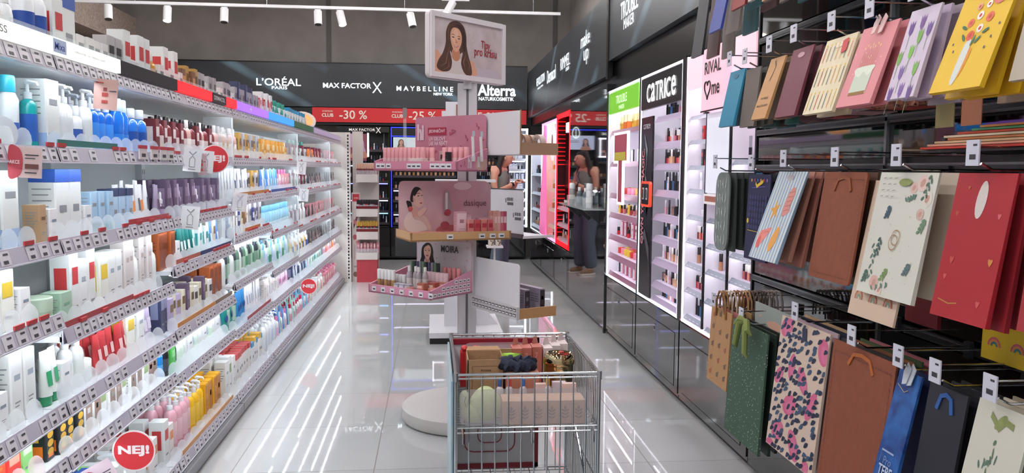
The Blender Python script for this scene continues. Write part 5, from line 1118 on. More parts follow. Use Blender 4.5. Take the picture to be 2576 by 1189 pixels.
# ------------------------------------------------------------------ slim stand of make-up at the end of the left run
t = T('makeup_stand', 'slim pale stand with red base at the end of the left run', 'stand', (-0.75, 9.42, 0.0))
W2 = M('#cfc8c2', 0.5); RD = M('#a8323c', 0.5)
mb = MB(); mb.box(-0.92, -0.62, 9.55, 9.58, 0.0, 1.36, W2); mb.box(-0.92, -0.80, 9.54, 9.56, 1.3, 1.72, W2); B(mb, 'back_panel', t)
mb = MB(); mb.box(-0.86, -0.63, 9.32, 9.56, 0.0, 0.26, RD); B(mb, 'base', t, 'red base'); mb = MB(); mb.box(-0.86, -0.625, 9.31, 9.56, 0.26, 0.34, W2); B(mb, 'base_top', t)
fr = Fr((-0.92, 9.415, 0.0), (1, 0, 0), (0, 0, 1), 0.095, 1.02)
picture(t, fr, [(rect(0, 0, 1, 1), M('#cbbfb9', 0.6)), (rect(0.1, 0.9, 0.9, 0.985), M('#b02a34', 0.6)), (band([(0.2, 0.62), (0.6, 0.72), (0.85, 0.82)], 0.06), M('#5a2430', 0.6)), (band([(0.2, 0.68), (0.5, 0.66)], 0.05), M('#c06a70', 0.6)), (ell(0.35, 0.5, 0.25, 0.03), M('#a04a54', 0.6)), (ell(0.65, 0.44, 0.22, 0.025), M('#c98a8a', 0.6)), (band([(0.7, 0.25), (0.75, 0.45)], 0.04), M('#d8a4a0', 0.6)), (band([(0.3, 0.25), (0.3, 0.42)], 0.04), M('#7a3a44', 0.6)), (ell(0.4, 0.08, 0.28, 0.03), M('#7a5a4c', 0.6)), (rect(0.2, 0.16, 0.8, 0.175), INK)], W2, 'side_board')
mb = MB(); put_text(mb, 'AVON', fr.p(0.5, 0.94), (1, 0, 0), (0, 0, 1), 0.05, 0.014, M('#f0dcd8', 0.6), 0.01, 0.003); B(mb, 'lettering', t)
stand_rows = [(1.23, 'top tray', [('plum lip gloss', ST('#7a3a44', '#c9a08c', .12, .02))], 8, 0), (0.84, 'second tray', [('black lipstick', ST('#241c20', '#2e262a', .10, .022)), ('silver lipstick', ST('#8a8488', '#2e262a', .10, .022)), ('red lipstick', ST('#a83c44', '#2e262a', .10, .022))], 8, 1), (0.58, 'third tray', [('gold topped nail polish', ST('#8a3434', '#b8923c', .12, .026)), ('dark nail polish', ST('#2a2024', '#b8923c', .11, .026))], 7, 1), (0.34, 'bottom tray', [('pink boxed cream', BX('#b87a84', '#d8aab0', .035, .03, .11, 4)), ('rose bottle', ST('#c98a94', '#ddb4b8', .10, .03))], 7, 0)]
for z, nm, it, n, red in stand_rows:
    mb = MB(); mb.box(-0.86, -0.62, 9.32, 9.55, z - 0.09 if z > 0.4 else z - 0.02, z, W2)
    if red: mb.box(-0.861, -0.619, 9.318, 9.34, z, z + 0.03, RD)
    mb.box(-0.86, -0.62, 9.318, 9.321, z, z + 0.045, CLEAR); B(mb, 'tray', t)
    goods_row(it, n, (-0.845, 9.37, z), (0.22 / (n - 1), 0, 0), z + 0.001, -PI / 2, '%s of the red based stand' % nm, 'make-up on the %s of the red based stand' % nm)
    goods_row(it[::-1], n, (-0.845, 9.44, z), (0.22 / (n - 1), 0, 0), z + 0.001, -PI / 2, 'rear row, %s of the red based stand' % nm, 'make-up at the rear of the %s of the red based stand' % nm)
# ------------------------------------------------------------------ display tower in the middle of the aisle
PX, PY = 0.176, 4.17
STEEL = M('#d2d0d3', 0.35); BRD = M('#d6d4d8', 0.5)
t = T('display_tower', 'white revolving display tower with round base behind the cart', 'display stand', (PX, PY, 0.0))
mb = MB(); mb.lathe(PX, PY, [(0.325, 0.006), (0.335, 0.02), (0.335, 0.072), (0.325, 0.082)], M('#c6c2bd', 0.4), 64); B(mb, 'base_disc', t)
mb = MB(); mb.lathe(PX, PY, [(0.31, 0.0), (0.31, 0.008)], BLACK, 48); B(mb, 'base_foot', t)
mb = MB(); mb.box(PX - 0.048, PX - 0.006, PY - 0.03, PY + 0.03, 0.08, 1.73, STEEL); mb.box(PX + 0.006, PX + 0.048, PY - 0.03, PY + 0.03, 0.08, 1.73, STEEL); mb.box(PX - 0.006, PX + 0.006, PY - 0.018, PY + 0.024, 0.08, 1.73, M('#8f8c90', 0.4)); B(mb, 'pole', t)
# portrait sign on top, turned to the left
a = math.radians(-42); e1 = Vector((math.cos(a), math.sin(a), 0))
a2 = math.radians(43); s1 = Vector((math.cos(a2), math.sin(a2), 0)); sn = s1.cross(Vector((0, 0, 1)))
so = Vector((-0.015, 3.92, 1.735)); SW = 0.535; SH = 0.315
t = T('portrait_sign', 'white framed sign with a brown haired woman on top of the tower', 'sign', (0.18, 4.1, 1.735))
fr = Fr(so, s1, (0, 0, 1), SW, SH)
mb = MB(); rr = rrect(0, 0, SW, SH, 0.022); mb.prism(rr, so - fr.n * 0.03, s1, (0, 0, 1), fr.n, 0.03, M('#d4d0d0', 0.35)); B(mb, 'housing', t)
mb = MB(); pw = 0.028
for x0, x1, y0, y1 in ((0.004, SW - 0.004, 0.004, pw), (0.004, SW - 0.004, SH - pw, SH - 0.004), (0.004, pw, pw, SH - pw), (SW - pw, SW - 0.004, pw, SH - pw)):
    mb.cbox(so + s1 * ((x0 + x1) / 2) + Vector((0, 0, (y0 + y1) / 2)) + fr.n * 0.004, s1, (0, 0, 1), fr.n, (x1 - x0) / 2, (y1 - y0) / 2, 0.006, M('#dad6d6', 0.3))
B(mb, 'frame', t)
fi = Fr(so + s1 * pw + Vector((0, 0, pw)) + fr.n * 0.001, s1, (0, 0, 1), SW - 2 * pw, SH - 2 * pw)
bgm = noise_mat('printed_paper_wall', '#b8aaa8', '#c9bcbb', 14, 0.5, 4)
S1, S2, S3, H1, H2, H3 = M('#d8a284', 0.6), M('#c08262', 0.6), M('#e0b498', 0.6), M('#54382c', 0.6), M('#3a2620', 0.6), M('#7c5844', 0.6)
sh = [(rect(0.56, 0.0, 0.95, 0.16), M('#bdb2ba', 0.6)), (cr([(0.0, 0.0), (0.0, 0.34), (0.05, 0.4), (0.14, 0.3), (0.5, 0.3), (0.58, 0.22), (0.58, 0.0)], 4), S1),
      (cr([(0.14, 0.0), (0.17, 0.22), (0.26, 0.3), (0.36, 0.3), (0.45, 0.22), (0.50, 0.0)], 4), M('#d0c4bd', 0.6)),
      (cr([(0.26, 0.97), (0.345, 0.98), (0.42, 0.9), (0.455, 0.74), (0.46, 0.55), (0.49, 0.36), (0.53, 0.18), (0.535, 0.02), (0.44, 0.02), (0.38, 0.2), (0.40, 0.42), (0.3, 0.3), (0.22, 0.42), (0.25, 0.22), (0.22, 0.06), (0.12, 0.02), (0.04, 0.08), (0.06, 0.22), (0.12, 0.36), (0.16, 0.55), (0.165, 0.75), (0.2, 0.9)], 5), H1),
      (cr([(0.26, 0.46), (0.35, 0.46), (0.36, 0.3), (0.31, 0.24), (0.25, 0.3)], 4), S2),
      (cr([(0.285, 0.86), (0.345, 0.84), (0.385, 0.74), (0.385, 0.6), (0.355, 0.48), (0.31, 0.41), (0.265, 0.46), (0.235, 0.58), (0.225, 0.72), (0.245, 0.82)], 5), S1),
      (cr([(0.29, 0.83), (0.33, 0.8), (0.33, 0.64), (0.3, 0.55), (0.26, 0.6), (0.24, 0.7)], 5), S3),
      (cr([(0.29, 0.90), (0.22, 0.8), (0.215, 0.6), (0.19, 0.4), (0.17, 0.5), (0.175, 0.75), (0.22, 0.92)], 5), H1),
      (cr([(0.30, 0.92), (0.36, 0.84), (0.395, 0.7), (0.40, 0.5), (0.44, 0.45), (0.44, 0.72), (0.4, 0.9)], 5), H2),
      (band([(0.235, 0.715), (0.262, 0.735), (0.288, 0.715)], [0.004, 0.012, 0.006]), H2), (band([(0.32, 0.70), (0.348, 0.71), (0.374, 0.69)], [0.006, 0.012, 0.004]), H2),
      (cr([(0.243, 0.68), (0.262, 0.69), (0.285, 0.675), (0.263, 0.668)], 3), IRIS), (cr([(0.326, 0.663), (0.346, 0.673), (0.368, 0.66), (0.346, 0.652)], 3), IRIS),
      (cr([(0.292, 0.66), (0.30, 0.6), (0.285, 0.585), (0.31, 0.575), (0.325, 0.59)], 3), S2),
      (cr([(0.268, 0.525), (0.3, 0.522), (0.345, 0.535), (0.31, 0.495)], 4), M('#b8565c', 0.6)), (cr([(0.278, 0.52), (0.305, 0.52), (0.335, 0.526), (0.307, 0.51)], 3), M('#efe4de', 0.6)),
      (band([(0.08, 0.1), (0.16, 0.18), (0.18, 0.34), (0.21, 0.5)], [0.004, 0.02, 0.014, 0.004]), H3), (band([(0.44, 0.1), (0.41, 0.24), (0.45, 0.4)], [0.004, 0.022, 0.004]), H3), (band([(0.49, 0.08), (0.5, 0.2), (0.46, 0.34)], [0.004, 0.016, 0.004]), H3),
      (band([(0.12, 0.04), (0.2, 0.12), (0.2, 0.26)], [0.004, 0.018, 0.004]), H3), (band([(0.21, 0.93), (0.19, 0.75), (0.19, 0.6)], [0.004, 0.012, 0.004]), H3)]
mb = MB(); mb.cbox(fi.p(.5, .5, 0), fi.r, fi.u, fi.n, fi.w / 2, fi.h / 2, 0.001, bgm); art(mb, fi, sh, 0.0014, 0.00012); B(mb, 'picture', t)
mb = MB(); art_text(mb, fi, 'Tipy', 0.745, 0.61, 0.068, 0.05, M('#9c3038', 0.6), 0.015, 0.003); art_text(mb, fi, 'pro krásu', 0.745, 0.46, 0.165, 0.056, M('#9c3038', 0.6), 0.015, 0.003); B(mb, 'lettering', t)
mb = MB(); mb.box(PX - 0.02, PX + 0.02, PY - 0.050, PY - 0.032, 1.70, 1.78, STEEL); B(mb, 'bracket', t)

def tray(name, lab, org, ang, x0, x1, y0, y1, z, hf, col, side=None, board=None, bh=0.0, bx=None, slope=False, tick=None):
    """tray turned by ang about org; front along local -y"""
    t = T(name, lab, 'display tray', (org[0], org[1], z), ang, world=False); m = M(col, 0.5); th = 0.008
    mb = MB(); mb.box(x0, x1, y0, y1, 0, 0.008, m); B(mb, 'tray_floor', t)
    mb = MB(); mb.box(x0, x1, y0, y0 + th, 0, hf, m); B(mb, 'front_edge', t)
    mb = MB(); ms = M(side or col, 0.5)
    hb = hf if not slope else slope
    for x in (x0, x1 - th):
        mb = MB(); mb.prism([(y0, 0), (y1, 0), (y1, hb), (y0, hf)], (x, 0, 0), (0, 1, 0), (0, 0, 1), (1, 0, 0), th, ms); B(mb, 'side_edge', t)
    if board:
        b0, b1 = bx or (x0, x1); mb = MB(); mb.prism(rrect(b0, 0.0, b1, bh, 0.02), (0, y1, 0), (1, 0, 0), (0, 0, 1), (0, 1, 0), 0.005, M(board, 0.5)); B(mb, 'back_board', t)
    return t
def wp(org, ang, x, y, z): return (org[0] + x * math.cos(ang) - y * math.sin(ang), org[1] + x * math.sin(ang) + y * math.cos(ang), z)
A1 = math.radians(-42.6); O1 = (PX, PY)
TKT = M('#dcdcdf', 0.4)
def tickets(t, xs, y, z, w=0.032, h=0.024, n=(0, -1, 0)):
    for x in xs:
        mb = MB(); mb.box(x - w / 2, x + w / 2, y - 0.002, y, z - h / 2, z + h / 2, TKT); mb.box(x - w * .25, x + w * .35, y - 0.0026, y - 0.002, z - h * .2, z + h * .1, DARK); B(mb, 'price_ticket', t)
# ---- upper pink nail varnish tray
t = tray('display_tray', 'pink nail varnish tray with pink back board, highest tray on the left', O1, A1, -0.27, 0.27, -0.39, -0.17, 1.288, 0.046, '#c77f96', board='#b57689', bh=0.27, bx=(-0.2, 0.26), slope=0.11)
mb = MB(); fr = Fr((-0.2, -0.172, 0.0), (1, 0, 0), (0, 0, 1), 0.46, 0.27); LP = M('#d9c2cc', 0.5); DR = M('#9c2a44', 0.5)
art(mb, fr, [(rect(0.19, 0.66, 0.46, 0.80), DR)], 0.0005)
art_text(mb, fr, 'hi', 0.085, 0.72, 0.045, 0.08, LP, 0.05, 0.0015); art_text(mb, fr, 'JEDINEČNÝ', 0.325, 0.735, 0.11, 0.024, LP, 0.02, 0.0015); art_text(mb, fr, 'UV GELOVÝ', 0.33, 0.60, 0.11, 0.022, LP, 0.02, 0.0015); art_text(mb, fr, 'LAK NA NEHTY', 0.345, 0.51, 0.125, 0.022, LP, 0.02, 0.0015)
for u, v, s in ((0.56, 0.72, .03), (0.52, 0.68, .02), (0.95, 0.55, .03), (0.6, 0.3, .03), (0.3, 0.36, .025), (0.78, 0.2, .03), (0.15, 0.3, .02), (0.42, 0.45, .02)):
    for k in range(3):
        tri = [(u + s * math.cos(b), v + s * 1.6 * math.sin(b)) for b in (0.2, 2.3, 4.4)]; p, q = tri[k], tri[(k + 1) % 3]; mb.poly([fr.p(x, y, 0.0012) for x, y in band([p, q], 0.008)], DR)
for u, v in ((0.75, 0.6), (0.9, 0.8), (0.45, 0.25), (0.68, 0.42), (0.86, 0.35), (0.24, 0.44)):
    mb.poly([fr.p(x, y, 0.0012) for x, y in band([(u - .03, v + .05), (u - .01, v + .03), (u - .02, v), (u + .015, v - .02), (u, v - .06)], 0.01)], DR)
B(mb, 'print', t)
tickets(t, (-0.24, -0.21, -0.17, -0.03, 0.0, 0.03, 0.12, 0.15, 0.185, 0.22), -0.39, 0.024)
fr2 = Fr((0.2702, -0.39, 0.0), (0, 1, 0), (0, 0, 1), 0.22, 0.1); mb = MB(); art(mb, fr2, [(cr([(0.6, 0.15), (0.7, 0.75), (0.78, 0.8), (0.8, 0.5), (0.95, 0.6), (0.95, 0.1)], 3), M('#c9a494', 0.5)), (rect(0.66, 0.2, 0.74, 0.7), M('#e0d8dc', 0.5)), (ell(0.12, 0.25, 0.03, 0.07, 0, 3), DR), (ell(0.5, 0.7, 0.025, 0.07, 0, 3), DR)], 0.0006)
art_text(mb, fr2, 'hi', 0.4, 0.45, 0.03, 0.06, LP, 0.04, 0.0015); mb.poly([fr2.p(x, y, 0.0012) for x, y in band([(0.22, 0.5), (0.25, 0.4), (0.22, 0.3), (0.28, 0.22)], 0.015)], DR); B(mb, 'side_print', t)
def put(spec, org, ang, x, y, z, look, group=None, dr=0.0, parts=True): return good(spec, wp(org, ang, x, y, z), ang - PI / 2 + dr, look, group, parts)
NP = ('makeup_stick', .029, .029, .105, '#d9b4b8', '#d99aa0', '#fff'); zt = 1.297
nl = 'pink capped nail varnish on the highest left tray, '
for i in range(10): put(NP, O1, A1, -0.245 + i * 0.028, -0.335 + 0.0, zt + 0.0, nl + 'front row, %s from left' % ORD[i], 'pink capped nail varnishes')
for i in range(9): put(NP, O1, A1, -0.215 + i * 0.03, -0.29, zt + 0.0, nl + 'middle row, %s from left' % ORD[i], 'pink capped nail varnishes')
for i in range(5): put(NP, O1, A1, 0.09 + i * 0.034, -0.27, zt, nl + 'right rear row, %s from left' % ORD[i], 'pink capped nail varnishes')
mb = MB()
put(('carton', .075, .05, .052, '#dcd0ca', '#8c3a4a', 0), O1, A1, -0.02, -0.365, zt, 'white square box with small red emblem on the highest left tray')
put(('carton', .07, .06, .04, '#d8ccc2', '#4a4040', 0), O1, A1, 0.065, -0.355, zt, 'flat cream box right of the emblem box on the highest left tray')
put(('carton', .09, .05, .03, '#dccfc4', '#5a4a48', 0), O1, A1, 0.15, -0.36, zt, 'low cream box farther right on the highest left tray')
put(('carton', .085, .05, .09, '#b9a49e', '#3a3436', 4), O1, A1, 0.06, -0.235, zt, 'grey pink box standing against the pink board')
put(('carton', .025, .02, .05, '#1c1a1c', '#2a282a', 0), O1, A1, 0.195, -0.375, zt + 0.03, 'small black box at the right of the highest left tray')
mb = MB(); w_ = wp(O1, A1, -0.245, -0.20, 0); w2 = wp(O1, A1, -0.255, -0.25, 0)
t = T('ticket_pole', 'clear ticket pole with grey clip standing on the highest left tray', 'pole', (w_[0], w_[1], 1.297))
mb.box(w_[0] - 0.008, w_[0] + 0.008, w_[1] - 0.002, w_[1] + 0.002, 1.297, 1.56, CLEAR); B(mb, 'pole', t)
mb = MB(); mb.box(w_[0] - 0.01, w_[0] + 0.01, w_[1] - 0.012, w_[1] + 0.004, 1.56, 1.605, M('#8a8686', 0.3)); B(mb, 'clip', t)
# ---- middle tray with the large pale pink picture
A2 = math.radians(17); O2 = (-0.10, 3.75)
t = tray('display_tray', 'wooden tray with pale pink picture board of a black haired woman', O2, A2, 0.0, 0.50, 0.0, 0.27, 0.962, 0.042, '#c49a6c', board='#c9a2a8', bh=0.27, bx=(0.015, 0.498))
fr = Fr((0.015, 0.268, 0.0), (1, 0, 0), (0, 0, 1), 0.47, 0.28); mb = MB(); AS, AS2 = M('#d9a89c', 0.6), M('#e4bcb0', 0.6)
bgp = noise_mat('pink_print', '#bf8d98', '#d5b3b9', 5, 0.5, 2)
art(mb, fr, [(rrect(0.005, 0.01, 0.995, 0.99, 0.05), bgp),
    (cr([(0.05, 0.02), (0.06, 0.3), (0.16, 0.42), (0.3, 0.34), (0.34, 0.02)], 4), M('#d9b8b2', 0.6)), (ell(0.7, 0.9, 0.1, 0.07), M('#d8bcc2', 0.6)), (ell(0.55, 0.11, 0.15, 0.095), M('#b45f68', 0.6)), (ell(0.525, 0.43, 0.035, 0.06), M('#a8404e', 0.6)),
    (cr([(0.09, 0.55), (0.11, 0.46), (0.14, 0.5), (0.13, 0.62), (0.08, 0.64)], 4), HAIRK), (cr([(0.135, 0.8), (0.17, 0.88), (0.22, 0.87), (0.25, 0.78), (0.2, 0.74), (0.15, 0.62), (0.12, 0.66)], 5), HAIRK),
    (cr([(0.15, 0.56), (0.2, 0.5), (0.21, 0.38), (0.14, 0.36), (0.11, 0.42)], 4), AS), (cr([(0.165, 0.78), (0.21, 0.84), (0.25, 0.8), (0.262, 0.7), (0.268, 0.64), (0.25, 0.56), (0.21, 0.52), (0.17, 0.58), (0.15, 0.68)], 5), AS2),
    (cr([(0.15, 0.82), (0.19, 0.87), (0.23, 0.86), (0.2, 0.8), (0.165, 0.72)], 4), HAIRK), (cr([(0.195, 0.725), (0.208, 0.735), (0.222, 0.725), (0.208, 0.717)], 3), IRIS), (cr([(0.235, 0.735), (0.246, 0.743), (0.257, 0.735), (0.246, 0.728)], 3), IRIS),
    (band([(0.19, 0.765), (0.208, 0.775), (0.224, 0.765)], 0.01), HAIRK), (cr([(0.22, 0.6), (0.238, 0.612), (0.252, 0.602), (0.237, 0.588)], 3), LIPS), (ell(0.16, 0.66, 0.012, 0.03), AS),
    (cr([(0.2, 0.44), (0.27, 0.52), (0.3, 0.5), (0.27, 0.42), (0.22, 0.36)], 4), AS2), (cr([(0.08, 0.4), (0.13, 0.44), (0.16, 0.32), (0.24, 0.28), (0.3, 0.12), (0.1, 0.1), (0.05, 0.25)], 4), M('#e0cdc8', 0.6)), (ell(0.12, 0.5, 0.025, 0.045), M('#c45a5c', 0.6)),
    (cr([(0.5, 0.8), (0.545, 0.8), (0.55, 0.7), (0.57, 0.6), (0.575, 0.46), (0.55, 0.4), (0.51, 0.4), (0.485, 0.46), (0.49, 0.62)], 4), M('#a8989c', 0.25)), (rect(0.505, 0.46, 0.53, 0.78), M('#e2d6d8', 0.3)), (ell(0.53, 0.43, 0.035, 0.06), M('#a8404e', 0.5)), (ell(0.5, 0.2, 0.05, 0.07), M('#a84a58', 0.5))], 0.0006)
art_text(mb, fr, 'dasique', 0.84, 0.58, 0.122, 0.040, M('#6a3a44', 0.6), 0.0, 0.006); B(mb, 'picture', t)
tickets(t, (0.19, 0.35, 0.405, 0.45), -0.0, 0.02, 0.03, 0.022)
zt = 0.971
for i in range(4): put(('carton', .075, .05, .03, '#c47a74', '#e2b4ac', 4) if i < 2 else ('carton', .07, .05, .03, '#b8606c', '#e0a0a8', 4), O2, A2, 0.055 + i * 0.08, 0.045, zt, 'low pinkish compact box on the wooden tray, %s from left' % ORD[i], 'low boxes on the wooden tray')
for i in range(4): put(('carton', .032, .03, .085, ('#d48a84', '#c4565a', '#d8867c', '#cc6a70')[i], '#b83c4c', 4), O2, A2, 0.315 + i * 0.034, 0.055, zt, '%s upright coral carton from left on the wooden tray' % ORD[i], 'coral cartons')
for i in range(7): put(('carton', .018, .018, .125, ('#cf9a8c', '#d8a49c', '#c46a78', '#b84c60')[i % 4], '#e6c4c4', 4), O2, A2, 0.437 + (i % 4) * 0.016, 0.04 + (i // 4) * 0.06, zt, '%s tall slim lip tint box at the right of the wooden tray' % ORD[i], 'slim lip tint boxes')
for i in range(4): put(('carton', .055, .045, (.12, .10, .08, .085)[i], '#d9aab6', '#efd8dc', 3), O2, A2, 0.29 + i * 0.045, 0.12 + (i % 2) * 0.06, zt, '%s clear pink box in the rear row of the wooden tray' % ORD[i], 'rear pink boxes')
# ---- low tray with grey white board
t = tray('display_tray', 'pink hexagonal cosmetics tray with white heart board, lowest on the left', O1, A1, -0.23, 0.18, -0.47, -0.17, 0.698, 0.04, '#cf8ea6', board='#cbc4c8', bh=0.248, bx=(-0.19, 0.18), slope=0.11)
fr = Fr((-0.19, -0.172, 0.0), (1, 0, 0), (0, 0, 1), 0.37, 0.25); mb = MB(); HT = M('#c8909c', 0.6)
fp = Fr((-0.19, -0.172, 0.0), (1, 0, 0), (0, 0, 1), 0.37, 0.25)
sh = [(rrect(0.0, 0.0, 1.0, 1.0, 0.03), M('#c8a6b4', 0.6)), (rrect(0.015, 0.02, 0.985, 0.975, 0.03), M('#cdc8cc', 0.6))] + portrait(fp, 0.2, 0.72, 0.30, HAIRK, [], skin='#dcae9a')
for u, v in ((0.04, 0.9), (0.36, 0.9), (0.52, 0.62), (0.38, 0.62), (0.92, 0.88), (0.88, 0.5), (0.7, 0.62), (0.6, 0.35), (0.92, 0.62), (0.8, 0.3)):
    sh.append(([(u + 0.012 * math.sin(b) ** 3, v + 0.02 * (13 * math.cos(b) - 5 * math.cos(2 * b) - 2 * math.cos(3 * b)) / 16) for b in [k * PI / 6 for k in range(12)]], HT))
art(mb, fr, sh, 0.0005, 0.0002); art_text(mb, fr, 'MOIRA', 0.62, 0.82, 0.115, 0.034, M('#1c1a1e', 0.5), 0.02, 0.006); B(mb, 'picture', t)
tickets(t, [-0.19 + i * 0.062 for i in range(7)], -0.47, 0.02, 0.026, 0.024)
mb = MB()
for i in range(9):
    for j in range(3):
        u = -0.44 + i * 0.03; z = 0.018 + j * 0.024
        if z + 0.012 < 0.04 + (u + 0.47) * 0.233: mb.box(0.18, 0.1812, u - 0.011, u + 0.011, z - 0.008, z + 0.008, TKT); mb.box(0.1812, 0.1816, u - 0.007, u + 0.007, z - 0.003, z + 0.002, DARK)
B(mb, 'side_tickets', t)
zt = 0.709; G = 'make-up on the lowest left tray'
for i in range(5): put(('makeup_stick', .024, .024, .10, '#a8895c' if i % 2 == 0 else '#8c6a50', '#dcdcdc', '#fff'), O1, A1, -0.205 + i * 0.024, -0.42, zt, 'white capped golden gloss on the lowest left tray, %s from left' % ORD[i], G)
for i in range(5): put(('makeup_stick', .024, .024, .075, '#b8aaa0', '#d8d6d8', '#fff'), O1, A1, -0.19 + i * 0.026, -0.37, zt, 'white capped bottle in the second row of the lowest left tray, %s from left' % ORD[i], G)
for i in range(3): put(('carton', .034, .03, .04, '#a9aab8', '#d8d8e0', 4), O1, A1, -0.085 + i * 0.037, -0.43, zt, 'small silvery box on the lowest left tray, %s from left' % ORD[i], G)
for i in range(4): put(('bottle', .03, .03, .12, '#a49ca0', '#dedede', '#c9c0be'), O1, A1, -0.055 + i * 0.031, -0.365 + (i % 2) * 0.012, zt, 'clear bottle with white cap on the lowest left tray, %s from left' % ORD[i], G)
for i in range(10): put(('makeup_stick', .018, .018, .13, ('#2a2c34', '#3a4a3c', '#4a3a5a', '#26262a')[i % 4], ('#6a8a6c', '#2a2a30', '#5a5474', '#8a8a94')[i % 4], '#fff'), O1, A1, -0.15 + i * 0.02, -0.25, zt, 'dark liner pen at the rear of the lowest left tray, %s from left' % ORD[i], G)
for i in range(6): put(('makeup_stick', .03, .03, .09, '#c08a94', '#dfc4c8', '#fff'), O1, A1, -0.02 + i * 0.026, -0.285, zt, 'pink capped bottle at the middle of the lowest left tray, %s from left' % ORD[i], G)
for i in range(4): put(('makeup_stick', .024, .024, .11, ('#a84a5c', '#c47a7c', '#8c3a4c', '#b8707a')[i], '#d88a8c', '#fff'), O1, A1, 0.05 + i * 0.03, -0.225, zt, 'rosy tube against the heart board of the lowest left tray, %s from left' % ORD[i], G)
for i in range(4): put(('carton', .042, .038, .05, ('#b4705c', '#a85a4a', '#c08a74', '#8a7a80')[i], '#e6cfc4', 4), O1, A1, 0.06 + i * 0.026, -0.415 + i * 0.048, zt, 'terracotta box on the lowest left tray, %s from left' % ORD[i], G)
for i in range(3): put(('compact_case', .04, .04, .03, '#c4867a', '#222', '#fff'), O1, A1, 0.01 + i * 0.05, -0.447 + i * 0.022, zt, 'round rose compact on the lowest left tray, %s from left' % ORD[i], G)
# ---- trays on the right-hand side of the tower, seen from behind their boards
A3 = math.radians(-63); O3 = (0.391, 3.625)   # local x runs from back-left to front-right and ends at the corner
def side_tray(lab, z, hb, col_rail, wood, wh, rail, org=None):
    o_ = org or O3; t = T('display_tray', lab, 'display tray', (o_[0], o_[1], z), A3, world=False)
    mb = MB(); mb.prism(rrect(-0.40, 0.0, 0.0, hb, 0.018), (0, 0, 0), (1, 0, 0), (0, 0, 1), (0, 1, 0), 0.005, BRD); B(mb, 'board', t, 'blank white board')
    mb = MB(); mb.box(-0.40, 0.0, 0.005, 0.20, 0.0, 0.006, BRD); mb.box(-0.40, 0.0, 0.195, 0.20, 0, wh * 0.6, M(wood, 0.5)); B(mb, 'tray_floor', t)
    mb = MB(); mb.box(-0.004, 0.004, 0.0, 0.205, -0.002, wh, M(wood, 0.5)); B(mb, 'end_edge', t, 'wooden end edge')
    if rail:
        mb = MB(); mb.box(-0.41, 0.005, -0.014, 0.0, -0.004, 0.055, M('#c6c2c4', 0.5))
        for i in range(13):
            for j in (0, 1): mb.box(-0.40 + i * 0.031, -0.376 + i * 0.031, -0.0155, -0.014, 0.008 + j * 0.024, 0.022 + j * 0.024, M('#5a5658', 0.5)); mb.box(-0.397 + i * 0.031, -0.379 + i * 0.031, -0.016, -0.0155, 0.011 + j * 0.024, 0.017 + j * 0.024, TKT)
        B(mb, 'ticket_rail', t)
    return t
t = side_tray('white backed tray with wooden edge, lowest on the right of the tower', 0.622, 0.248, '#fff', '#b98b5e', 0.045, True)
for i in range(8):
    for j in range(2):
        w_ = wp(O3, A3, -0.045 - i * 0.038, 0.075 + j * 0.085, 0.629)
        good(('carton', .03, .05, .115, '#8f8794', '#3a3238', 3), w_, A3, 'clear lash box on the lowest right tray, %s row, %s from its end' % (('nearer', 'farther')[j], ORD[i]), 'lash boxes on the lowest right tray')
t = side_tray('white ledge with barcode board on the right of the tower', 0.925, 0.262, '#fff', '#cfcacc', 0.012, False, (0.49, 4.38))
mb = MB()
for u, v in ((-0.16, 0.20), (-0.24, 0.12), (-0.08, 0.12)):
    for k in range(9): mb.box(u + k * 0.007, u + k * 0.007 + (0.002 if k % 3 else 0.004), -0.0012, 0.0, v, v + 0.018, M('#4a4a4e', 0.5)); mb.box(u + k * 0.007, u + k * 0.007 + 0.004, -0.0012, 0, v - 0.024, v - 0.008, M('#4a4a4e', 0.5))
    mb.box(u - 0.02, u - 0.012, -0.0012, 0, v - 0.01, v + 0.014, M('#6a6a6e', 0.5))
B(mb, 'barcodes', t)
mb = MB(); mb.box(-0.40, 0.002, -0.002, 0.004, 0.262, 0.267, M('#2a2626', 0.4)); mb.box(-0.12, 0.0, -0.01, 0.006, 0.0, 0.022, M('#4a3034', 0.4)); B(mb, 'dark_edge', t)
t = side_tray('white backed tray of tape rolls, highest on the right of the tower', 1.368, 0.195, '#fff', '#a88468', 0.052, False)
wicker = stripe_mat('ribbed_brown_card', '#8a6850', '#b08e70', 900, 'Y')
mb = MB(); mb.box(-0.006, -0.004, 0.0, 0.205, 0.004, 0.05, wicker); mb.box(0.0, 0.006, -0.004, 0.001, 0.0, 0.197, wicker); B(mb, 'ribbed_edge', t)
for i in range(5):
    for j in range(2):
        w_ = wp(O3, A3, -0.06 - i * 0.068, 0.055 + j * 0.085, 1.376)
        good(('ring_roll', .085, .026, .085, ('#b8937c', '#d9c8be')[(i + j) % 2], '#fff', '#fff'), w_, A3 + PI / 2 + 0.0, 'brown tape roll on the highest right tray, %s row, %s from its end' % (('nearer', 'farther')[j], ORD[i]), 'tape rolls')
for i in range(2):
    w_ = wp(O1, A1, 0.275 + 0.008 * i, -0.28 + i * 0.05, 1.31)
    mb = MB(); mb.tube([(w_[0], w_[1], 1.36), (w_[0] - 0.004, w_[1], 1.45)], 0.007, M('#d8d2d4', 0.4), 10); mb.tube([(w_[0], w_[1], 1.335), (w_[0], w_[1], 1.36)], 0.009, M('#c8bfc2', 0.4), 10); mb.box(w_[0] - .006, w_[0] + .006, w_[1] - .004, w_[1] + .004, 1.45, 1.475, CHROME)
    TM(mb, 'tester_wand', '%s white tester wand clipped beside the pink board' % ('nearer', 'farther')[i], 'wand')
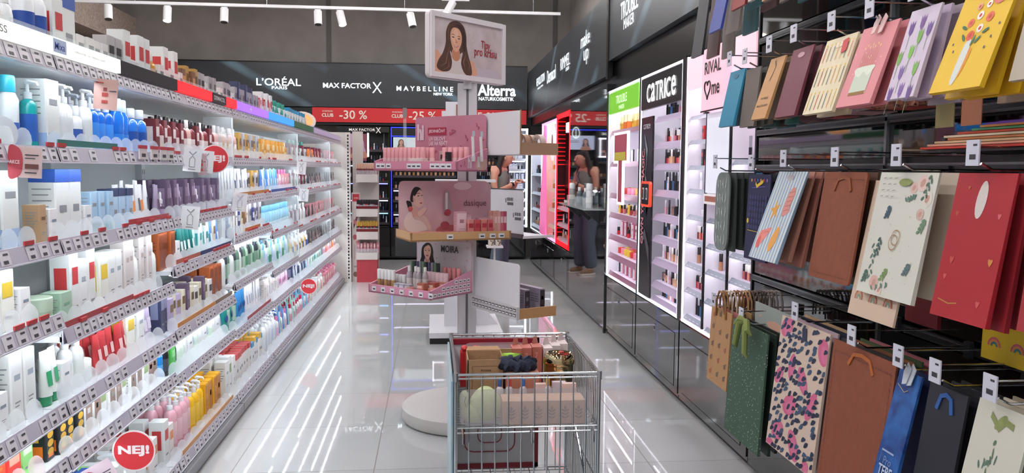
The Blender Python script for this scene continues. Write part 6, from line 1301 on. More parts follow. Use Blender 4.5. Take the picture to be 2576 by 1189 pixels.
# ---- second, plain stand farther back
t = T('display_stand', 'plain white stand with black plinth beyond the tower', 'display stand', (0.22, 6.35, 0.0))
mb = MB(); mb.box(-0.02, 0.52, 5.97, 6.75, 0.0, 0.045, BLACK); B(mb, 'plinth', t, 'black plinth')
mb = MB(); mb.box(-0.025, 0.525, 5.965, 6.755, 0.045, 0.085, BRD); B(mb, 'platform', t)
mb = MB(); mb.box(0.20, 0.30, 6.3, 6.4, 0.085, 1.70, STEEL); B(mb, 'spine', t)
mb = MB(); mb.prism([(0, 0), (0.22, 0), (0.22, 0.3), (0.2, 0.36), (0.14, 0.4), (0, 0.4)], (0.09, 6.22, 0.085), (1, 0, 0), (0, 0, 1), (0, 1, 0), 0.02, BRD); B(mb, 'arched_panel', t)
mb = MB(); mb.prism([(0, 0), (0.2, 0), (0.0, 0.25)], (0.31, 6.28, 0.085), (1, 0, 0), (0, 0, 1), (0, 1, 0), 0.02, BRD); B(mb, 'side_wing', t)
for z in (0.42, 0.8, 1.2):
    mb = MB(); mb.box(0.02, 0.48, 6.15, 6.35, z, z + 0.02, BRD); B(mb, 'shelf', t)
mb = MB(); mb.box(0.10, 0.20, 6.27, 6.28, 1.55, 1.81, BRD); mb.box(0.07, 0.10, 6.27, 6.28, 1.55, 1.74, BRD); mb.box(0.18, 0.195, 6.262, 6.27, 1.70, 1.79, M('#8a6252', 0.6)); B(mb, 'top_board', t)
G = 'bottles on the plain white stand'
for i in range(4): good(('bottle', .04, .04, .13, '#3a3c40', '#c8a05c', '#e0ddd8'), (0.07 + i * 0.055, 6.2, 0.821), -PI / 2, 'small dark bottle on the plain stand beyond the tower, %s from left' % ORD[i], G, parts=False)
# leopard patterned holders near the woman's legs
for i in range(2):
    mb = MB(); mb.lathe(0.65 + i * 0.08, 9.0, [(0.03, 0), (0.034, 0.02), (0.03, 0.2), (0.02, 0.24), (0.02, 0.27)], speck_mat('leopard_print_%s' % 'ab'[i], '#cfc6b6', '#3a3430', 50, 0.35), 12, z0=0.45 + i * 0.0)
    TM(mb, 'patterned_bottle', '%s black and white patterned bottle standing low beside the woman' % ('left', 'right')[i], 'bottle')
t = T('low_stand', 'low grey stand carrying the patterned bottles', 'stand', (0.69, 9.0, 0.0))
mb = MB(); mb.box(0.60, 0.78, 8.9, 9.1, 0.43, 0.45, BRD); B(mb, 'board', t); mb = MB(); mb.box(0.68, 0.70, 8.99, 9.01, 0.01, 0.43, STEEL); B(mb, 'post', t); mb = MB(); mb.lathe(0.69, 9.0, [(0.1, 0), (0.1, 0.01)], STEEL, 24); B(mb, 'foot', t)
# ------------------------------------------------------------------ wire trolley
WIRE = M('#b4b9bd', 0.22, 0.9); X0, X1, Y0, Y1 = 0.07, 0.51, 2.41, 3.01; ZR = 0.68
t = T('wire_trolley', 'chrome wire shop trolley full of boxes in the foreground', 'trolley', ((X0 + X1) / 2, (Y0 + Y1) / 2, 0.0))
cs = [(X0, Y0), (X1, Y0), (X1, Y1), (X0, Y1)]
mb = MB()
for i in range(4):
    a, b = cs[i], cs[(i + 1) % 4]; mb.tube([(*a, ZR), (*b, ZR)], 0.0045, WIRE, 8); mb.tube([(*a, ZR - 0.012), (*b, ZR - 0.012)], 0.003, WIRE, 6)
for a in cs: mb.tube([(a[0], a[1], ZR + 0.006), (a[0], a[1], ZR - 0.02)], 0.008, WIRE, 10)
B(mb, 'top_rim', t)
for a in cs:
    mb = MB(); mb.tube([(*a, ZR), (*a, 0.10)], 0.0055, WIRE, 8); B(mb, 'corner_post', t)
def wires(side, z1, z0, n, r=0.0022, extra=()):
    mb = MB(); (ax, ay), (bx, by) = side
    for k in range(1, n):
        f = k / n; x, y = ax + (bx - ax) * f, ay + (by - ay) * f; mb.tube([(x, y, z1), (x, y, z0)], r, WIRE, 6)
    for z in extra: mb.tube([(ax, ay, z), (bx, by, z)], 0.003, WIRE, 6)
    return mb
B(wires((cs[0], cs[1]), ZR, 0.15, 11, 0.0026, (0.515, 0.50, 0.16)), 'front_grid', t)
B(wires((cs[1], cs[2]), ZR, 0.15, 22, 0.002, (0.515, 0.50, 0.34, 0.16)), 'right_grid', t)
B(wires((cs[3], cs[0]), ZR, 0.15, 22, 0.002, (0.515, 0.50, 0.34, 0.16)), 'left_grid', t)
B(wires((cs[2], cs[3]), ZR, 0.15, 11, 0.002, (0.515, 0.50, 0.16)), 'rear_grid', t)
mb = MB()
for k in range(1, 22): y = Y0 + (Y1 - Y0) * k / 22; mb.tube([(X0, y, 0.512), (X1, y, 0.512)], 0.002, WIRE, 5)
B(mb, 'basket_floor', t)
mb = MB()
for k in range(1, 14): y = Y0 + (Y1 - Y0) * k / 14; mb.tube([(X0, y, 0.165), (X1, y, 0.165)], 0.002, WIRE, 5)
for k in range(1, 6): x = X0 + (X1 - X0) * k / 6; mb.tube([(x, Y0, 0.168), (x, Y1, 0.168)], 0.002, WIRE, 5)
B(mb, 'lower_floor', t)
mb = MB(); mb.tube([(X1 - 0.004, Y0 + 0.02, 0.20), (X1 - 0.004, Y1 - 0.02, 0.50)], 0.004, WIRE, 6); B(mb, 'side_brace', t)
for x in (X0 + 0.02, X0 + 0.23, X1 - 0.02):
    mb = MB(); mb.tube([(x, Y0 - 0.006, 0.515), (x + 0.002, Y0 - 0.012, 0.50), (x + 0.002, Y0 - 0.014, 0.47), (x + 0.004, Y0 - 0.006, 0.465)], 0.0035, WIRE, 6); B(mb, 'hook', t)
for i in range(4):
    x, y = cs[i]; mb = MB(); mb.tube([(x, y, 0.10), (x, y, 0.07)], 0.01, WIRE, 8); mb.box(x - 0.014, x - 0.010, y - 0.02, y + 0.02, 0.04, 0.075, WIRE); mb.box(x + 0.010, x + 0.014, y - 0.02, y + 0.02, 0.04, 0.075, WIRE); c_ = B(mb, 'caster', t)
    mb = MB(); mb.tube([(x - 0.009, y, 0.036), (x + 0.009, y, 0.036)], 0.034, M('#4a4a4c', 0.6), 18); B(mb, 'wheel', c_)
mb = MB(); mb.box(X0 + 0.003, X1 - 0.11, Y1 - 0.022, Y1 - 0.016, 0.175, 0.665, M('#cfcfd2', 0.4)); pa = B(mb, 'advert_panel', t, 'grey panel with a red pocket drawing')
CR = M('#8a1c2c', 0.35); mb = MB(); px0, px1 = X0 + 0.003, X1 - 0.11
mb.box(px0, px1, Y1 - 0.026, Y1 - 0.012, 0.648, 0.668, CR); mb.box(px0, px1, Y1 - 0.026, Y1 - 0.012, 0.172, 0.19, CR); mb.box(px1 - 0.016, px1, Y1 - 0.026, Y1 - 0.012, 0.172, 0.668, CR); B(mb, 'red_frame', pa, 'dark red frame')
mb = MB(); yy = Y1 - 0.0235; CT = M('#9a3a46', 0.5)
mb.tube([(x, yy, z) for x, z in rrect(X0 + 0.05, 0.235, X0 + 0.24, 0.40, 0.035)], 0.0025, CT, 5, True); mb.tube([(x, yy, z) for x, z in rrect(X0 + 0.10, 0.27, X0 + 0.19, 0.34, 0.025)], 0.002, CT, 5, True)
for k in range(20): mb.box(X0 + 0.06 + k * 0.008, X0 + 0.064 + k * 0.008, yy - 0.001, yy, 0.372, 0.375, CT)
mb.tube([(X0 + 0.228 + 0.008 * math.cos(a), yy, 0.385 + 0.008 * math.sin(a)) for a in [k * PI / 5 for k in range(10)]], 0.0015, CT, 5, True); B(mb, 'pocket_drawing', pa)
marb = noise_mat('blue_green_marbled_print', '#8fb6cf', '#b9c9bd', 9, 0.35, 6, 0.35, 0.7, 1.6, 0.0, (1, 1, 0.45))
mb = MB(); mb.box(X0 - 0.014, X0 - 0.008, Y0 + 0.02, Y1 - 0.01, 0.14, 0.655, marb); B(mb, 'side_advert', t, 'pale blue marbled side panel')
FR2 = M('#dcd6d8', 0.6, see=0.74)
mb = MB(); mb.prism(rrect(0, 0, X1 - X0 - 0.03, 0.112, 0.02), (X0 + 0.012, Y0 + 0.012, 0.519), (1, 0, 0), (0, 0, 1), (0, 1, 0), 0.002, FR2); B(mb, 'frosted_liner', t, 'frosted plastic liner')
mb = MB(); mb.prism(rrect(0, 0, 0.24, 0.14, 0.03), (X0 + 0.04, Y1 - 0.05, 0.519), (1, 0, 0), (0, 0, 1), (0, 1, 0), 0.002, M('#d0b4ba', 0.5, see=0.6)); B(mb, 'frosted_liner', t, 'frosted plastic liner')
zb = 0.5145
# goods lying in the trolley
KR = M('#a98462', 0.8, bump=0.2, scale=40); KI = M('#8d6b4c', 0.85)
t = T('cardboard_box', 'open kraft cardboard box at the left of the trolley', 'box', (0.17, 2.74, zb))
mb = MB(); bx0, bx1, by0, by1, bz = 0.115, 0.235, 2.62, 2.76, 0.675
mb.box(bx0, bx1, by0, by1, zb, zb + 0.003, KR)
for a in ((bx0, bx1, by0, by0 + .003), (bx0, bx1, by1 - .003, by1), (bx0, bx0 + .003, by0, by1), (bx1 - .003, bx1, by0, by1)): mb.box(*a, zb, bz, KR)
B(mb, 'box_walls', t)
mb = MB(); mb.tube([(x, by0 - 0.0006, z) for x, z in rrect(bx0 + .015, zb + .03, bx1 - .015, bz - .02, .003)], 0.0008, KI, 4, True); put_text(mb, 'Aroma', ((bx0 + bx1) / 2, by0, bz - 0.034), (1, 0, 0), (0, 0, 1), 0.035, 0.009, M('#4a3424', 0.7), 0.01, 0.001); B(mb, 'print', t)
mb = MB(); mb.prism([(0, 0), (0.12, 0), (0.112, 0.03), (0.008, 0.03)], (bx0, by1, bz), (1, 0, 0), Vector((0, 0.9, 0.25)), (0, 0, 1), 0.002, KR); B(mb, 'flap', t)
PKB = M('#c8a288', 0.7, bump=0.05)
t = T('leaf_print_box', 'long peach kraft box with brown leaf print behind the front wires', 'box', (0.36, 2.48, zb))
mb = MB(); mb.box(0.215, 0.472, 2.435, 2.52, zb, 0.588, PKB); B(mb, 'box_walls', t)
mb = MB()
for i in range(6):
    fr = Fr((0.225 + i * 0.042, 2.4345, zb + 0.008), (1, 0, 0), (0, 0, 1), 0.034, 0.05); lm = M('#8f6f5e', 0.7)
    sh = [(band([(0.5, 0.02), (0.5, 0.75)], 0.04), lm), (cr([(0.5, 0.7), (0.62, 0.85), (0.5, 1.0), (0.38, 0.85)], 3), lm)]
    for v in (0.2, 0.42, 0.62):
        for sgn in (-1, 1): sh.append((cr([(0.5, v), (0.5 + sgn * 0.2, v + 0.02), (0.5 + sgn * 0.38, v + 0.16), (0.5 + sgn * 0.15, v + 0.14)], 3), lm))
    art(mb, fr, sh, 0.0004, 0.0001)
put_text(mb, 'Cereal', (0.43, 2.4345, 0.578), (1, 0, 0), (0, 0, 1), 0.04, 0.01, M('#b08c74', 0.7), 0.01, 0.0006)
B(mb, 'print', t)
# pale green plush (soft toy)
PL = M('#c6d19e', 0.95, bump=0.35, scale=220)
t = T('plush_cushion', 'pale green plush cushion at the front left of the trolley', 'cushion', (0.15, 2.50, zb))
mb = MB()
prof = []
for k in range(9):
    a = -PI / 2 + PI * k / 8; prof.append((0.052 * math.cos(a) * (1 - 0.22 * math.sin(a)), 0.055 + 0.055 * math.sin(a)))
mb.lathe(0.165, 2.485, prof, PL, 24, z0=zb); mb.ball((0.13, 2.47, zb + 0.03), 0.045, 0.03, 0.03, PL); B(mb, 'body', t)
mb = MB(); mb.ball((0.098, 2.47, zb + 0.07), 0.017, 0.015, 0.032, PL); mb.tube([(0.103, 2.455, zb + 0.085), (0.098, 2.4545, zb + 0.07), (0.103, 2.455, zb + 0.055)], 0.001, M('#5f6e44', 0.9), 5); B(mb, 'ear', t)
cor = [('coral carton nearest the middle of the trolley', 0.300, 2.86), ('middle coral carton of three in the trolley', 0.336, 2.87), ('coral carton beside the white cartons', 0.374, 2.88)]
for i, (lab, x, y) in enumerate(cor):
    t = T('hanging_carton', lab, 'box', (x, y, zb)); mb = MB(); mb.box(x - 0.0175, x + 0.0175, y - 0.035, y + 0.035, zb, 0.665, M('#b8685c', 0.55)); B(mb, 'box_walls', t)
    mb = MB(); mb.prism([(-0.017, 0), (0.017, 0), (0.010, 0.025), (-0.010, 0.025)], (x, y + 0.03, 0.665), (0.75, 0.66, 0), (0, 0, 1), (0, 1, 0), 0.001, M('#c08478', 0.5)); B(mb, 'hang_tab', t)
    mb = MB(); put_text(mb, '7', (x - 0.002, y - 0.035, 0.635), (1, 0, 0), (0, 0, 1), 0.010, 0.022, M('#d59a8c', 0.5), 0, 0.0006); B(mb, 'lettering', t)
for i, (lab, x, y) in enumerate([('white carton with grey numeral, first beside the coral ones', 0.412, 2.86), ('white carton with grey numeral, second from the coral ones', 0.446, 2.90), ('white carton with grey numeral, third from the coral ones', 0.478, 2.93)]):
    t = T('hanging_carton', lab, 'box', (x, y, zb)); mb = MB(); mb.box(x - 0.016, x + 0.016, y - 0.035, y + 0.035, zb, 0.665, M('#d8c8c4', 0.55)); B(mb, 'box_walls', t)
    mb = MB(); mb.prism([(-0.017, 0), (0.017, 0), (0.010, 0.028), (-0.010, 0.028)], (x, y + 0.03, 0.665), (0.75, 0.66, 0), (0, 0, 1), (0, 1, 0), 0.001, M('#dcd0cc', 0.5)); B(mb, 'hang_tab', t)
    mb = MB(); put_text(mb, '7', (x, y - 0.035, 0.63), (1, 0, 0), (0, 0, 1), 0.012, 0.024, M('#8a8e9c', 0.5), 0, 0.0006); B(mb, 'lettering', t)
GOLD = M('#c9b48a', 0.08, 1.0)
t = T('golden_tin', 'shiny golden round tin at the right of the trolley', 'tin', (0.425, 2.67, 0.54))
mb = MB(); mb.lathe(0.425, 2.67, [(0.036, 0), (0.046, 0.02), (0.05, 0.05), (0.05, 0.085)], GOLD, 36, z0=0.56); B(mb, 'tin_body', t)
mb = MB(); mb.lathe(0.425, 2.67, [(0.051, 0), (0.053, 0.008), (0.05, 0.03), (0.044, 0.038), (0.040, 0.034)], GOLD, 36, z0=0.646); B(mb, 'lid', t)
mb = MB(); mb.tube([(0.415 + 0.012 * math.cos(a), 2.66, 0.687 + 0.006 * math.sin(a)) for a in [k * PI / 6 for k in range(13)]], 0.002, GOLD, 6); mb.ball((0.43, 2.665, 0.688), 0.012, 0.008, 0.004, M('#b8383c', 0.4)); B(mb, 'lid_ornament', t)
mb = MB(); mb.box(0.37, 0.48, 2.60, 2.75, zb, 0.56, M('#b7aa8c', 0.5)); TM(mb, 'carton', 'beige carton under the golden tin', 'box', None)
NV = M('#20263a', 0.9)
mb = MB()
pts = [(0.28 + 0.045 * math.cos(a), 2.62 + 0.035 * math.sin(a), 0.66 + 0.007 * math.sin(a * 9)) for a in [k * 2 * PI / 54 for k in range(54)]]
mb.tube(pts, [0.017 + 0.006 * math.sin(k * 2.1) for k in range(54)], NV, 8, True); TM(mb, 'scrunchie', 'dark navy fabric scrunchie on top in the trolley', 'scrunchie')
mb = MB(); mb.box(0.24, 0.345, 2.57, 2.68, zb, 0.642, M('#b7765e', 0.6)); TM(mb, 'carton', 'terracotta carton under the navy scrunchie', 'box')
t = T('snack_bag', 'bright green bag behind the navy scrunchie', 'bag', (0.27, 2.80, zb))
mb = MB(); GB = M('#8fc22c', 0.4)
vs = []; n = 12
for j, (z, s, d) in enumerate(((zb, 0.9, 0.5), (0.56, 1.0, 1.0), (0.62, 0.95, 0.9), (0.652, 0.9, 0.12))):
    for k in range(n): a = 2 * PI * k / n; vs.append((0.275 + 0.042 * s * math.cos(a) * (1 + 0.05 * math.sin(k * 2.3)), 2.80 + 0.028 * d * math.sin(a), z + 0.004 * math.sin(k * 1.7 + j) * (j > 1)))
mb.add(vs, [(i * n + k, i * n + (k + 1) % n, (i + 1) * n + (k + 1) % n, (i + 1) * n + k) for i in range(3) for k in range(n)] + [tuple(range(n - 1, -1, -1)), tuple(range(3 * n, 4 * n))], GB); B(mb, 'bag_body', t)
mb = MB(); mb.box(0.236, 0.315, 2.835, 2.842, zb, 0.663, KR); mb.box(0.305, 0.32, 2.836, 2.845, zb, 0.655, M('#2a7a6a', 0.5)); TM(mb, 'card', 'kraft and teal card behind the green bag', 'card')
mb = MB(); RC = M('#c8282c', 0.35)
for k in range(5): mb.ball((0.115 + k * 0.013, 2.90 + 0.01 * math.sin(k * 2), 0.645 + 0.008 * math.cos(k * 1.9)), 0.013, 0.02, 0.011, RC, 10, 6)
mb.box(0.10, 0.175, 2.88, 2.93, zb, 0.64, RC); TM(mb, 'red_packet', 'red glossy packet at the rear left of the trolley', 'packet')
for i, (x, c) in enumerate(((0.215, '#3a5a94'), (0.245, '#b83c38'), (0.29, '#3a6ab0'), (0.37, '#c89c4c'))):
    good(('bottle', .026, .026, .115, '#c9bfc2', c, '#8a9cc0'), (x, 2.545, zb), -PI / 2, '%s small capped bottle behind the leaf print box' % {'#3a5a94': 'navy', '#b83c38': 'red', '#3a6ab0': 'blue', '#c89c4c': 'golden'}[c])
for i, (x, y, c) in enumerate(((0.35, 2.55, '#d8b8b4'), (0.44, 2.55, '#e0c4bc'), (0.41, 2.57, '#cfc4cc'))):
    mb = MB(); mb.box(x - 0.022, x + 0.022, y - 0.01, y + 0.01, zb, 0.612, M(c, 0.6)); TM(mb, 'carton', '%s small carton behind the leaf print box' % ('pinkish', 'peach', 'lilac')[i], 'box')
# ------------------------------------------------------------------ gift bag wall on the right
t = T('slotted_wall', 'black glossy slotted wall carrying the gift bag hooks', 'panel', (XR + 0.03, 1.8, 0.0))
mb = MB()
for z0, z1 in ((0.47, 0.83), (0.87, 1.28), (1.345, 1.44), (1.48, 1.82), (1.86, 2.12)): mb.box(XR, XR + 0.03, 0.2, 2.335, z0, z1, GLOSSBLACK); mb.box(XR, XR + 0.03, 2.345, 3.335, z0, z1, GLOSSBLACK)
mb.box(XR + 0.03, XR + 0.05, 0.2, 3.335, 0.47, 2.12, BLACK); B(mb, 'wall_boards', t)
for z in (1.84, 1.46, 1.315, 0.85):
    mb = MB(); mb.box(XR - 0.008, XR + 0.002, 0.2, 3.33, z - 0.012, z + 0.012, M('#8c8f92', 0.25, 0.85)); mb.box(XR - 0.012, XR - 0.008, 0.2, 3.33, z - 0.006, z + 0.006, M('#5a5d60', 0.3, 0.8)); B(mb, 'rail', t, 'brushed metal rail')
mb = MB(); mb.box(XR - 0.012, XR - 0.0005, 2.334, 2.346, 0.0, 2.12, M('#9a9da0', 0.25, 0.8)); B(mb, 'joint_profile', t)
mb = MB(); mb.box(XR - 0.006, XR + 0.03, 3.337, 3.352, 0.467, 2.0, M('#1c1d20', 0.2)); B(mb, 'end_strip', t)
t = T('base_cabinet', 'glossy black base cabinet under the gift bags, farther one', 'cabinet', (XR + 0.15, 2.84, 0.0))
mb = MB(); mb.box(XR, 1.66, 2.35, 3.33, 0.03, 0.465, GLOSSBLACK); B(mb, 'carcass', t); mb = MB(); lock(mb, XR, 3.1, 0.33); B(mb, 'lock', t)
t = T('base_cabinet', 'glossy black base cabinet under the gift bags, nearer one', 'cabinet', (XR + 0.15, 1.3, 0.0))
mb = MB(); mb.box(XR, 1.66, 0.2, 2.33, 0.03, 0.465, GLOSSBLACK); B(mb, 'carcass', t)
TAG = M('#d4d6e2', 0.35)
def hook(yc, z, xf, lab, tag_=True, tint=TAG):
    t = T('hook', lab, 'hook', (XR - 0.012, yc, z))
    mb = MB(); mb.tube([(XR - 0.01, yc, z), (xf + 0.01, yc, z), (xf - 0.015, yc, z + 0.012)], 0.0028, CHROME, 6); B(mb, 'prong', t)
    mb = MB(); mb.box(XR - 0.02, XR - 0.008, yc - 0.012, yc + 0.012, z - 0.03, z + 0.012, M('#55585c', 0.3, 0.6)); B(mb, 'bracket', t)
    if tag_:
        mb = MB(); mb.tube([(XR - 0.01, yc, z + 0.045), (xf - 0.03, yc, z + 0.045)], 0.0022, CHROME, 6); B(mb, 'ticket_arm', t)
        mb = MB(); mb.box(xf - 0.034, xf - 0.031, yc - 0.019, yc + 0.019, z + 0.008, z + 0.058, tint); mb.box(xf - 0.0345, xf - 0.034, yc - 0.010, yc + 0.008, z + 0.02, z + 0.03, DARK); mb.box(xf - 0.0345, xf - 0.034, yc - 0.013, yc - 0.002, z + 0.046, z + 0.050, DARK); B(mb, 'price_ticket', t)
def bag(yc, z, w, h, x, tilt, body, lab, group=None, artf=None, handle=None, hc='#888888', d=0.010, tagc=None, name='gift_bag', round_=0.0):
    """a flat folded gift bag hanging by its top edge; local frame: x into the wall, y along the wall, z up from the bottom"""
    t = T(name, lab, 'gift bag', (x - math.sin(tilt) * h, yc, z - h * math.cos(tilt)), 0, group, world=False)
    t.rotation_euler = (0, tilt, 0)
    m = body if not isinstance(body, str) else M(body, 0.55)
    mb = MB(); pl = rrect(-w / 2, 0, w / 2, h, round_, 4) if round_ else [(-w / 2, 0), (w / 2, 0), (w / 2, h), (-w / 2, h)]
    mb.prism([(0, 0), (d, 0), (d * 0.5, h), (0, h)], (0, -w / 2, 0), (1, 0, 0), (0, 0, 1), (0, 1, 0), w, m) if not round_ else mb.prism(pl, (0, 0, 0), (0, 1, 0), (0, 0, 1), (1, 0, 0), d * 0.6, m)
    B(mb, 'bag_body', t)
    if artf:
        mb = MB(); fr = Fr((0, w / 2, 0), (0, -1, 0), (0, 0, 1), w, h); artf(mb, fr); B(mb, 'print', t)
    if handle:
        mb = MB(); hm = M(hc, 0.5)
        if handle == 'cord':
            mb.tube([(-0.004, -w * 0.2, h - 0.012), (-0.010, -w * 0.19, h + 0.03), (-0.002, 0, h + 0.052), (-0.010, w * 0.19, h + 0.03), (-0.004, w * 0.2, h - 0.012)], 0.0022, hm, 6)
        elif handle == 'ribbon':
            for yy, dx in ((-w * 0.08, -0.008), (w * 0.06, -0.012)): mb.prism([(0, 0), (0.014, 0.004), (0.020, 0.04), (0.004, 0.052), (-0.004, 0.03)], (dx, yy, h - 0.03), (0, -1, 0), (0, 0, 1), (1, 0, 0), 0.002, hm)
        elif handle == 'slot':
            mb.prism(ell(0, 0, w * 0.16, 0.008), (-0.0012, 0, h - 0.022), (0, 1, 0), (0, 0, 1), (1, 0, 0), 0.001, hm)
        elif handle == 'band':
            mb.prism(band([(-w * 0.2, -0.03), (-w * 0.13, 0.0), (0, 0.006), (w * 0.13, 0.0), (w * 0.2, -0.03)], 0.010), (-0.003, 0, h - 0.02), (0, 1, 0), (0, 0, 1), (1, 0, 0), 0.002, hm)
        B(mb, 'handle', t)
    if tagc:
        mb = MB(); mb.prism(rrect(-0.013, -0.036, 0.013, 0.0, 0.004), (-0.003, tagc[1] * w, h - 0.012), (0, -1, 0.2), (0, 0.2, 1), (1, 0, 0), 0.001, M(tagc[0], 0.5)); B(mb, 'gift_tag', t)
    return t
P = lambda c: M(c, 0.6)
def a_candles(mb, fr):
    cols = ['#d8b84a', '#2a5a4c', '#c8423c', '#7a5a3c', '#35607a', '#d88a3c']; sh = []
    for r in range(3):
        for k in range(7): u = 0.08 + k * 0.14 + 0.01 * r; v = 0.05 + r * 0.32; sh.append((band([(u, v), (u, v + 0.2)], 0.018), P(cols[(k + r) % 6]))); sh.append((ell(u, v + 0.225, 0.02, 0.016, 0, 8), P('#e4bc4c')))
    art(mb, fr, sh, 0.0006, 0.00004)
def a_cake(mb, fr):
    sh = [(rect(0.26, 0.13, 0.72, 0.18), P('#8a6424')), (rect(0.25, 0.17, 0.74, 0.47), P('#c2ccb8')), (cr([(0.25, 0.4), (0.4, 0.36), (0.5, 0.42), (0.62, 0.36), (0.74, 0.42), (0.74, 0.48), (0.25, 0.48)], 3), P('#d6dcca'))]
    for k in range(7): sh.append((band([(0.3 + k * 0.065, 0.48), (0.3 + k * 0.07, 0.68 + 0.03 * (k % 2))], 0.012), P('#c07a5c'))); sh.append((ell(0.3 + k * 0.07, 0.72 + 0.03 * (k % 2), 0.014, 0.018, 0, 8), P('#e6c67c')))
    for k in range(14): sh.append((ell(0.06 + R.random() * 0.88, 0.04 + R.random() * 0.7, 0.012, 0.01, 0, 6), P('#e9c8b8')))
    art(mb, fr, sh, 0.0006, 0.00004)
def a_tulips(mb, fr):
    sh = []
    for (u, v, c) in ((0.15, 0.05, '#6a4a8a'), (0.5, 0.08, '#7a5a9a'), (0.82, 0.04, '#6a4a8a'), (0.32, 0.28, '#7a5a9a'), (0.1, 0.45, '#74a84a'), (0.45, 0.5, '#7ab84c'), (0.78, 0.3, '#74a84a'), (0.2, 0.78, '#6a4a8a'), (0.55, 0.82, '#74508c'), (0.85, 0.72, '#6a4a8a'), (0.6, 0.66, '#74a84a')):
        s = 0.11; q = lambda x, y: (u + x * s, v + y * s * 0.9)
        sh.append(([q(-0.8, 1.0), q(-0.35, 0.5), q(0, 1.0), q(0.35, 0.5), q(0.8, 1.0), q(0.6, -0.3), q(0, -0.8), q(-0.6, -0.3)], P(c))); sh.append((band([q(0, -0.8), q(0.1, -2.2)], 0.015), P('#6a8a5c')))
    art(mb, fr, sh, 0.0006, 0.00004)
def clampf(sh): return [([(min(max(u, 0.005), 0.995), min(max(v, 0.005), 0.995)) for u, v in p], m) for p, m in sh]
def a_bouquet(mb, fr):
    sh = [(cr([(0.36, 0.14), (0.5, 0.14), (0.56, 0.4), (0.46, 0.4)], 3), P('#d88a2a')), (cr([(0.36, 0.1), (0.46, 0.1), (0.5, 0.48), (0.38, 0.48)], 3), P('#cfd3cc'))]
    for u, v, r, c in ((0.42, 0.56, .07, '#d8583c'), (0.56, 0.62, .06, '#e6dcd0'), (0.34, 0.7, .06, '#d8684c'), (0.68, 0.72, .07, '#d8684c'), (0.48, 0.76, .06, '#ece4dc'), (0.58, 0.86, .05, '#ece4dc'), (0.4, 0.86, .05, '#e0a07c'), (0.75, 0.94, .14, '#d87a6c'), (0.76, 0.94, .07, '#c85a50')): sh.append((ell(u, v, r, r * 0.75, 0, 12), P(c))); sh.append((ell(u, v, r * .45, r * 0.35, 0, 8), P('#c04a34')))
    for u, v, a in ((0.6, 0.5, .6), (0.3, 0.55, 2.4), (0.7, 0.58, .3), (0.52, 0.5, 1.2), (0.25, 0.66, 2.8)): sh.append((ell(u, v, 0.06, 0.018, a, 10), P('#3a6a4c')))
    for u, v in ((0.14, 0.5), (0.2, 0.42), (0.85, 0.5), (0.92, 0.62), (0.8, 0.4)): sh.append((ell(u, v, 0.016, 0.016, 0, 6), P('#4a4a5c')))
    art(mb, fr, clampf(sh), 0.0006, 0.00004)
def a_text2(l1, l2, c, v1=0.34, v2=0.22):
    def f(mb, fr):
        art_text(mb, fr, l1, 0.5, v1, fr.w * 0.5, 0.009, P(c), 0.02, 0.001); art_text(mb, fr, l2, 0.5, v2, fr.w * 0.72, 0.009, P(c), 0.02, 0.001); mb.poly([fr.p(u, v, 0.001) for u, v in band([(0.4, 0.95), (0.55, 0.85), (0.5, 0.72), (0.42, 0.62)], 0.03)], P('#1c1a1a'))
    return f
def a_shells(mb, fr):
    star = []
    for k in range(10): a = PI / 2 + k * PI / 5 + 0.25; r = (0.17 if k % 2 == 0 else 0.06); star.append((0.36 + r * math.cos(a), 0.56 + r * 0.75 * math.sin(a)))
    sh = [(star, P('#d89a3c')), (cr([(0.1, 0.22), (0.12, 0.3), (0.3, 0.34), (0.48, 0.36), (0.36, 0.24), (0.2, 0.13)], 4), P('#e08a80')), (cr([(0.1, 0.2), (0.2, 0.26), (0.24, 0.14), (0.14, 0.12)], 3), P('#d0605c')), (cr([(0.62, 0.1), (0.56, 0.22), (0.68, 0.38), (0.78, 0.34), (0.76, 0.2)], 4), P('#dc9c4c')), (cr([(0.66, 0.5), (0.62, 0.66), (0.68, 0.8), (0.8, 0.82), (0.86, 0.74), (0.82, 0.62), (0.86, 0.56)], 4), P('#cf8a80')), (ell(0.5, 0.93, 0.12, 0.035), P('#b0a8ac'))]
    for k in range(4): sh.append((band([(0.16 + k * 0.07, 0.25 + k * .02), (0.2 + k * 0.07, 0.32)], 0.012), P('#c05a54')))
    for k in range(5): sh.append((band([(0.66, 0.56 + k * .05), (0.83, 0.58 + k * .05)], 0.008), P('#a8645c')))
    art(mb, fr, sh, 0.0006, 0.00004)
def a_leather(mb, fr):
    sh = []; c = P('#6a3524')
    for k in range(26):
        u = 0.05 + k * 0.035
        if u < 0.95: sh.append((band([(u, 0.045), (u + 0.018, 0.055)], 0.008), c)); sh.append((band([(u, 0.93), (u + 0.018, 0.935)], 0.008), c))
    for k in range(24):
        v = 0.06 + k * 0.037; sh.append((band([(0.045, v), (0.05, v + 0.018)], 0.008), c)); sh.append((band([(0.955, v), (0.95, v + 0.018)], 0.008), c))
    art(mb, fr, sh, 0.0004, 0.00001)
def leaves(sh, u, v, a, s, c, n=5):
    for k in range(n):
        t_ = k / n * s; x, y = u + t_ * math.cos(a), v + t_ * math.sin(a); sg = 1 if k % 2 else -1
        sh.append((ell(x + 0.02 * sg, y + 0.015, 0.028, 0.013, a + sg * 0.8, 8), P(c)))
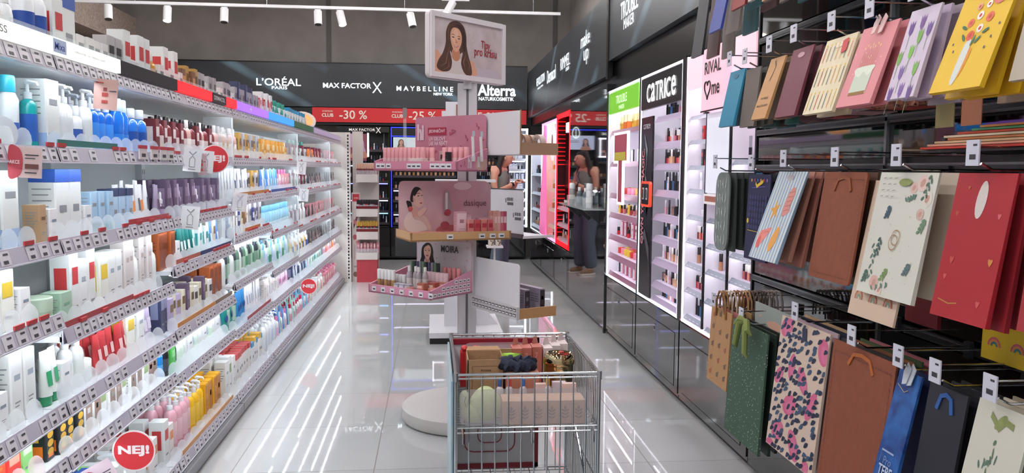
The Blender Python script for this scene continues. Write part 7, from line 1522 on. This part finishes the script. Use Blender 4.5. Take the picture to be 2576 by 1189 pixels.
def a_wedding(mb, fr):
    sh = []
    for u, v, r, c in ((0.3, 0.1, .08, '#d9b0a4'), (0.42, 0.05, .05, '#e6cfc4'), (0.78, 0.92, .09, '#e2c8c0'), (0.9, 0.8, .08, '#dfd8cc'), (0.65, 0.88, .06, '#d9b8ac'), (0.84, 0.68, .06, '#cdb2a4')): sh.append((ell(u, v, r, r * .75, 0, 12), P(c))); sh.append((ell(u, v, r * .5, r * .35, 0.5, 8), P('#c99c8c')))
    for u, v, a, s, c in ((0.2, 0.12, 1.7, .3, '#5a7868'), (0.3, 0.04, 0.2, .3, '#6a8474'), (0.42, 0.12, 0.9, .12, '#7c9a5c'), (0.1, 0.08, 1.2, .1, '#4a6a5c'), (0.7, 0.8, 3.4, .14, '#5f7c70'), (0.9, 0.95, 4.4, .2, '#54705f'), (0.94, 0.62, 4.2, .12, '#6a8a6c'), (0.24, 0.3, 1.4, .16, '#3f6460'), (0.28, 0.62, 1.2, .1, '#3f5a6c'), (0.8, 0.2, 1.0, .1, '#5a7074')): leaves(sh, u, v, a, s, c, 7)
    for k in range(26): sh.append((ell(0.08 + R.random() * .84, 0.08 + R.random() * .86, 0.008, 0.006, 0, 5), P('#b9bcb0')))
    for cx, cy, rot in ((0.5, 0.44, 0), (0.53, 0.48, 0)):
        pts = ell(cx, cy, 0.07, 0.06, 0, 18); 
        for k in range(18): sh.append((band([pts[k], pts[(k + 1) % 18]], 0.009), P('#a8845c')))
    for k in range(12): sh.append((band([(0.1 + (k % 3) * 0.1, 0.95 - (k // 3) * 0.05), (0.15 + (k % 3) * .1, 0.955 - (k // 3) * 0.05)], 0.006), P('#8c8c84')))
    sh.append((ell(0.5, 0.92, 0.11, 0.03), P('#8f9a5c')))
    art(mb, fr, clampf(sh), 0.0006, 0.00002)
def a_red(mb, fr):
    sh = [(ell(0.5, 0.82, 0.085, 0.13, -0.2), P('#d8cfc8')), (band([(0.1, 0.12), (0.3, 0.1), (0.45, 0.115)], 0.008), P('#b88a3c'))]
    for u, v, s, c in ((0.12, 0.72, .03, '#b8543c'), (0.85, 0.72, .03, '#d06a70'), (0.2, 0.4, .04, '#c85048'), (0.86, 0.42, .04, '#c8863c'), (0.14, 0.28, .03, '#cc5a58'), (0.8, 0.14, .035, '#cc5a58'), (0.25, 0.9, .02, '#b8703c')):
        sh.append(([(u + s * math.sin(b) ** 3, v + s * .8 * (13 * math.cos(b) - 5 * math.cos(2 * b) - 2 * math.cos(3 * b)) / 16) for b in [k * PI / 6 for k in range(12)]], P(c)))
    art(mb, fr, sh, 0.0006, 0.00003)
def a_rainbow(cols):
    def f(mb, fr):
        sh = []
        for i in range(3):
            for j in range(4):
                u, v = 0.18 + i * 0.32 + 0.1 * (j % 2), 0.12 + j * 0.25
                if u > 0.9: continue
                for q, c in enumerate(cols):
                    r = 0.085 - q * 0.024; sh.append((band([(u + r * math.cos(a), v + r * 0.8 * math.sin(a)) for a in [PI * k / 8 for k in range(9)]], 0.018), P(c)))
        art(mb, fr, clampf(sh), 0.0006, 0.00002)
    return f
def a_floral(mb, fr):
    sh = []; rr = random.Random(3)
    for u, v, rx, ry, a in ((0.14, 0.93, .12, .07, .3), (0.92, 0.86, .1, .08, -.5), (0.35, 0.66, .09, .06, 1.4), (0.1, 0.55, .09, .05, .5), (0.6, 0.6, .12, .06, -.6), (0.4, 0.38, .13, .07, .2), (0.82, 0.46, .12, .06, .9), (0.22, 0.15, .12, .07, .2), (0.58, 0.12, .13, .07, -.6), (0.1, 0.0, .1, .05, 0), (0.86, 0.04, .06, .04, 0)):
        sh.append((ell(u, v, rx * 1.1, ry * 1.1, a, 14), P('#d2688c'))); sh.append((ell(u + .02, v - .01, rx * .7, ry * .7, a, 10), P('#d87698')))
    for i in range(15):
        for j in range(20):
            u, v = (i + 0.2 + rr.random() * .6) / 15, (j + 0.2 + rr.random() * .6) / 20
            if rr.random() < 0.42: continue
            sh.append((cr([(u + 0.052 * math.cos(a0), v + 0.034 * math.sin(a0)) for a0 in (rr.random(),)] + [(u + .016, v - .012), (u - .045 + rr.random() * .02, v - .022), (u - .014, v + .015)], 3), P(('#26324e', '#26324e', '#3a5470', '#1f2a44')[rr.randrange(4)])))
    art(mb, fr, clampf(sh), 0.0006, 0.000004)
def a_gift_symbols(mb, fr):
    sh = []; rr = random.Random(5)
    for k in range(14):
        u, v = 0.15 + (k % 3) * 0.33 + rr.random() * .05, 0.08 + (k // 3) * 0.2 + rr.random() * .05; c = P('#7a6450' if k % 4 else '#a8624c')
        sh.append((rect(u - .05, v - .02, u + .04, v + .02), c)); sh.append((band([(u - .06, v + .01), (u + .05, v + .045)], 0.025), c))
    art(mb, fr, clampf(sh), 0.0006, 0.00003)
def a_calendar(mb, fr):
    sh = []
    for k in range(6): sh.append((ell(0.15 + k * .14, 0.93, 0.03, 0.02, 0, 8), P(('#c8a03c', '#b83c4c', '#4a6ac0', '#c8a03c', '#b83c4c', '#8a5ab0')[k])))
    for i in range(7):
        for j in range(6): u, v = 0.1 + i * .12, 0.36 + j * 0.07; sh.append((rect(u, v, u + .09, v + .045), P('#343a64')))
    sh += [(band([(0.2, 0.84), (0.8, 0.86)], 0.008), P('#6a5ab0')), (band([(0.1, 0.34), (0.9, 0.33)], 0.008), P('#b8a03c')), (ell(0.1, 0.45, 0.04, 0.03), P('#d8c04c')), (band([(0.36, 0.9), (0.42, 0.86), (0.7, 0.92)], 0.04), P('#d8b83c'))]
    art(mb, fr, sh, 0.0006, 0.00003)
def a_leafy(mb, fr):
    sh = []
    for i in range(4):
        for j in range(5):
            u, v = 0.15 + i * 0.22, 0.1 + j * 0.18
            for k in range(5): sh.append((ell(u + .04 * math.cos(k * .5 + i), v + .03 * k * .6, 0.05, 0.008, 0.6 + k * .35 + i, 8), P('#c2cbc5')))
    art(mb, fr, clampf(sh), 0.0006, 0.00002)
def a_tebe(mb, fr):
    art_text(mb, fr, 'Pro', 0.5, 0.38, fr.w * 0.36, 0.018, P('#7a90b8'), 0.0, 0.0016); art_text(mb, fr, 'TEBE', 0.5, 0.31, fr.w * 0.62, 0.024, P('#b8c6dc'), 0.02, 0.0016)
    art(mb, fr, [(band([(0.16, 0.36), (0.16, 0.44), (0.7, 0.44)], 0.012), P('#9fb0cc')), (band([(0.84, 0.32), (0.84, 0.24), (0.3, 0.24)], 0.012), P('#9fb0cc')), (band([(0.1, 0.9), (0.45, 0.86), (0.6, 0.88)], 0.006), P('#b8a078'))], 0.0012)
def a_flow(mb, fr):
    sh = []; leaves(sh, 0.3, 0.7, 0.2, .3, '#5a7868', 6); leaves(sh, 0.5, 0.82, 4.2, .5, '#5f7a60', 9); sh += [(ell(0.62, 0.62, .09, .05), P('#d8b4a8')), (ell(0.48, 0.5, .07, .04), P('#c8b0a4')), (ell(0.2, 0.4, .05, .02, 1.2), P('#5c7480')), (ell(0.5, 0.93, 0.1, 0.025, .3), P('#8f9a5c')), (band([(0.3, 0.95), (0.5, 0.9), (0.6, 0.94), (0.75, 0.93)], 0.03), P('#8a925a')), (ell(0.4, 0.2, .07, .05, 0), P('#e0d2ca'))]
    art(mb, fr, clampf(sh), 0.0006, 0.00003)
leopard = speck_mat('brown_spotted_paper', '#b0705c', '#3a201a', 55, 0.4)
leath = M('#8a4c36', 0.75, bump=0.25, scale=35); strp = stripe_mat('blue_white_stripes', '#8ea8c0', '#cfd3cf', 330)
greensp = speck_mat('green_paper_pale_flecks', '#3f5a4a', '#c9cfb4', 90, 0.16); navysp = noise_mat('blue_cloud_print', '#1c2c6c', '#3470b8', 16, 0.35, 5, .3, .7, 1.0); blackst = speck_mat('black_speckled_paper', '#22242c', '#9c9a90', 70, 0.12)
# rows: (y of the left edge, y of the right edge, z top, height, tilt, body, look, art, handle, handle colour, stack colours, extra)
UP = [
 (2.885, 2.745, 1.655, .197, .20, '#1f7f9e', 'teal blue', None, 'slot', '#16607a', ['#1b6a84'], {}),
 (2.735, 2.61, 1.645, .195, .10, '#6c6259', 'grey brown dotted', None, None, '', ['#5a5a52', '#6a6258', '#3c5a5a', '#57504a', '#2c6a78'], {}),
 (2.53, 2.42, 1.655, .192, .31, '#b98a56', 'kraft lettered', a_text2('NA VELKÉ', 'MALIČKOSTI', '#4a3424'), None, '', ['#7a5a3a', '#8a6a44', '#1f5a50', '#3a3a30'], {}),
 (2.37, 2.235, 1.66, .20, .26, '#6c2c3a', 'burgundy', None, 'slot', '#b0848a', ['#5a2430', '#4a2a2a', '#5c2832'], {}),
 (2.16, 1.995, 1.655, .20, .31, '#dccfae', 'cream candle patterned', a_candles, 'slot', '#e6d8c0', ['#c9b89a', '#b8a0a0'], {'tagc': ('#c0282c', -0.2)}),
 (1.97, 1.81, 1.655, .195, .33, '#d4858a', 'pink birthday cake', a_cake, 'ribbon', '#dcb8b4', ['#c8747c', leopard, leopard, leopard], {}),
 (1.765, 1.655, 1.66, .198, .28, '#cdbfd0', 'lilac tulip patterned', a_tulips, None, '', ['#c2b2c8', '#9a8a98', '#b0a4ac', '#7a6a70'], {}),
 (1.58, 1.425, 1.65, .19, .35, '#dfb51c', 'yellow bouquet', a_bouquet, None, '', ['#d8ae18', '#d0a418', '#a86a34', '#c8b49a'], {}),
 (1.385, 1.27, 1.655, .19, .22, '#b5aa98', 'beige', None, None, '', ['#a89c88', '#c2b6a4', '#2a5a6c', '#d8bc30'], {}),
]
MID = [
 (3.00, 2.86, 1.295, .29, .02, '#78827f', 'grey leaf patterned', a_leafy, None, '', ['#49524f', '#3c4442', '#454c4a', '#2f3534', '#1f6f92'], {'round_': .05, 'hook': 1}),
 (2.68, 2.50, 1.29, .285, .04, '#1e2348', 'navy calendar', a_calendar, None, '', ['#20242e', '#1c1e26'], {}),
 (2.44, 2.245, 1.30, .265, .33, strp, 'blue striped sea shell', a_shells, None, '', ['#b07a68', '#a86c5c', '#9a6a5a', strp], {}),
 (2.14, 1.92, 1.30, .285, .14, leath, 'brown leather look', a_leather, 'band', '#8c4a24', ['#5c4030', '#4c5a44', '#6a5a50'], {'round_': .012}),
 (1.86, 1.635, 1.30, .285, .18, '#d9d8cc', 'white wedding patterned', a_wedding, None, '', [None, '#cfc0ae', '#d2ccc0', '#3c3c44', '#c9c4ba'], {}),
 (1.57, 1.40, 1.30, .29, .17, '#a81f2a', 'red heart patterned', a_red, None, '', ['#96202a', '#8a1c26', '#a02a30', '#a83a3a'], {}),
 (1.34, 1.20, 1.30, .28, .12, '#a02c34', 'plain crimson', None, None, '', ['#8c2430', '#7c2028'], {}),
]
LOW = [
 (3.01, 2.80, .785, .285, .05, '#b78a5c', 'kraft gift symbol patterned', a_gift_symbols, 'cord', '#8a5a34', ['#c27a78', '#6a4a34', '#b0905c', '#7a6a5c', '#8c2c34'], {}),
 (2.785, 2.48, .775, .40, .06, greensp, 'dark green speckled', None, None, '', ['#1c2c24', '#20261f'], {'bow': 1}),
 (2.38, 2.075, .86, .40, .10, '#d9c2b0', 'pink and navy floral', a_floral, None, '', ['#b8a2ac', '#1f2434', '#c8a47c'], {'tagc': ('#26324e', -0.02)}),
 (2.055, 1.76, .855, .43, .09, leath, 'large brown leather look', a_leather, 'band', '#b4642c', ['#3a3436', '#8c5a3c', '#4a5a3c', '#c87a84'], {}),
 (1.745, 1.66, .85, .33, .22, navysp, 'blue lettered bottle', a_tebe, 'ribbon', '#cdd4dc', ['#182048'], {}),
 (1.63, 1.505, .85, .40, .14, '#23252f', 'black', None, 'band', '#2a5a9c', ['#1a1c24', blackst, '#2a2c30'], {}),
 (1.47, 1.33, .86, .42, .20, '#d4d2c4', 'white eucalyptus patterned', a_flow, None, '', ['#b8b09c', '#c2baa6', '#a89c84', '#6f7c60'], {}),
]
RW = {'UP': 'upper row of the bag wall', 'MID': 'middle row of the bag wall', 'LOW': 'lower row of the bag wall'}
def row(tagn, rowd, xf0):
    for i, (ya, yb, z, h, tl, body, look, artf, hd, hc, stack, ex) in enumerate(rowd):
        w = ya - yb; yc = (ya + yb) / 2; k = {q: ex[q] for q in ex if q in ('tagc', 'round_')}
        hh = h / math.cos(tl)
        bag(yc, z, w, hh, xf0, tl, body, '%s gift bag, front of its stack, %s' % (look, RW[tagn].split(' of ')[0]), None, artf, hd, hc, **k)
        n = len(stack); x = xf0
        for j, c in enumerate(stack):
            x += 0.024
            if c is None: continue
            tj = tl * (1 - (j + 1) / (n + 1.0))
            wj = w * (0.9 + 0.16 * R.random()); hj = hh * (0.93 + 0.1 * R.random())
            cn = 'spotted' if c is leopard else ('striped' if c is strp else ('speckled' if c is blackst else ''))
            bag(yc + (R.random() - .5) * 0.012, z, wj, hj, x, tj, c, 'gift bag %s behind the %s one, %s' % (('right', 'second', 'third', 'fourth', 'fifth')[j], look, RW[tagn].split(' of ')[0]), None, None, None)
        hook(yc, z + 0.006, xf0 - 0.0, 'chrome hook with price ticket above the %s bag, %s' % (look, RW[tagn].split(' of ')[0]), True, TAG)
row('UP', UP, 1.075); row('MID', MID, 1.075); row('LOW', LOW, 1.075)
# green fabric bow on the speckled bag, pale bag with peach birds behind it, twisted cord handles in a bunch
t = T('fabric_bow', 'olive green fabric bow on the dark green speckled bag', 'bow', (1.04, 2.58, 0.76)); mb = MB(); OL = M('#7f8a4c', 0.8)
for dy, dz, l in ((-0.05, -0.02, 1), (0.05, -0.015, 1), (-0.03, -0.10, 2), (0.055, -0.085, 2)): mb.tube([(1.045, 2.58, 0.80), (1.03, 2.58 + dy * 0.6, 0.81 + dz * 0.2), (1.025, 2.58 + dy, 0.80 + dz), (1.035, 2.58 + dy * 1.2, 0.785 + dz)], [0.006, 0.011, 0.010, 0.003], OL, 8)
mb.ball((1.04, 2.58, 0.80), 0.011, 0.011, 0.011, OL, 8, 6); B(mb, 'bow', t)
bag(2.56, 0.845, 0.33, 0.42, 1.13, 0.0, '#9fa8a2', 'pale grey green gift bag with peach birds behind the bow', None, lambda mb, fr: art(mb, fr, [(cr([(0.3, 0.86), (0.5, 0.9), (0.7, 0.87), (0.52, 0.82)], 3), P('#d8a890')), (ell(0.15, 0.9, .02, .01), P('#d8a890')), (ell(0.85, 0.75, .05, .02), P('#c89a84'))], 0.0006))
for i in range(16):
    c = ('#9a6a34', '#c8b49a', '#8a5c30', '#b08a54', '#6a5240', '#4a3a30', '#7a6a62', '#8c8078')[i // 2]
    mb = MB(); x = 1.07 + i * 0.0145; yc = 2.93 - 0.03 + (i % 3) * 0.004
    mb.tube([(x, yc - 0.05, 0.755), (x, yc - 0.045, 0.82), (x, yc - 0.02, 0.852), (x, yc + 0.02, 0.852), (x, yc + 0.045, 0.82), (x, yc + 0.05, 0.755)], 0.0035, M(c, 0.7), 6)
    TM(mb, 'cord_handle', 'twisted cord bag handle hanging on the lower far hook, %s from the front' % ORD[i], 'handle', 'cord handles on the lower far hook')
bag(1.815, 1.28, 0.20, 0.335, 1.093, 0.18, '#d6bda6', 'peach rainbow gift bag hanging lower behind the white wedding bag', None, a_rainbow(['#b8605a', '#c8a07a', '#8a9a8c']), d=0.006)
bag(1.53, 1.16, 0.22, 0.26, 1.20, 0.02, '#d8b41c', 'yellow rainbow gift bag at the right edge below the crimson ones', None, a_rainbow(['#c85a6c', '#d88a4c', '#2a7a84']))
bag(1.95, 1.16, 0.14, 0.25, 1.25, 0.0, '#98202a', 'plain red gift bag hanging low between wedding and heart bags', None)
# flat goods on the ledges above the middle row: kraft sheets and envelopes seen edge on
for i, (c, y0, y1, z) in enumerate((('#c0392f', 1.30, 1.80, 1.352), ('#e2a58a', 1.30, 1.78, 1.358), ('#d8b48c', 1.28, 1.76, 1.364), ('#c47a4c', 1.27, 1.72, 1.370), ('#e0d0b0', 1.26, 1.74, 1.376), ('#b8452f', 1.26, 1.70, 1.382), ('#4a8a5c', 1.25, 1.66, 1.388), ('#d88c4a', 1.25, 1.64, 1.394))):
    mb = MB(); mb.box(1.10 + i * 0.004, 1.34, y0 - 0.1, y1 - 0.05, z, z + 0.0045, M(c, 0.7)); TM(mb, 'paper_folder', 'flat %s folder in the pile between upper and middle bags' % ('deep red', 'peach', 'sand', 'rust', 'cream', 'brick', 'green', 'amber')[i], 'folder')
t = T('folder_ledge', 'narrow black ledge carrying the pile of flat folders', 'shelf', (1.25, 1.45, 1.345)); mb = MB(); mb.box(1.12, XR, 1.10, 1.78, 1.345, 1.351, M('#2c2c30', 0.3)); B(mb, 'ledge', t)
mats_low = ['#2a4a7c', '#3f8f84', '#7a2a34', '#b88a54', '#c8484c', '#6a9a8c', '#d8a0a4', '#38404c', '#c84a3c', '#88a0a4']
for i in range(16):
    y = 2.95 - i * 0.105; c = mats_low[i % 10]
    mb = MB(); mb.box(1.12 + (i % 3) * 0.02, 1.34, y - 0.07, y + 0.07, 1.474 + (i % 2) * 0.004, 1.477 + (i % 2) * 0.004, M(c, 0.6)); TM(mb, 'flat_envelope', 'flat coloured envelope under the upper bags, %s from the far end' % ORD[i], 'envelope', 'flat envelopes under the upper bags')
for i, (y, c) in enumerate(((1.71, '#a89c6c'), (1.62, '#b8785c'))):
    mb = MB(); mb.box(1.13, 1.132, y - 0.03, y + 0.035, 1.40, 1.455, M(c, 0.6)); TM(mb, 'gift_tag_card', '%s small hanging card under the yellow bouquet bag' % ('olive', 'patterned')[i], 'card')
# bottoms of the bags hanging above the frame
TOP = [(3.25, '#26262a', 'black plain', .30, 0.12), (3.02, '#2a3a8c', 'blue', .22, 0.2), (2.86, '#8c2c28', 'dark red', .16, 0.1), (2.70, '#b8b0a8', 'silver grey', .16, .1), (2.55, '#b98a56', 'kraft printed', .19, .15), (2.38, '#c04c5c', 'pinkish red', .15, .1), (2.22, '#7a4a40', 'brown', .14, .05), (2.05, '#a89090', 'clear wrapped', .17, .0), (1.86, '#5a5c60', 'grey', .14, .1)]
for i, (y, c, lk, h, tl) in enumerate(TOP):
    for j in range(3):
        bag(y, 2.06 + 0.0 - (0.02 if i else 0), 0.13, h, 1.10 + j * 0.05, tl * (1 - j * .4), c if j == 0 else ('#3a6a70', '#6a4a44', '#8a7c74')[(i + j) % 3], '%s gift bag %s' % (lk, ('cut by the top edge of the picture', 'backing its stack at the top edge, second', 'backing its stack at the top edge, third')[j]), None)
    hook(y, 2.065 if i == 0 else 2.045, 1.09, 'chrome hook of the %s bag at the top edge' % lk, False)
# ------------------------------------------------------------------ the woman at the far right, built as one skinned surface
def skinned(name, verts, edges, radii, mat, sub=2, root=0):
    me = bpy.data.meshes.new(name); me.from_pydata(verts, edges, []); o = bpy.data.objects.new('tmp_' + name, me); COL.objects.link(o)
    sk = o.modifiers.new('skin', 'SKIN'); sk.use_smooth_shade = True
    for i, r in enumerate(radii):
        v = me.skin_vertices[0].data[i]; v.radius = (r, r) if not isinstance(r, tuple) else r; v.use_root = (i == root)
    sb = o.modifiers.new('sub', 'SUBSURF'); sb.levels = sub; sb.render_levels = sub
    bpy.context.view_layer.update()
    m2 = bpy.data.meshes.new_from_object(o.evaluated_get(bpy.context.evaluated_depsgraph_get()))
    bpy.data.objects.remove(o); m2.materials.clear(); m2.materials.append(mat)
    for p in m2.polygons: p.use_smooth = True
    return m2
def mesh_to_mb(mb, me, m): mb.add([tuple(v.co) for v in me.vertices], [tuple(p.vertices) for p in me.polygons], m)
PSK = M('#c4907a', 0.55)
w = T('person', 'woman in a grey green sleeveless top and loose jeans looking down at her hands', 'person', (0.82, 10.0, 0.0), -0.5, world=False)
w.scale = (0.97, 0.97, 0.965)
V = [(0, 0, .90), (0.005, 0, 1.03), (0.01, 0, 1.17), (0.01, 0, 1.30), (0.03, 0, 1.37), (0.065, 0, 1.415), (0.105, 0, 1.45), (0.125, 0, 1.50), (0.115, 0, 1.54),
     (0.01, .12, 1.335), (0.015, .175, 1.30), (0.03, .20, 1.16), (0.06, .20, 1.06), (0.16, .12, 1.13), (0.23, .04, 1.20),
     (0.01, -.12, 1.335), (0.015, -.175, 1.30), (0.02, -.205, 1.16), (0.05, -.205, 1.06), (0.16, -.12, 1.12), (0.24, -.04, 1.18),
     (0, .085, .84), (0.01, .095, .64), (0.015, .10, .46), (0, .105, .26), (-0.02, .11, .10), (0.03, .115, .05), (0.10, .12, .045),
     (0, -.085, .84), (0.02, -.10, .64), (0.06, -.11, .46), (0.03, -.115, .26), (0.0, -.12, .10), (0.05, -.125, .05), (0.12, -.13, .045)]
E_ = [(0, 1), (1, 2), (2, 3), (3, 4), (4, 5), (5, 6), (6, 7), (7, 8), (3, 9), (9, 10), (10, 11), (11, 12), (12, 13), (13, 14), (3, 15), (15, 16), (16, 17), (17, 18), (18, 19), (19, 20),
      (0, 21), (21, 22), (22, 23), (23, 24), (24, 25), (25, 26), (26, 27), (0, 28), (28, 29), (29, 30), (30, 31), (31, 32), (32, 33), (33, 34)]
RD_ = [(.13, .10), (.105, .085), (.12, .095), (.115, .09), .055, .05, .072, .078, .055, .06, .048, .042, .036, .033, .024, .06, .048, .042, .036, .033, .024,
       .085, .07, .055, .048, .033, .035, .028, .085, .07, .055, .048, .033, .035, .028]
mb = MB(); mesh_to_mb(mb, skinned('body', V, E_, RD_, PSK), PSK)
for s, hx, hy, hz in ((1, .23, .04, 1.20), (-1, .24, -.04, 1.18)):
    d = Vector((0.75, -0.55 * s, 0.25)).normalized(); sd = Vector((0, 0, 1)).cross(d).normalized(); h0 = Vector((hx, hy, hz)); up = d.cross(sd)
    pv = [h0 + d * 0.0, h0 + d * 0.045]; pe = [(0, 1)]; pr = [(.024, .016), (.028, .013)]
    mesh_to_mb(mb, skinned('palm', [tuple(p) for p in pv], pe, pr, PSK, 1), PSK)
    for k, (off, ln, cu) in enumerate(((-0.026, .062, .5), (-0.009, .070, .6), (0.009, .066, .75), (0.025, .052, .9))):
        a = h0 + d * 0.055 + sd * off; b = a + d * ln * 0.45 - up * ln * 0.1 * cu; c = b + d * ln * 0.3 - up * ln * 0.3 * cu; e = c + d * ln * 0.1 - up * ln * 0.25 * cu
        mesh_to_mb(mb, skinned('finger', [tuple(q) for q in (a - d * 0.015, a, b, c, e)], [(0, 1), (1, 2), (2, 3), (3, 4)], [.009, .0085, .008, .007, .006], PSK, 1), PSK)
    a = h0 + d * 0.015 + sd * -0.022 * 1.0; b = a - sd * 0.02 + d * 0.02 - up * 0.01; c = b + d * 0.028 - up * 0.006
    mesh_to_mb(mb, skinned('thumb', [tuple(q) for q in (a, b, c)], [(0, 1), (1, 2)], [.011, .0095, .0075], PSK, 1), PSK)
mb.ball((0.203, 0, 1.475), 0.013, 0.009, 0.018, PSK, 8, 6)
for sy in (-1, 1): mb.ball((0.115, sy * 0.077, 1.485), 0.014, 0.007, 0.022, PSK, 8, 6)
B(mb, 'body', w)
for sy in (-1, 1):
    mb = MB(); mb.ball((0.190, sy * 0.029, 1.495), 0.006, 0.011, 0.005, IRIS, 8, 6); mb.tube([(0.194, sy * 0.014, 1.512), (0.192, sy * 0.045, 1.514)], 0.0025, HAIRK, 5); B(mb, 'eye', w)
mb = MB(); mb.ball((0.188, 0, 1.438), 0.006, 0.02, 0.006, LIPS, 10, 6); B(mb, 'mouth', w)
HR = M('#1d1615', 0.6, bump=0.4, scale=120)
mb = MB(); mesh_to_mb(mb, skinned('hair', [(0.085, 0, 1.565), (0.045, 0, 1.54), (0.01, 0, 1.46), (-0.03, 0, 1.37), (-0.04, 0, 1.27), (0.085, .06, 1.545), (0.06, .085, 1.47), (0.045, .105, 1.38), (0.055, .11, 1.29), (0.06, .10, 1.21), (0.085, -.06, 1.545), (0.06, -.085, 1.47), (0.04, -.105, 1.38), (0.05, -.11, 1.29), (0.06, -.10, 1.21), (0.125, 0, 1.57)],
    [(0, 1), (1, 2), (2, 3), (3, 4), (0, 5), (5, 6), (6, 7), (7, 8), (8, 9), (0, 10), (10, 11), (11, 12), (12, 13), (13, 14), (0, 15)], [.055, .07, .07, .065, .045, .042, .036, .04, .036, .02, .042, .036, .04, .036, .02, .03], HR, 2, 0), HR); B(mb, 'hair', w)
TOPM = M('#76817a', 0.8); JEAN = M('#55606f', 0.85, bump=0.2, scale=90)
mb = MB(); mesh_to_mb(mb, skinned('top', [(0, 0, .88), (0.005, 0, 1.03), (0.01, 0, 1.17), (0.01, 0, 1.29), (0.01, .10, 1.35), (0.01, -.10, 1.35)], [(0, 1), (1, 2), (2, 3), (3, 4), (3, 5)], [(.155, .125), (.135, .115), (.155, .13), (.15, .122), (.062, .062), (.062, .062)], TOPM), TOPM); B(mb, 'sleeveless_top', w)
mb = MB(); mesh_to_mb(mb, skinned('jeans', [(0, 0, .93), (0, .085, .84), (0.01, .10, .64), (0.015, .105, .46), (0, .11, .26), (-0.01, .115, .075), (0, -.085, .84), (0.02, -.10, .64), (0.06, -.11, .46), (0.03, -.115, .26), (0.01, -.12, .075)],
    [(0, 1), (1, 2), (2, 3), (3, 4), (4, 5), (0, 6), (6, 7), (7, 8), (8, 9), (9, 10)], [(.145, .115), .115, .10, .09, .09, .095, .115, .10, .09, .09, .095], JEAN), JEAN); B(mb, 'jeans', w)
mb = MB(); mb.tube([(0.02, .10, 1.39), (0.13, .03, 1.27), (0.14, -.06, 1.14), (0.10, -.13, 0.98)], 0.006, BLACK, 6); mb.tube([(0.02, .10, 1.39), (-0.09, .03, 1.28), (-0.10, -.08, 1.1), (0.0, -.15, 0.97)], 0.006, BLACK, 6); B(mb, 'shoulder_strap', w)
for s, x, y, z in ((1, .20, .075, 1.17), (-1, .213, -.067, 1.16)):
    if s < 0:
        mb = MB(); d = Vector((.09, .08, .04)).normalized(); mb.tube([Vector((x, y, z)) - d * .012, Vector((x, y, z)) + d * .012], 0.034, BLACK, 12); B(mb, 'watch', w)
SHO = M('#8c7258', 0.7)
for x, y in ((0.04, .117), (0.06, -.127)):
    mb = MB(); pr = cr([(x - 0.09, y - 0.03), (x - 0.09, y + 0.03), (x + 0.02, y + 0.045), (x + 0.13, y + 0.035), (x + 0.155, y), (x + 0.13, y - 0.035), (x + 0.02, y - 0.04)], 4)
    mb.prism(pr, (0, 0, 0.002), (1, 0, 0), (0, 1, 0), (0, 0, 1), 0.022, M('#d6d0c6', 0.6)); mb.ball((x + 0.02, y, 0.04), 0.115, 0.04, 0.045, SHO); B(mb, 'shoe', w)

flush()
